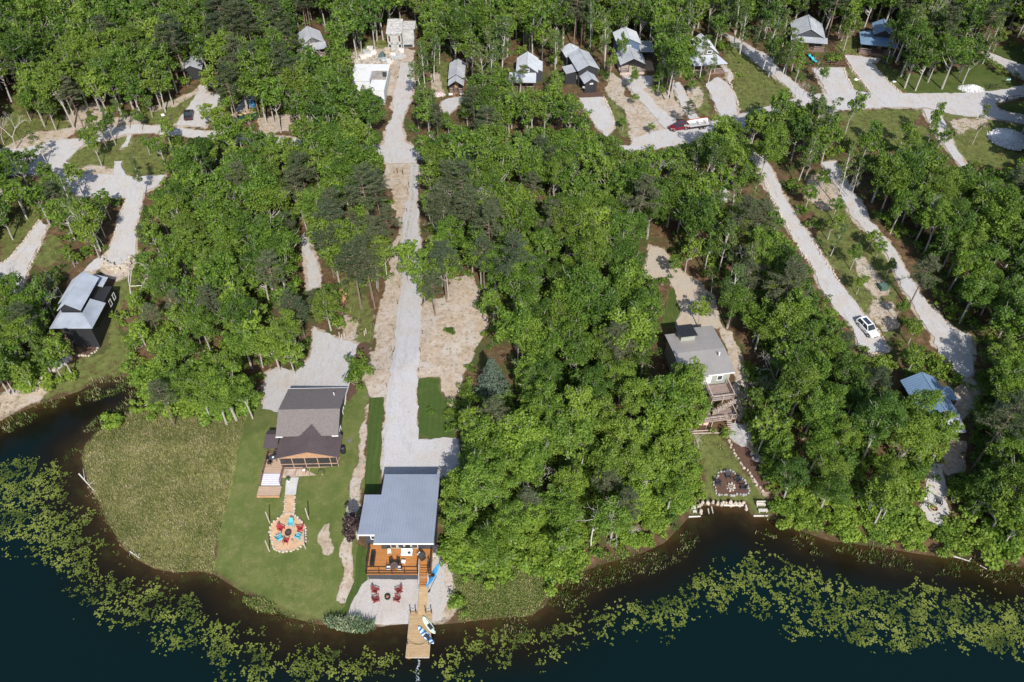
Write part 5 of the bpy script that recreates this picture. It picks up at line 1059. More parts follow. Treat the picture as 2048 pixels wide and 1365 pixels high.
def pallet(label,px,py,a,b,h,rot,mat,seed):
    c=G(px,py); r=random.Random(seed); t=thing('pallet_stack',label,'pallet stack',c,rot,'building materials by the block building'); m=MB(); m.box(-a/2,a/2,-b/2,b/2,0,0.12); m.build('pallet',WOOD,t)
    m=MB(); z_=0.12
    while z_<h: hh=r.uniform(0.12,0.3); m.obox((r.gauss(0,0.05),r.gauss(0,0.05),z_+hh/2),(a*r.uniform(0.75,1),b*r.uniform(0.7,1),hh-0.03),r.gauss(0,4)); z_+=hh
    m.build('load',mat,t)
for k,(px,py,a,b,h,rt,lb) in enumerate(((726,118,1.6,1.3,0.8,20,'leftmost white pallet stack on the slope'),(733,107,1.8,1.2,0.9,10,'upper left white pallet stack'),(741,100,1.6,1.2,0.7,5,'topmost white pallet stack by the grass'),(738,113,2.0,1.2,0.7,-5,'middle white pallet stack'),(747,110,1.6,1.3,0.9,15,'white pallet stack right of the middle one'),(776,106,1.5,1.4,1.2,-10,'white wrapped pallet nearest the block tower'),(804,106,1.4,1.2,1.0,5,'white wrapped pallet at the tower foot on the right'),(769,125,2.0,1.5,0.9,30,'white pallet stack in front of the membrane roof'),(778,128,1.4,2.4,0.8,15,'long white pallet stack nearest the drive'),(787,112,1.8,1.2,0.5,0,'low grey pallet stack'))):
    pallet('%s, left of the upper drive'%lb,px,py,a,b,h,rt,(PAL,M('grey_wrapped_goods',(0.42,0.44,0.45),0.7,0.35,1.2),M('tan_wrapped_goods',(0.50,0.43,0.34),0.8,0.35,1.2))[k%3 if 'white' not in lb or k%2 else 0],k)
pile('scrap_timber','loose pale boards and debris scattered round the white pallets','debris',748,118,5.0,4.5,0.1,M('mixed_boards',(0.45,0.40,0.34),0.85,0.6,0.9),41,110,0.38)
pile('rubble_heap','low heap of broken pale block beside the block tower drive','rubble',795,112,2.0,2.0,0.35,W_CONC,42,120,0.35)
t=thing('tarp_heap','dark green tarpaulin heap among the white pallets','tarp',G(763,113)); m=MB(); m.add([(-1,-0.7,0),(1,-0.7,0),(1.1,0.7,0),(-0.9,0.8,0),(0.3,0.3,1.3),(-0.5,-0.1,0.8)],[(0,1,4,5),(1,2,4),(2,3,5,4),(3,0,5)]); m.build('tarp',M('dark_teal_tarp',(0.03,0.07,0.08),0.6),t)
t=thing('utility_box','green electrical transformer box on bare soil between the two right drives','utility box',G(1765,578),10); MB().box(-0.7,0.7,-0.6,0.6,-0.2,0.85).build('case',M('utility_green',(0.07,0.13,0.10),0.5),t); MB().box(-0.75,0.75,-0.65,0.65,0.85,0.92).build('lid',M('utility_green_lid',(0.10,0.17,0.13),0.5),t)
def gate(label,px,py,W,rot):
    t=thing('pipe_gate',label,'gate',G(px,py),rot); m=MB()
    for z_ in(0.25,1.25): m.bar((-W/2,0,z_),(W/2,0,z_),0.07)
    for x in(-W/2,0,W/2): m.bar((x,0,0.25),(x,0,1.25),0.06)
    m.bar((-W/2,0,0.25),(0,0,1.25),0.05); m.build('frame',DARKM,t); m=MB(); m.bar((-W/2-0.1,0,-0.2),(-W/2-0.1,0,1.5),0.14); m.build('post',DARKM,t)
gate('black pipe gate on the grass above the right road',1990,178,3.2,5); gate('black pipe gate at the far right edge of the road',2025,202,3.2,10)
t=thing('signpost','small pale blue sign on a post in the far right lawn','sign',G(2013,168)); MB().bar((0,0,0),(0,0,1.2),0.08).build('post',DARKM,t); MB().box(-0.5,0.5,-0.08,-0.03,0.9,1.3).build('panel',M('pale_blue_sign',(0.35,0.55,0.58),0.5),t)
for x,y,l in((1788,164,'on the lawn right of the navy cabin drive'),(1712,160,'on the grass strip between the two parking bays'),(326,231,'on the rough grass left of the black vehicle')):
    pile('white_rock','white rock %s'%l,'rock',x,y,0.5,0.4,0.4,W_WHITE,x,12,0.2)
def fence(label,pts,h,mat,name='rail_fence',cat='fence',step=2.4,rails=2,group=None):
    W3=PV(pts); c=W3[0]; t=thing(name,label,cat,tuple(c)); m=MB(); q=MB(); 
    for a,b in zip(W3,W3[1:]):
        L=np.linalg.norm(b-a); n=max(1,round(L/step))
        for i in range(n+1):
            p_=a+(b-a)*i/n; z_=H(p_[0],p_[1])-c[2]; m.bar((p_[0]-c[0],p_[1]-c[1],z_-0.2),(p_[0]-c[0],p_[1]-c[1],z_+h),0.12)
            if i<n:
                p2=a+(b-a)*(i+1)/n; z2=H(p2[0],p2[1])-c[2]
                for k in range(rails): f_=h*(0.95-0.45*k); q.bar((p_[0]-c[0],p_[1]-c[1],z_+f_),(p2[0]-c[0],p2[1]-c[1],z2+f_),0.06,0.12)
    m.build('post',mat,t); q.build('rail',mat,t); return t
BRF=M('red_brown_fence',(0.15,0.075,0.055),0.8,0.2)
fence('low red-brown rail fence across the garden of the pale roofed cabin',[(1628,134),(1660,131),(1690,134)],1.1,BRF); fence('long red-brown rail fence running uphill right of the pale roofed cabin',[(1690,134),(1672,112),(1650,82)],1.1,BRF)
SILT=M('silt_fence_black',(0.03,0.028,0.025),0.8,0.2)
for x,y in((784,778),(780,830),(774,885),(768,950)): pass
for k,(x,y) in enumerate(((775,775),(771,826),(766,888),(762,945),(801,577),(797,608),(789,664),(785,700),(820,372),(818,385),(816,425))):
    o=MB().bar((0,0,-0.2),(0,0,1.0),0.07).build('grade_stake',SILT,None,loc=G(x-2,y)); tag(o,'dark stake on the left edge of the centre gravel road, %s'%('beside the sod strip' if k<4 else ('by the pines' if k<8 else 'near the crossing')),'stake','dark stakes along the centre gravel road')
for k,(x,y) in enumerate(((845,612),(843,668),(839,705),(836,745),(834,800))):
    o=MB().bar((0,0,-0.2),(0,0,1.0),0.07).build('grade_stake',SILT,None,loc=G(x+2,y)); tag(o,'dark stake in the row on the right edge of the centre gravel road','stake','stakes on the right edge of the centre road')
for k,(x,y) in enumerate(((795,347),(806,349))):
    o=MB().bar((0,0,-0.2),(0,0,1.3),0.12).build('grade_stake',DARKM,None,loc=G(x,y)); tag(o,'short dark post on the soil below the crossing, %s of two'%('left' if k==0 else 'right'),'stake')
for k,(x,y) in enumerate(((679,675),(684,680),(690,677),(729,672),(732,668))):
    o=MB().bar((0,0,-0.2),(0.1,0,1.3),0.14).build('stump_post',POST_T,None,loc=G(x,y)); tag(o,'short weathered post standing at the top edge of the gravel yard','post','short posts above the gravel yard')
# turquoise loungers by the pale roofed cabin
for x,y,l in((1622,117,'upper'),(1628,124,'lower')):
    t=thing('sun_lounger','%s turquoise lounger on the patio of the pale roofed cabin'%l,'lounger',G(x,y,0.1),25); MB().box(-0.35,0.35,-0.9,0.5,0.3,0.4).build('seat',TEALF,t); m=MB(); m.obox((0,0.75,0.6),(0.7,0.65,0.07),0,40); m.build('backrest',TEALF,t); m=MB(); [m.bar((a_,b_,0),(a_,b_,0.3),0.06) for a_ in(-0.3,0.3) for b_ in(-0.8,0.4)]; m.build('leg',TEALF,t)
pile('flower_bed','white and red flower bed left of the small cottage steps','flower bed',876,190,1.6,1.0,0.3,M('white_red_flowers',(0.6,0.5,0.5),0.9,0.6,4),9,120,0.25)
# ---------------- vegetation ----------------
def mat_leaf(name,dark,mid,light,trans=0.38):
    t=NT(name); nt_=t.t; oi=t.n('ShaderNodeObjectInfo'); so=t.n('ShaderNodeSeparateColor'); t.l(oi.outputs['Color'],so.inputs[0])
    ti=t.attr('tint').outputs['Color']; st=t.n('ShaderNodeSeparateColor'); t.l(ti,st.inputs[0])
    tone=t.math('ADD',so.outputs[0],st.outputs[2])
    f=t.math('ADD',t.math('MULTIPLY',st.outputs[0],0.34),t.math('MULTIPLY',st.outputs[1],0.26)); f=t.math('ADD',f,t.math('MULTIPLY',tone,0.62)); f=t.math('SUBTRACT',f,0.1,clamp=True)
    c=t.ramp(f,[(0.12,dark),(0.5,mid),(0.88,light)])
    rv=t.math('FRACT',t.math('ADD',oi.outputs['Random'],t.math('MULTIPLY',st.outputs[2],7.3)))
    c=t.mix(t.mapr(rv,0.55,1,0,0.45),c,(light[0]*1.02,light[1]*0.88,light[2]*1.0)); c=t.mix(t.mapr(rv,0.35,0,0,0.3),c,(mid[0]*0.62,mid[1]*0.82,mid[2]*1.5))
    t.out(c,0.55,0,0.3)
    tr=t.n('ShaderNodeBsdfTranslucent'); c2=t.mix(0.5,c,(0.12,0.22,0.02)); t.l(c2,tr.inputs[0])
    mx=t.n('ShaderNodeMixShader'); mx.inputs[0].default_value=trans; t.l(t.b.outputs[0],mx.inputs[1]); t.l(tr.outputs[0],mx.inputs[2])
    t.l(mx.outputs[0],nt_.nodes['Material Output'].inputs[0]); return t.m
LEAF=mat_leaf('broadleaf_foliage',(0.040,0.080,0.013),(0.118,0.205,0.024),(0.262,0.385,0.048))
BIRL=mat_leaf('pale_foliage',(0.06,0.098,0.024),(0.12,0.175,0.045),(0.21,0.26,0.08))
NEED=mat_leaf('pine_needles',(0.040,0.056,0.022),(0.070,0.092,0.038),(0.115,0.135,0.062),0.12)
SPRU=mat_leaf('blue_spruce_needles',(0.045,0.07,0.05),(0.085,0.125,0.085),(0.14,0.19,0.13),0.12)
PURP=mat_leaf('purple_foliage',(0.030,0.018,0.018),(0.060,0.036,0.034),(0.11,0.07,0.062),0.15)
BARK=M('grey_bark',(0.38,0.35,0.31),0.9,0.3,3); BARKP=M('pine_bark',(0.20,0.145,0.115),0.9,0.3,3); BARKD=M('bleached_bark',(0.50,0.46,0.41),0.85,0.2,3)
RS=np.random.RandomState(11)
def unit(v): return v/np.maximum(1e-6,np.linalg.norm(v,axis=-1,keepdims=True))
def quads(P_,N_,size,asp,rs):
    """rhombic leaf faces at P_ with normals N_"""
    n=len(P_); r=rs.normal(size=(n,3)); u=unit(np.cross(N_,r)); v=np.cross(N_,u); s=size[:,None]
    V=np.stack([P_-u*s*0.5,P_+v*s*0.5*asp+N_*s*0.06,P_+u*s*0.5,P_-v*s*0.5*asp-N_*s*0.04],1).reshape(-1,3)
    return V,np.arange(n*4).reshape(n,4)
def leafcloud(lobes,nl,smin,smax,rs,asp=0.75,up=0.35,flat=0.8,shell=0.35):
    """lobes: array (x,y,z,r)"""
    L=np.repeat(lobes,nl,0); n=len(L); d=unit(rs.normal(size=(n,3))); d[:,2]=np.where(rs.rand(n)<0.65,np.abs(d[:,2]),d[:,2])
    rad=L[:,3:4]*(rs.rand(n,1)**shell); p=L[:,:3]+d*rad*np.array([1,1,flat])
    N=unit(d*0.55+rs.normal(size=(n,3))*0.45+np.array([0,0,up])); V,F=quads(p,N,rs.uniform(smin,smax,n),asp,rs)
    lt=np.repeat(rs.rand(len(lobes)),nl); tint=np.stack([rs.rand(n),lt,np.zeros(n),np.ones(n)],1)
    return V,F,np.repeat(tint,4,0)
def tubes(segs,n=5):
    V=[];F=[]
    for p,q,r0,r1 in segs:
        p=np.array(p,float); q=np.array(q,float); d=unit(q-p); a=unit(np.cross(d,[0.3,0.9,0.2])); b=np.cross(d,a); base=len(V)
        for c,r in((p,r0),(q,r1)):
            for i in range(n): t=2*math.pi*i/n; V.append(c+a*math.cos(t)*r+b*math.sin(t)*r)
        F+=[(base+i,base+(i+1)%n,base+n+(i+1)%n,base+n+i) for i in range(n)]
    return np.array(V),np.array(F)
def limb(segs,p,q,r0,r1,rs,k=4,wob=0.25):
    p=np.array(p,float); q=np.array(q,float); L=np.linalg.norm(q-p); prev=p
    for i in range(1,k+1):
        t=i/k; c=p+(q-p)*t+(rs.normal(size=3)*wob*0.3*L/k if i<k else 0)+np.array([0,0,-0.12*L*math.sin(math.pi*t)])
        segs.append((prev,c,r0+(r1-r0)*(i-1)/k,r0+(r1-r0)*t)); prev=c
def v_broad(seed,nl,smin,smax,L=34,R=3.8,hz=4.7,cz=8.6,squash=0.0):
    rs=np.random.RandomState(seed); d=unit(rs.normal(size=(L*3,3))); d=d[d[:,2]>-0.75][:L]
    rad=rs.uniform(0.5,0.98,len(d))[:,None]; ax=np.array([R*rs.uniform(0.85,1.1),R*rs.uniform(0.85,1.1),hz])
    c=d*rad*ax*0.82+np.array([0,0,cz]); c[:,:2]+=rs.normal(size=2)*0.4
    lob=np.concatenate([c,rs.uniform(0.62,1.25,len(c))[:,None]*R/3.8],1); lob=np.vstack([lob,[[0,0,cz,R*0.45],[0.6,0.3,cz-1.2,R*0.4]]])
    V,F,T=leafcloud(lob,nl,smin,smax,rs)
    segs=[]; top=np.array([rs.normal()*0.5,rs.normal()*0.5,cz+1.5]); prev=np.array([0,0,-0.6]); 
    for i in range(1,6):
        t=i/5; q=np.array([top[0]*t**1.5,top[1]*t**1.5,-0.6+(cz+2.1)*t]); segs.append((prev,q,0.24*(1-0.8*(i-1)/5),0.24*(1-0.8*i/5))); prev=q
    for k in range(11):
        l=lob[rs.randint(len(c))]; z0=rs.uniform(0.45,0.85)*cz; s=np.array([top[0]*(z0/cz)**1.5,top[1]*(z0/cz)**1.5,z0]); limb(segs,s,l[:3],0.075,0.03,rs)
        e=l[:3]+unit(l[:3]-np.array([0,0,cz-2]))*l[3]*rs.uniform(0.9,1.5); limb(segs,l[:3],e,0.04,0.018,rs,2)
        e2=l[:3]+unit(rs.normal(size=3)+np.array([0,0,0.8]))*l[3]*1.4; limb(segs,l[:3],e2,0.038,0.016,rs,2)
    return (V,F,T),tubes(segs)
def v_pine(seed,nq=20,s=0.62):
    rs=np.random.RandomState(seed); segs=[]; H_=15.0; lean=rs.normal(size=2)*0.5; P_=[];N_=[];T_=[]
    tp=lambda z:np.array([lean[0]*(z/H_)**2,lean[1]*(z/H_)**2,z]); zs=np.linspace(-0.6,H_,7)
    for a,b in zip(zs,zs[1:]): segs.append((tp(a),tp(b),0.2*(1-0.85*max(a,0)/H_),0.2*(1-0.85*b/H_)))
    for k in range(12): z=rs.uniform(5.5,9.5); a=rs.rand()*6.28; L=rs.uniform(0.7,1.7); e=tp(z)+np.array([math.cos(a)*L,math.sin(a)*L,rs.uniform(-0.1,0.35)]); segs.append((tp(z),e,0.03,0.01))
    for lv in range(8):
        z=9.0+lv*0.82; L0=2.9*(1-(lv/8.5)**1.7)+0.35
        for k in range(5):
            a=rs.rand()*6.28; L=L0*rs.uniform(0.75,1.15); e=tp(z)+np.array([math.cos(a)*L,math.sin(a)*L,0.25+0.3*rs.rand()]); segs.append((tp(z),e,0.045,0.015))
            for j in range(4):
                f=0.4+0.2*j; c=tp(z)+(e-tp(z))*f+rs.normal(size=3)*0.12; m=nq; d=unit(rs.normal(size=(m,3))*np.array([1,1,0.4])); r=0.55*rs.rand(m,1)**0.5
                P_.append(c+d*r*np.array([1,1,0.5])); N_.append(unit(d*0.2+rs.normal(size=(m,3))*0.35+np.array([0,0,0.8]))); T_.append(np.full(m,rs.rand()))
    P_=np.vstack(P_);N_=np.vstack(N_); T_=np.concatenate(T_); V,F=quads(P_,N_,rs.uniform(s*0.7,s*1.15,len(P_)),0.16,rs)
    tint=np.stack([rs.rand(len(P_)),T_,np.zeros(len(P_)),np.ones(len(P_))],1); return (V,F,np.repeat(tint,4,0)),tubes(segs)
def v_thin(seed,nl=60):
    rs=np.random.RandomState(seed); segs=[]; H_=14.0; lean=rs.normal(size=2)*0.9; tp=lambda z:np.array([lean[0]*(z/H_)**1.6,lean[1]*(z/H_)**1.6,z]); zs=np.linspace(-0.5,H_,8)
    for a,b in zip(zs,zs[1:]): segs.append((tp(a),tp(b),0.17*(1-0.85*max(a,0)/H_),0.17*(1-0.85*b/H_)))
    lob=[]
    for k in range(20):
        z=rs.uniform(5.5,13.4); a=rs.rand()*6.28; L=rs.uniform(0.3,2.0)*(1-0.5*abs(z-9)/5); c=tp(z)+np.array([math.cos(a)*L,math.sin(a)*L,0.5]); lob.append([*c,rs.uniform(0.5,0.95)]); limb(segs,tp(z-0.8),c,0.035,0.012,rs,2)
    V,F,T=leafcloud(np.array(lob),nl,0.24,0.4,rs); return (V,F,T),tubes(segs)
def v_dead(seed,H_=10,spread=0.55):
    rs=np.random.RandomState(seed); segs=[]
    def grow(p,d,L,r,dep):
        k=3; 
        for i in range(k):
            q=p+d*L/k; segs.append((p,q,r*(1-0.25*i/k),r*(1-0.25*(i+1)/k))); p=q; d=unit(d+rs.normal(size=3)*0.13)
        if dep==0: return
        for j in range(rs.randint(2,4)): grow(p,unit(d+rs.normal(size=3)*spread+np.array([0,0,0.12])),L*rs.uniform(0.55,0.8),r*0.62,dep-1)
    grow(np.array([0,0,-0.4]),unit(np.array([rs.normal()*0.12,rs.normal()*0.12,1])),H_*0.36,0.13,6); return tubes(segs,4)
def v_spruce(seed):
    rs=np.random.RandomState(seed); P_=[];N_=[]; segs=[((0,0,-0.4),(0,0,7.4),0.16,0.03)]
    for lv in range(15):
        z=0.9+lv*0.45; L=2.9*(1-lv/15.5)
        for k in range(11):
            a=k*0.571+lv*0.9+rs.rand()*0.3; m=int(10+24*L/2.9); f=rs.rand(m)**0.7; c=np.stack([math.cos(a)*L*f,math.sin(a)*L*f,z-0.12*L*f+0.1*rs.normal(size=m)],1)+rs.normal(size=(m,3))*0.10
            P_.append(c); N_.append(unit(rs.normal(size=(m,3))*0.35+np.array([math.cos(a)*0.3,math.sin(a)*0.3,0.8])))
    P_=np.vstack(P_);N_=np.vstack(N_); V,F=quads(P_,N_,rs.uniform(0.22,0.42,len(P_)),0.35,rs); t=np.stack([rs.rand(len(P_)),rs.rand(len(P_)),0*P_[:,0],0*P_[:,0]+1],1); return (V,F,np.repeat(t,4,0)),tubes(segs)
def v_shrub(seed,nl=120):
    rs=np.random.RandomState(seed); lob=np.stack([rs.normal(size=7)*0.55,rs.normal(size=7)*0.55,rs.uniform(0.4,1.3,7),rs.uniform(0.4,0.75,7)],1); V,F,T=leafcloud(lob,nl,0.2,0.36,rs)
    segs=[((0,0,-0.2),tuple(l[:3]),0.035,0.012) for l in lob[:5]]; return (V,F,T),tubes(segs,4)
def mk(name,vft,mat): return npmesh(name,vft[0],vft[1],mat,{'tint':vft[2]})
VAR={}
VAR['broad']=[v_broad(100+i,[150,110,88,128,100][i%5],[0.17,0.23,0.30,0.2,0.25][i%5],[0.30,0.38,0.46,0.34,0.42][i%5],L=38+4*(i%4),R=3.8+0.2*(i%3),hz=3.9+0.45*(i%4)) for i in range(10)]
VAR['pine']=[v_pine(200+i) for i in range(4)]
VAR['thin']=[v_thin(300+i) for i in range(4)]
VAR['shrub']=[v_shrub(400+i) for i in range(4)]
VAR['spruce']=[v_spruce(500)]
LMAT={'broad':LEAF,'pine':NEED,'thin':BIRL,'shrub':LEAF,'spruce':SPRU}
BMAT={'broad':BARK,'pine':BARKP,'thin':BARKD,'shrub':BARK,'spruce':BARKP}
MESH={k:[(mk(k+'_crown',c,LMAT[k]),npmesh(k+'_trunk',t[0],t[1],BMAT[k])) for c,t in v] for k,v in VAR.items()}
DEADM=[npmesh('bare_tree',*v_dead(600+i),BARKD) for i in range(5)]
PURM=[(mk('purple_crown',v_broad(77,110,0.2,0.34,L=22,R=2.1,hz=2.3,cz=3.6)[0],PURP),npmesh('purple_trunk',*v_broad(77,2,0.2,0.3,L=22,R=2.1,hz=2.3,cz=3.6)[1],BARK))]
NAMES={'broad':('broadleaf_tree','broadleaf tree'),'pine':('pine_tree','pine tree'),'thin':('slender_tree','slender tree'),'shrub':('shrub','shrub'),'spruce':('spruce_tree','spruce tree')}
PLANTED=[]   # (root, px, py, kind, tone)
def plant(kind,x,y,hs,rs_,tone,rot,vi,label=None,group=None,z=None):
    ms=MESH[kind][vi%len(MESH[kind])]; n,c=NAMES[kind]; z=H(x,y) if z is None else z
    r=thing(n,label,c,(x,y,z),rot,group); r.scale=(rs_,rs_,hs)
    cr=bpy.data.objects.new('crown',ms[0]); link(cr,r); cr.color=(tone,0,0,1)
    tr=bpy.data.objects.new('trunk',ms[1]); link(tr,r); return r
# ---- visible-clear mask in the photograph ----
MW,MH=768,512; MX,MY=np.meshgrid((np.arange(MW)+0.5)*2048/MW,(np.arange(MH)+0.5)*1365/MH)
CLEAR=np.zeros((MH,MW),bool)
BLD=[[(702,930),(873,930),(876,1165),(715,1165)],[(524,764),(700,760),(688,1000),(522,1000)],[(1345,650),(1430,650),(1475,750),(1470,868),(1388,868),(1402,815),(1424,770),(1418,735),(1372,690),(1335,688),(1333,668)],
[(110,560),(168,542),(222,552),(224,612),(206,702),(150,712),(125,710),(122,665),(112,640)],[(1846,768),(1880,758),(1912,770),(1927,858),(1930,950),(1886,960),(1882,850)],[(770,34),(835,38),(835,112),(770,112)],[(700,120),(778,120),(780,200),(742,172),(703,160)],
[(888,112),(934,112),(934,202),(888,202)],[(1016,118),(1084,112),(1086,185),(1018,180)],[(1124,74),(1168,74),(1206,124),(1202,192),(1160,192),(1120,142)],[(1232,58),(1285,66),(1308,84),(1308,156),(1240,152)],[(1400,88),(1422,80),(1452,130),(1452,152),(1412,150)],
[(1578,40),(1600,28),(1657,80),(1656,112),(1622,112),(1612,75)],[(1722,52),(1770,42),(1792,60),(1775,100),(1770,116),(1722,112)],[(602,58),(650,58),(656,108),(622,100)],[(0,140),(16,140),(22,196),(0,200)],[(54,134),(72,134),(72,152),(56,150)]]
for k,p in REG: CLEAR|=inpoly(MX,MY,p)
for p in BLD: CLEAR|=inpoly(MX,MY,p)
CLEAR|=inpoly(MX,MY,MEADOW)
for p in ([(724,795),(770,795),(762,990),(728,992)],[(945,690),(1028,690),(1032,790),(938,790)]): CLEAR|=inpoly(MX,MY,p)
CLEAR|=~inpoly(MX,MY,SHORE_PX+[(2800,-500),(-900,-500)])
HIDROAD=[p for p in REG if p[0]=='G' and len(p[1])>28]
# parts of the lane that pass under the crowns are not clear
for p in ([(420,255),(770,285),(770,316),(420,300)],[(838,295),(1262,276),(1262,312),(838,322)],[(1405,245),(1640,188),(1655,228),(1500,262),(1405,290)]): CLEAR&=~inpoly(MX,MY,p)
def clearfrac(cx,cy,cz,rx,rz,rim=True):
    """part of a crown's outline and body that would cover visibly clear ground"""
    tot=0;hit=0
    for f in (0.0,0.55,0.95):
        for i in range(1 if f==0 else 10):
            a=2*math.pi*i/10; x,y=proj((cx+math.cos(a)*rx*f,cy+math.sin(a)*rx*f*0.75,cz+math.sin(a)*rz*f*0.75)); tot+=1
            if 0<=x<2048 and 0<=y<1365: hit+=CLEAR[int(y*MH/1365),int(x*MW/2048)]
    return hit/tot
HOUSES=[(-22,-10,56,70.5),(-39,-26,71,88.5),(24,38,83,100),(-83,-74,99,115),(62,73,76,91),(-33,-24,198,208),(-39,-29,173,188),(-15.5,-11,176,188),(0,7.5,176,188),(12,22,175,194),(25,36,184,198),(43,53,184,195),(70,80,193,207),(87,98,191,203),(-56,-46,195,206)]
ROADS=[p for k,p in WREG if k in 'GS']
def blocked(x,y):
    for a,b,c,d in HOUSES:
        if a-0.5<x<b+0.5 and c-0.5<y<d+0.5: return True
    X=np.array([x]);Y=np.array([y])
    for p in ROADS:
        if p[:,0].min()-1<x<p[:,0].max()+1 and p[:,1].min()-1<y<p[:,1].max()+1 and (inpoly(X,Y,p)[0] or segdist(X,Y,p,True)[0]<0.9): return True
    return False
PINEZ=[([(330,40),(640,-60),(660,40),(640,160),(560,150),(480,190),(340,170)],0.38),([(600,330),(780,330),(785,540),(690,570),(520,650),(520,560),(560,430)],0.4),([(870,360),(1020,360),(1010,520),(860,600)],0.4),([(1560,560),(1660,620),(1640,700),(1540,650)],0.15)]
THINZ=[([(820,110),(1000,60),(1240,0),(1260,150),(1130,110),(1030,110),(950,190),(840,250)],0.5),([(1300,60),(1480,0),(1700,0),(1700,180),(1320,220)],0.45),([(1560,300),(1760,300),(1820,620),(1640,520)],0.35),([(1340,280),(1640,250),(1660,560),(1420,520)],0.3)]
rr=random.Random(21); cand=[]
sp=4.35; yy=52.0; row=0
while yy<262:
    lim=min(172,0.66*yy+50+ (yy-50)*0.06); xx=-lim+(sp/2 if row%2 else 0)
    while xx<lim:
        cand.append((xx+rr.uniform(-1.9,1.9),yy+rr.uniform(-1.9,1.9))); xx+=sp
    yy+=sp*0.88; row+=1
placed=[]
for (x,y) in cand:
    s=float(sdist(np.array([x]),np.array([y]))[0])
    if s<1.6 or blocked(x,y): continue
    z=H(x,y); bx,by=proj((x,y,z+9)); r0=rr.random(); kind='broad'
    for pl,pr_ in PINEZ:
        if inpoly(np.array([bx]),np.array([by]),pl)[0] and r0<pr_: kind='pine'
    for pl,pr_ in THINZ:
        if inpoly(np.array([bx]),np.array([by]),pl)[0] and r0<pr_: kind='thin'
    if kind=='broad' and r0>0.955: kind='pine'
    big=rr.gauss(0.89,0.13)
    if y>150: big*=1.06
    if s<12: big*=0.80
    elif s<25: big*=0.9
    for sc in (1.0,0.82,0.66,0.52):
        hs=min(1.4,max(0.3,big*sc*rr.uniform(0.92,1.08))); rs_=min(1.35,max(0.32,big*sc*rr.uniform(0.9,1.12)))
        if kind=='broad': cz,rx,rz=8.8*hs,4.0*rs_,4.8*hs
        elif kind=='pine': cz,rx,rz=11.8*hs,2.8*rs_,3.2*hs
        else: cz,rx,rz=9.5*hs,2.2*rs_,4.4*hs
        if clearfrac(x,y,z+cz,rx,rz)<=(0.2 if s<14 and z<3 else 0.11): break
    else: continue
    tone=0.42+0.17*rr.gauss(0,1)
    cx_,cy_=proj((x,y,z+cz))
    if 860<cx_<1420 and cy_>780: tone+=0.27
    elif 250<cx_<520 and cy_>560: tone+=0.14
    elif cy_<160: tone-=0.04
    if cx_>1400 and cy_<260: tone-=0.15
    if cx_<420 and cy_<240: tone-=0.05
    placed.append([x,y,z,kind,hs,rs_,min(1.1,max(0.0,tone)),cx_,cy_,rx])
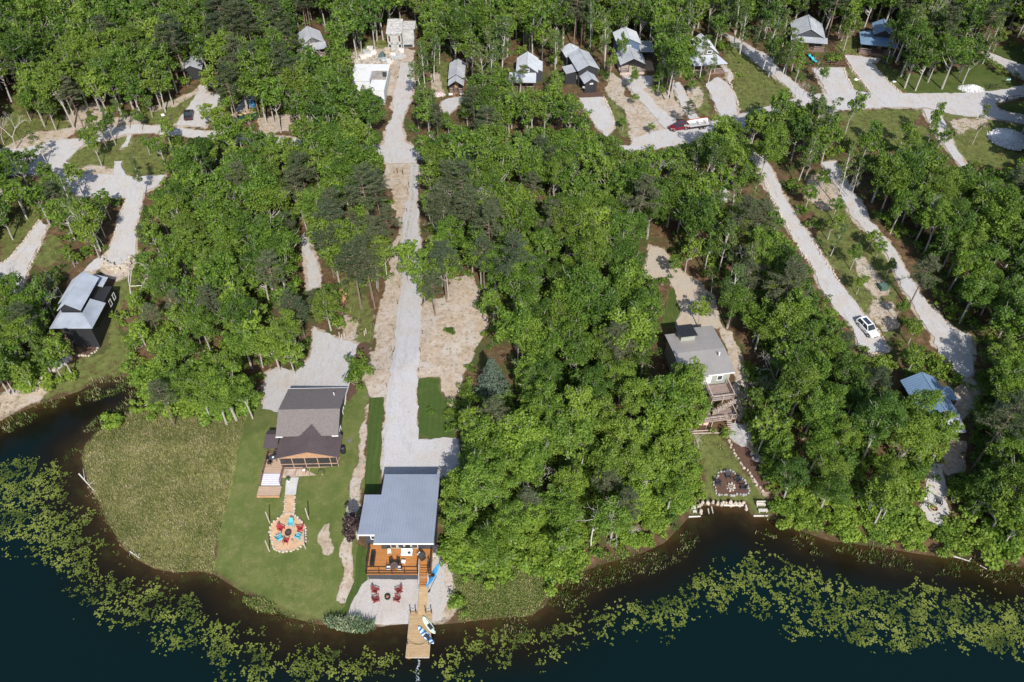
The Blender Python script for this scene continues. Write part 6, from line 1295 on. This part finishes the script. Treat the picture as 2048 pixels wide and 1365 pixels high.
# hand placed trees that stand in or beside the clearings: kind, foot x, foot y (pixels), height scale, width scale, tone
HAND=[('broad',60,330+55,0.85,0.95,.25),('broad',205,335,0.75,0.55,.45),('broad',178,300,0.45,0.4,.5),('broad',232,290,0.7,0.5,.25),('broad',150,480,0.8,0.75,.65),('broad',200,520,0.75,0.6,.6),('broad',100,450,0.85,0.85,.4),('thin',160,450,0.8,0.8,.5),
('broad',470,245,0.7,0.85,.55),('broad',440,210,0.8,0.9,.6),('broad',478,205,0.75,0.7,.5),('broad',560,215,0.5,0.5,.5),
('broad',146,754,0.85,0.75,.45),('broad',20,790,0.8,0.8,.45),('broad',68,785,0.6,0.6,.6),('broad',60,720,0.8,0.9,.55),('broad',35,660,0.85,0.9,.5),('broad',95,690,0.6,0.6,.5),('broad',474,842,1.0,1.05,.75),('thin',130,600,0.55,0.7,.3),
('broad',842,590,0.62,0.72,.75),('broad',850,610,0.42,0.42,.6),('broad',818,570,0.55,0.5,.7),('pine',893,600,0.85,0.9,.4),('pine',745,600,0.95,0.8,.3),('pine',757,583,0.95,0.8,.35),('thin',775,562,0.9,0.5,.4),('pine',668,555,0.8,0.9,.35),('pine',722,572,0.7,0.7,.3),('broad',945,545,0.6,0.6,.6),
('broad',1262,190,0.55,0.42,.55),('broad',1268,215,0.3,0.3,.6),('broad',1315,190,0.6,0.6,.35),('broad',1334,175,0.6,0.55,.45),('broad',1322,200,0.28,0.3,.55),('thin',1398,165,0.8,0.8,.4),('thin',1415,172,0.55,0.7,.4),('broad',1242,140,0.75,0.45,.5),('broad',1220,165,0.65,0.35,.6),('pine',1370,262,0.5,0.5,.2),('broad',1245,262,0.28,0.3,.5),('broad',1300,270,0.25,0.3,.45),
('broad',1385,190,0.28,0.35,.5),('thin',1040,195,0.55,0.7,.3),('thin',1025,190,0.5,0.5,.3),('thin',1126,125,0.6,0.4,.5),('broad',1570,150,0.72,0.62,.5),('broad',1590,165,0.6,0.5,.45),('thin',1548,160,0.6,0.6,.6),
('thin',1786,140,1.15,1.0,.2),('thin',1770,135,0.7,0.5,.3),('thin',1822,150,0.85,0.7,.3),('thin',1862,140,0.9,0.7,.25),('thin',1960,140,0.95,0.8,.3),('broad',1850,300,0.6,0.35,.55),('thin',1640,300,0.9,0.8,.35),('broad',1655,270,0.45,0.45,.5),('broad',1740,290,0.5,0.5,.5),('broad',1800,295,0.55,0.5,.5),('broad',1870,310,0.55,0.5,.4),('thin',1940,300,0.8,0.5,.2),
('broad',1610,420,0.5,0.5,.5),('broad',1655,480,0.5,0.5,.45),('broad',1700,540,0.5,0.45,.4),('broad',1665,440,0.45,0.45,.5),('broad',1640,390,0.5,0.5,.5),('broad',1735,500,0.4,0.45,.6),('broad',1750,520,0.35,0.45,.65),('broad',1790,640,0.4,0.35,.5),('broad',1712,590,0.4,0.4,.6),('thin',1700,400,0.7,0.5,.3),('thin',1658,520,0.6,0.6,.5),('broad',1770,555,0.35,0.35,.5),('broad',1815,690,0.5,0.5,.45),
('broad',1370,545,0.65,0.6,.6),('broad',1345,560,0.5,0.45,.55),('thin',1458,650,1.0,1.1,.35),('thin',1420,600,0.55,0.5,.3),('broad',1395,655,0.55,0.55,.6),
('broad',330,330,0.55,0.5,.5),('broad',300,310,0.4,0.4,.5),('thin',290,400,0.75,0.8,.2),('broad',345,300,0.6,0.6,.6),('broad',845,200,0.45,0.35,.55),('broad',842,230,0.5,0.4,.5),('broad',848,165,0.45,0.35,.6),('broad',838,260,0.5,0.45,.5),('broad',846,140,0.45,0.35,.6),('broad',1180,640,0.8,0.7,.5),('broad',1368,872,0.8,0.75,.65),('broad',1345,838,1.0,0.95,.6),('broad',1318,868,1.0,1.0,.65),('broad',1362,895,0.75,0.7,.7),('broad',1366,834,1.0,0.78,.6),
('broad',1832,925,0.85,0.85,.65),('broad',1802,885,0.95,0.95,.55),('broad',1856,935,0.6,0.55,.6),('broad',1795,930,1.0,1.0,.7),('broad',590,749,0.62,0.65,.7),('broad',560,742,0.8,0.85,.65),('broad',820,555,0.72,0.72,.8),
('broad',950,915,0.8,0.75,.6),('broad',950,975,0.8,0.75,.7),('broad',925,1030,0.75,0.7,.75),('broad',922,1080,0.7,0.7,.8),
('broad',2010,1088,0.8,0.9,.6),('broad',2045,1070,0.95,0.95,.5),('broad',1975,1070,0.85,0.9,.6),('broad',2000,1040,1.0,1.0,.45),
('broad',190,475,0.7,0.65,.4),('broad',222,440,0.6,0.55,.5),('broad',168,392,0.7,0.65,.45),('broad',130,420,0.75,0.7,.5),('broad',110,385,0.6,0.6,.4),('broad',85,715,0.85,0.85,.6),('broad',50,640,0.9,0.9,.5),('broad',215,300,0.7,0.6,.4),('broad',305,235,0.5,0.5,.5),('thin',260,262,0.6,0.6,.4),
('broad',20,378,0.8,0.85,.5),('broad',70,345,0.45,0.5,.5),('thin',95,330,0.6,0.7,.5),('broad',285,262,0.45,0.45,.4),('broad',430,262,0.55,0.6,.6),('broad',455,275,0.6,0.7,.6),('broad',1850,905,0.85,0.72,.65),('broad',1690,268,0.85,0.6,.5),('broad',1642,330,0.9,0.7,.5),('broad',1850,288,0.85,0.45,.55),('broad',1545,268,0.9,0.8,.5),('broad',1590,290,0.8,0.7,.55),('broad',1500,300,0.8,0.8,.45),('broad',1720,330,0.75,0.7,.5),('broad',1800,330,0.7,0.7,.45),('thin',1620,300,0.9,0.8,.4),('broad',1640,175,0.45,0.4,.4)]
for k,px,py,hs,rs_,tn in HAND:
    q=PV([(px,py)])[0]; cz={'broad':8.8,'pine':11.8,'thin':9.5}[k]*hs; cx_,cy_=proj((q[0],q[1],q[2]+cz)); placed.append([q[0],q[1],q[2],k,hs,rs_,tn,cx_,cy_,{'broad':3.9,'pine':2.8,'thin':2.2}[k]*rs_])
LM=[(620,830,'the shingle house'),(797,1010,'the blue-grey roofed lake house'),(1415,700,'the taupe roof house'),(165,600,'the black house'),(1890,810,'the shaded blue-silver roof house'),(803,70,'the block tower'),(738,150,'the white flat building'),(911,155,'the small grey cottage'),(1050,150,'the grey cabin'),(1165,130,'the tall black cabin'),(1270,105,'the blue cabin'),(1420,115,'the olive cabin'),(1625,70,'the pale roofed cabin'),(1752,80,'the navy cabin'),(628,85,'the hidden cabin'),(1730,662,'the white car'),(379,232,'the black vehicle'),(1385,255,'the white boat'),
(490,235,'the dumpster'),(1461,975,'the right bank fire pit'),(240,540,'the rock embankment'),(1942,178,'the smaller gravel heap'),(2018,278,'the large gravel heap'),(1765,578,'the utility box'),(799,306,'the lane crossing'),(818,660,'the centre gravel road'),(900,600,'the bare soil clearing'),(330,900,'the meadow peninsula'),(1390,600,'the tan gravel drive'),(1600,470,'the long right gravel drive'),(1880,650,'the outer right gravel drive'),(1450,1020,'the dark cove'),(620,530,'the hidden gravel strip'),(1866,1018,'the sandstone fire pit'),(25,560,'the left edge drive'),(330,265,'the left upper lane'),(880,820,'the small lawn patch'),(1000,1180,'the reedy shore'),(1200,1110,'the lower tree line'),(1700,1080,'the right lakeside tree line'),(30,30,'the top left corner'),(2000,20,'the top right corner'),(1024,10,'the top edge middle'),(2030,900,'the right edge'),(1700,205,'the broad right upper road'),(15,820,'the left bank')]
def describe(px,py,k,tone):
    lx,ly,l=min(LM,key=lambda m:(m[0]-px)**2+(m[1]-py)**2); dx,dy=px-lx,py-ly
    if abs(dx)>abs(dy)*1.3: d='right of' if dx>0 else 'left of'
    elif abs(dy)>abs(dx)*1.3: d='above' if dy<0 else 'below'
    else: d=('upper right of' if dx>0 else 'upper left of') if dy<0 else ('lower right of' if dx>0 else 'lower left of')
    t={'broad':('dark green','mid green','bright green'),'pine':('dull green','grey-green','grey-green'),'thin':('sparse dark','sparse pale','sparse light'),'shrub':('dark','green','bright green')}[k][0 if tone<0.33 else (1 if tone<0.62 else 2)]
    return t,d,l,math.hypot(dx,dy)
ORD=['closest','second closest','third closest','fourth closest','fifth closest','sixth closest','seventh closest','eighth closest','ninth closest','tenth closest','eleventh closest','twelfth closest','thirteenth closest','fourteenth closest','fifteenth closest']
vis=[p for p in placed if -40<p[7]<2088 and -40<p[8]<1400]; out=[p for p in placed if not(-40<p[7]<2088 and -40<p[8]<1400)]
for p in vis: p.append(p[9]*p[9]/(p[1]**2+(105-p[2])**2))
keep=[];rest=list(out)
for k,lim in(('broad',296),('pine',200),('thin',200)):
    s=sorted([p for p in vis if p[3]==k],key=lambda p:-p[10]); keep+=s[:lim]; rest+=s[lim:]
info={}
for i,p in enumerate(keep):
    t,d,l,ds=describe(p[7],p[8],p[3],p[6]); info.setdefault((t,p[3],d,l),[]).append((ds,i))
LAB={}
for (t,k,d,l),v in info.items():
    v.sort()
    for n_,(ds,i) in enumerate(v): LAB[i]=('%s %s %s %s'%(t,NAMES[k][1],d,l)) if len(v)==1 else ('%s of the %s %ss %s %s'%(ORD[min(n_,14)],t,NAMES[k][1],d,l))
vr=random.Random(5)
for i,p in enumerate(keep):
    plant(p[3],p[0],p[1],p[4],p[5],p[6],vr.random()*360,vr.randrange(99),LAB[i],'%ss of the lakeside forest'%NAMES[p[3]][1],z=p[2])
# everything smaller or beyond the frame: one mass of far woodland
def LOD(kind,i):
    if kind=='broad': return v_broad(700+i,38,0.42,0.68,L=32)
    if kind=='pine': return v_pine(720+i,8,0.95)
    return v_thin(740+i,26)
LODS={k:[LOD(k,i) for i in range(4)] for k in('broad','pine','thin')}
def bake(items,getv,name,lab,mats):
    Vs=[];Fs=[];Ts=[];Ms=[];n=0; rs=np.random.RandomState(3)
    for p in items:
        c,t=getv(p); a=rs.rand()*6.283; ca,sa=math.cos(a),math.sin(a); R_=np.array([[ca,-sa,0],[sa,ca,0],[0,0,1]])
        for (V_,F_,T_),m in(((c[0],c[1],c[2]),mats[p[3]][0]),((t[0],t[1],np.tile([0.5,0.5,0,1],(len(t[0]),1))),mats[p[3]][1])):
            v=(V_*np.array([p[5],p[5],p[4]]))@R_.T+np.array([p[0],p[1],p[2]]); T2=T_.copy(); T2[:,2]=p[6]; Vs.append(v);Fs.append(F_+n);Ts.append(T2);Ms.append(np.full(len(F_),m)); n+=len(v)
    me=npmesh(name,np.vstack(Vs),np.vstack(Fs),None,{'tint':np.vstack(Ts)}); ml=[LEAF,BARK,NEED,BARKP,BIRL,BARKD]
    for m in ml: me.materials.append(m)
    me.polygons.foreach_set('material_index',np.concatenate(Ms).astype(np.int32)); o=link(bpy.data.objects.new(name,me)); o.color=(0,0,0,1); return tag(o,lab,'woodland',kind='stuff')
MI={'broad':(0,1),'pine':(2,3),'thin':(4,5),'shrub':(0,1)}
if rest: bake(rest,lambda p:LODS[p[3]][int(abs(p[0]*7+p[1]*3))%4],'far_woodland','mass of further broadleaf and pine trees that fills the woods behind and around the cabins',MI)
print('TREES individual',len(keep),'rest',len(rest))
# special trees
q=G(716,1078); t=thing('purple_tree','dark purple-leaved small tree left of the blue-grey roofed lake house','tree',q,20); c=link(bpy.data.objects.new('crown',PURM[0][0]),t); c.color=(0.45,0,0,1); link(bpy.data.objects.new('trunk',PURM[0][1]),t); t.scale=(1.0,1.0,1.15)
q=G(985,792); t=plant('spruce',q[0],q[1],1.2,1.25,0.5,0,0,'silvery blue-green conifer between the bare soil clearing and the dense bright trees')
for px,py,hs,rt,vi,lab in ((640,150,1.0,0,0,'big pale bare forked tree in front of the hidden cabin'),(658,140,0.95,90,1,'second pale bare tree right of the forked one at the hidden cabin'),(1312,405,1.05,200,2,'large bleached bare tree rising from the crowns above the tan gravel drive'),(30,300,1.0,30,3,'bare pale tree by the far left verge of the upper lane'),(8,290,0.8,130,0,'bare forked tree at the left edge beside the upper lane'),(1545,770,0.75,60,1,'bleached dead tree in the shade right of the taupe roof house'),(1522,800,0.5,160,2,'smaller bleached dead branch tree right of the stair deck'),
 (1060,1010,0.9,10,3,'pale bare snag among the bright crowns right of the lake house'),(1399,906,0.42,0,4,'little bleached dead tree on the right bank lawn'),(1182,1095,1.0,270,4,'thin tall bare trunk at the lower tree line by the water'),(1690,395,0.6,40,0,'bare white twiggy tree on the outer right gravel drive'),(100,640,0.8,250,1,'bare twiggy tree between the left edge drive and the black house'),(1256,1068,0.35,20,2,'small bleached snag near the water at the lower tree line'),(1212,640,0.6,10,3,'bare forked snag in the dark gap above the dense bright trees'),(20,590,0.8,300,2,'tangled bare tree over the left edge drive'),(350,110,1.0,80,4,'tall bare grey trunk among the top left pines'),(1640,310,1.1,15,1,'tall bare pole-like trunk below the broad right road'),(1165,480,0.7,100,0,'bleached bare branches lying over the crowns left of the tan gravel drive')):
    q=G(px,py); o=link(bpy.data.objects.new('bare_tree',DEADM[vi])); o.location=q; o.scale=(hs,hs,hs); o.rotation_euler=(0,0,math.radians(rt)); tag(o,lab,'dead tree','bare dead trees')
dr=random.Random(77); nd=0
while nd<16:
    px=dr.uniform(40,1980); py=dr.uniform(60,620); q=G(px,py)
    if CLEAR[int(py*MH/1365),int(px*MW/2048)] or blocked(q[0],q[1]) : continue
    t_,d_,l_,_s=describe(px,py,'pine',0); hs=dr.uniform(0.9,1.25); o=link(bpy.data.objects.new('bare_tree',DEADM[nd%5])); o.location=q; o.scale=(hs*0.8,hs*0.8,hs*1.15); o.rotation_euler=(0,0,dr.random()*6.28); tag(o,'%s bare grey tree among green crowns, %s %s'%(('slim','tall','crooked','forked')[nd%4],d_,l_),'dead tree','bare dead trees'); nd+=1
# shrubs
sh=[]; r_=random.Random(31)
for _ in range(7600):
    y=r_.uniform(52,215) if _<5200 else r_.uniform(52,95); x=r_.uniform(-0.68*y-25,0.68*y+25); s=float(sdist(np.array([x]),np.array([y]))[0])
    if s<0.7 or blocked(x,y): continue
    z=H(x,y); px,py=proj((x,y,z+0.6))
    if not(-20<px<2068 and -20<py<1380): continue
    c=bool(CLEAR[min(MH-1,max(0,int(py*MH/1365))),min(MW-1,max(0,int(px*MW/2048)))])
    if inpoly(np.array([px]),np.array([py]),MEADOW)[0] or inpoly(np.array([px]),np.array([py]),REG[[i for i,q_ in enumerate(REG) if q_[1][0]==(497,815)][0]][1])[0]: continue
    if c and r_.random()>0.02: continue
    if s>14 and r_.random()>0.75: continue
    if c and any(abs(p_[:,0].mean()-x)<60 and segdist(np.array([x]),np.array([y]),p_,True)[0]<1.3 for p_ in ROADS): continue
    big=r_.uniform(0.6,1.5) if not c else r_.uniform(0.35,0.8)
    if s<6: big*=0.85
    sh.append([x,y,z,'shrub',big,big*1.1,min(1,max(0,0.5+0.2*r_.gauss(0,1)+(0.3 if s<14 else 0))),px,py,big,s,c])
edge=[p for p in sh if p[11] or p[10]<7]; r_.shuffle(edge); ke=edge[:190]; ids=set(map(id,ke)); und=[p for p in sh if id(p) not in ids]
for px,py,bg in((440,836,2.0),(402,830,2.1),(362,822,2.0),(500,815,1.6),(326,810,2.0),(345,800,2.2),(458,828,2.0),(298,782,2.0),(285,757,1.9),(425,818,2.2),(385,818,2.2),(480,822,1.9),(310,796,1.8),
 (930,1118,1.8),(960,1112,2.0),(1000,1122,1.8),(1040,1130,1.9),(1075,1140,1.7),(905,1128,1.5),(1100,1150,1.5),(940,1146,1.2),(1010,1155,1.2),(895,1100,1.6),(1130,1140,1.6),(980,1140,1.3),(1960,1092,1.8),(1985,1104,1.7),(2010,1098,2.0),(2035,1105,1.8),(2000,1082,2.0),(2040,1085,2.0),(1970,1075,1.8),(100,768,1.5),(60,778,1.4),(140,758,1.2)):
    q=PV([(px,py)])[0]; ke.append([q[0],q[1],q[2],'shrub',bg*0.85,bg,0.75+0.15*r_.random(),px,py,bg,3,True])
info={}
for i,p in enumerate(ke):
    t,d,l,ds=describe(p[7],p[8],'shrub',p[6]); info.setdefault((t,d,l),[]).append((ds,i))
for (t,d,l),v in info.items():
    v.sort()
    for n_,(ds,i) in enumerate(v):
        p=ke[i]; plant('shrub',p[0],p[1],p[4],p[5],p[6],r_.random()*360,r_.randrange(9),('%s leafy shrub %s %s'%(t,d,l)) if len(v)==1 else '%s of the %s leafy shrubs %s %s'%(ORD[min(n_,14)],t,d,l),'shrubs along the clearings and the shore',z=p[2])
SLOD=[v_shrub(800+i,30) for i in range(3)]
if und: o=bake(und,lambda p:SLOD[int(abs(p[0]*5))%3],'undergrowth','leafy undergrowth and saplings below the forest crowns',MI); o['category']='undergrowth'
# ---------------- grasses, reeds and lily pads ----------------
def tufts(name,X,Y,Z,hmin,hmax,w,nb,mat,lab,cat,rs,lean=0.45,fan=0.18):
    n=len(X); N=n*nb; B=np.repeat(np.stack([X,Y,Z],1),nb,0); a=rs.rand(N)*6.283; B[:,:2]+=rs.normal(size=(N,2))*fan; h=rs.uniform(hmin,hmax,N); d=np.stack([np.cos(a),np.sin(a),0*a],1); s=np.stack([-np.sin(a),np.cos(a),0*a],1)
    ww=(w*rs.uniform(0.6,1.4,N))[:,None]; tip=B+np.array([0,0,1])*h[:,None]+d*(h*rs.uniform(0.1,1,N)*lean)[:,None]; mid=B+np.array([0,0,0.6])*h[:,None]+d*(h*0.15)[:,None]
    V=np.stack([B-s*ww,B+s*ww,mid+s*ww*0.8,tip],1).reshape(-1,3); F=np.arange(N*4).reshape(N,4); T=np.stack([rs.rand(N),np.repeat(rs.rand(n),nb),0*a,0*a+1],1)
    me=npmesh(name,V,F,mat,{'tint':np.repeat(T,4,0)}); o=link(bpy.data.objects.new(name,me)); o.color=(0.4,0,0,1); return tag(o,lab,cat,kind='stuff')
def mat_grass(name,a,b,c):
    t=NT(name); ti=t.attr('tint').outputs['Color']; st=t.n('ShaderNodeSeparateColor'); t.l(ti,st.inputs[0]); f=t.math('ADD',t.math('MULTIPLY',st.outputs[0],0.35),t.math('MULTIPLY',st.outputs[1],0.65)); n=t.noise(0.25,4,0.6,t.pos()); f=t.math('ADD',f,t.math('SUBTRACT',n,0.5)); c_=t.ramp(f,[(0.2,a),(0.55,b),(0.85,c)]); t.out(c_,0.8,0,0.2); return t.m
def scat(poly,n,rs,px=True):
    w=PV(poly)[:,:2] if px else np.asarray(poly); x0,y0=w.min(0);x1,y1=w.max(0); X=rs.uniform(x0,x1,n*2);Y=rs.uniform(y0,y1,n*2); m=inpoly(X,Y,w); return X[m][:n],Y[m][:n]
rs=np.random.RandomState(9)
MGR=mat_grass('meadow_grass',(0.13,0.155,0.045),(0.235,0.245,0.08),(0.50,0.42,0.25))
X,Y=scat(MEADOW,15000,rs); keepm=vnoise(X,Y,0.4,3)>-1; X=X[keepm];Y=Y[keepm]
tufts('meadow_grass',X,Y,HV(X,Y)-0.02,0.10,0.42,0.035,6,MGR,'long mottled green and straw coloured grass covering the meadow peninsula','grass',rs)
RGR=mat_grass('rough_grass',(0.10,0.15,0.03),(0.18,0.235,0.06),(0.36,0.33,0.15))
XX=[];YY=[]
for i,(k,p) in enumerate(REG):
    if k=='R':
        w=WREG[i][1]; ar=0.5*abs(np.dot(w[:,0],np.roll(w[:,1],1))-np.dot(w[:,1],np.roll(w[:,0],1))); x_,y_=scat(p,int(ar*1.6),rs); m=vnoise(x_,y_,0.5,4)>0.42; XX.append(x_[m]);YY.append(y_[m])
x_,y_=scat([(905,1130),(950,1122),(1050,1132),(1110,1140),(1100,1180),(1062,1230),(990,1236),(918,1242),(912,1187)],5200,rs); XX.append(x_);YY.append(y_)
X=np.concatenate(XX);Y=np.concatenate(YY); tufts('rough_grass',X,Y,HV(X,Y)-0.02,0.12,0.42,0.045,5,RGR,'rough tufted grass on the banks and verges between the drives','grass',rs)
REED=mat_grass('reeds',(0.045,0.085,0.015),(0.11,0.165,0.03),(0.38,0.33,0.19))
def alongshore(a,b,dens,w0,w1,rs):
    """points offset lakeward from the shoreline outline between two shoreline pixels a..b"""
    i0=SHORE_PX.index(a);i1=SHORE_PX.index(b); X=[];Y=[]
    for i in range(i0,i1):
        p,q=SH[i],SH[i+1]; L=np.hypot(*(q-p)); n=int(L*dens); t=rs.rand(n); nrm=np.array([(q-p)[1],-(q-p)[0]])/max(L,1e-6); o_=rs.uniform(w0,w1,n); X.append(p[0]+(q-p)[0]*t+nrm[0]*o_);Y.append(p[1]+(q-p)[1]*t+nrm[1]*o_)
    return np.concatenate(X),np.concatenate(Y)
XX=[];YY=[]
for a,b,dn,w0,w1 in(((0,843),(158,783),22,0.2,3.6),((158,783),(316,796),30,-0.5,4.5),((264,822),(163,917),22,-0.3,2.6),((163,917),(430,1150),3,-0.4,0.8),((430,1150),(640,1250),5,-0.2,1.0),((990,1237),(1362,1052),26,-0.6,3.6),((1506,1034),(2048,1135),20,-0.5,3.2)):
    x_,y_=alongshore(a,b,dn,w0,w1,rs); m=vnoise(x_,y_,0.35,6)>0.38; XX.append(x_[m]);YY.append(y_[m])
X=np.concatenate(XX);Y=np.concatenate(YY); tufts('reeds',X,Y,np.maximum(HV(X,Y),-0.05),0.15,0.7,0.04,4,REED,'green and straw reeds and water grass in the shallows along the shoreline','reeds',rs,0.3)
CAT=mat_grass('cattail_leaves',(0.10,0.16,0.07),(0.20,0.28,0.16),(0.42,0.44,0.28))
x_,y_=scat([(652,1243),(700,1240),(745,1250),(750,1262),(715,1268),(675,1262),(652,1252)],190,rs); tufts('cattails',x_,y_,np.maximum(HV(x_,y_),-0.05),0.9,1.7,0.035,8,CAT,'clump of pale blue-green cattails in the water beside the sand pad','cattails',rs,0.5)
x_,y_=scat([(487,1200),(520,1200),(552,1215),(548,1228),(510,1222)],300,rs); tufts('water_sedge',x_,y_,np.maximum(HV(x_,y_),-0.05),0.3,0.8,0.04,6,RGR,'bright green sedge patch at the shore below the mown lawn','reeds',rs,0.5)
# lily pads
def pads(name,poly,n,lab,rs,thr=0.445,rmin=0.06,rmax=0.13,seed=0):
    w=np.array([PZ(a,b,0)[:2] for a,b in poly]); x0,y0=w.min(0)-3;x1,y1=w.max(0)+3; X=rs.uniform(x0,x1,n*5);Y=rs.uniform(y0,y1,n*5)
    Xw=X+(vnoise(X,Y,0.35,8)-0.5)*4; Yw=Y+(vnoise(X,Y,0.35,9)-0.5)*4
    ins=inpoly(Xw,Yw,w); d=segdist(Xw,Yw,w,True); d=np.where(ins,d,-d)
    dens=0.16*vnoise(X,Y,0.33,10+seed)+0.30*vnoise(X,Y,0.95,11+seed)+0.54*vnoise(X,Y,2.6,12+seed)+np.where(d<0,np.clip(d,-5,0)*0.15,np.clip(d,0,2.2)*0.06); m=(dens>thr+0.02+0.26*rs.rand(len(X)))&(sdist(X,Y)<-0.6)&~((X>-14.6)&(X<-10.6)&(Y>43.6)&(Y<52)); X=X[m][:n];Y=Y[m][:n]; N=len(X)
    r=rs.uniform(rmin,rmax,N); a0=rs.rand(N)*6.283; K=7; V=[];tz=rs.normal(size=(N,2))*0.1; z=0.02+rs.rand(N)*0.05
    ang=a0[:,None]+np.linspace(0.25,6.03,K)[None]; vx=X[:,None]+np.cos(ang)*r[:,None]; vy=Y[:,None]+np.sin(ang)*r[:,None]; vz=z[:,None]+(np.cos(ang)*tz[:,:1]+np.sin(ang)*tz[:,1:])*r[:,None]+rs.rand(N,K)*0.012
    rim=np.stack([vx,vy,vz],-1); c=np.stack([X,Y,z],-1)[:,None]; V=np.concatenate([c,rim],1).reshape(-1,3); base=(np.arange(N)*8)[:,None,None]; tri=np.array([[0,i,i+1] for i in range(1,K)])[None]; F=(base+tri).reshape(-1,3)
    T=np.repeat(np.stack([rs.rand(N),vnoise(X,Y,0.5,2),0*X,0*X+1],1),8,0); me=npmesh(name,V,F,PADM,{'tint':T},k=3); o=link(bpy.data.objects.new(name,me)); return tag(o,lab,'lily pads',kind='stuff')
PADM=mat_grass('lily_pad',(0.05,0.072,0.014),(0.13,0.165,0.028),(0.21,0.24,0.052)); PADM.node_tree.nodes['Principled BSDF'].inputs['Roughness'].default_value=0.45
rs=np.random.RandomState(14)
pads('lily_pads',[(-60,930),(20,925),(60,915),(108,930),(125,965),(150,1005),(172,1060),(205,1120),(262,1165),(330,1195),(400,1212),(470,1248),(560,1288),(640,1300),(730,1302),(812,1305),(812,1350),(760,1372),(640,1385),(540,1362),(460,1330),(370,1290),(300,1262),(230,1240),(165,1205),(130,1150),(80,1108),(0,1098),(-60,1100)],31000,'wide curved belt of green lily pads on the left, ending at the dock',rs)
pads('lily_pads',[(868,1290),(930,1278),(1000,1262),(1100,1252),(1180,1228),(1260,1198),(1340,1178),(1400,1158),(1430,1118),(1500,1112),(1600,1145),(1700,1165),(1800,1178),(1900,1190),(2120,1215),(2120,1320),(2048,1312),(1950,1305),(1850,1288),(1750,1288),(1650,1275),(1550,1240),(1480,1225),(1400,1226),(1330,1246),(1250,1272),(1150,1290),(1050,1312),(980,1340),(900,1362),(866,1345)],25000,'long broken belt of green lily pads on the right of the dock',rs,thr=0.47,seed=3)
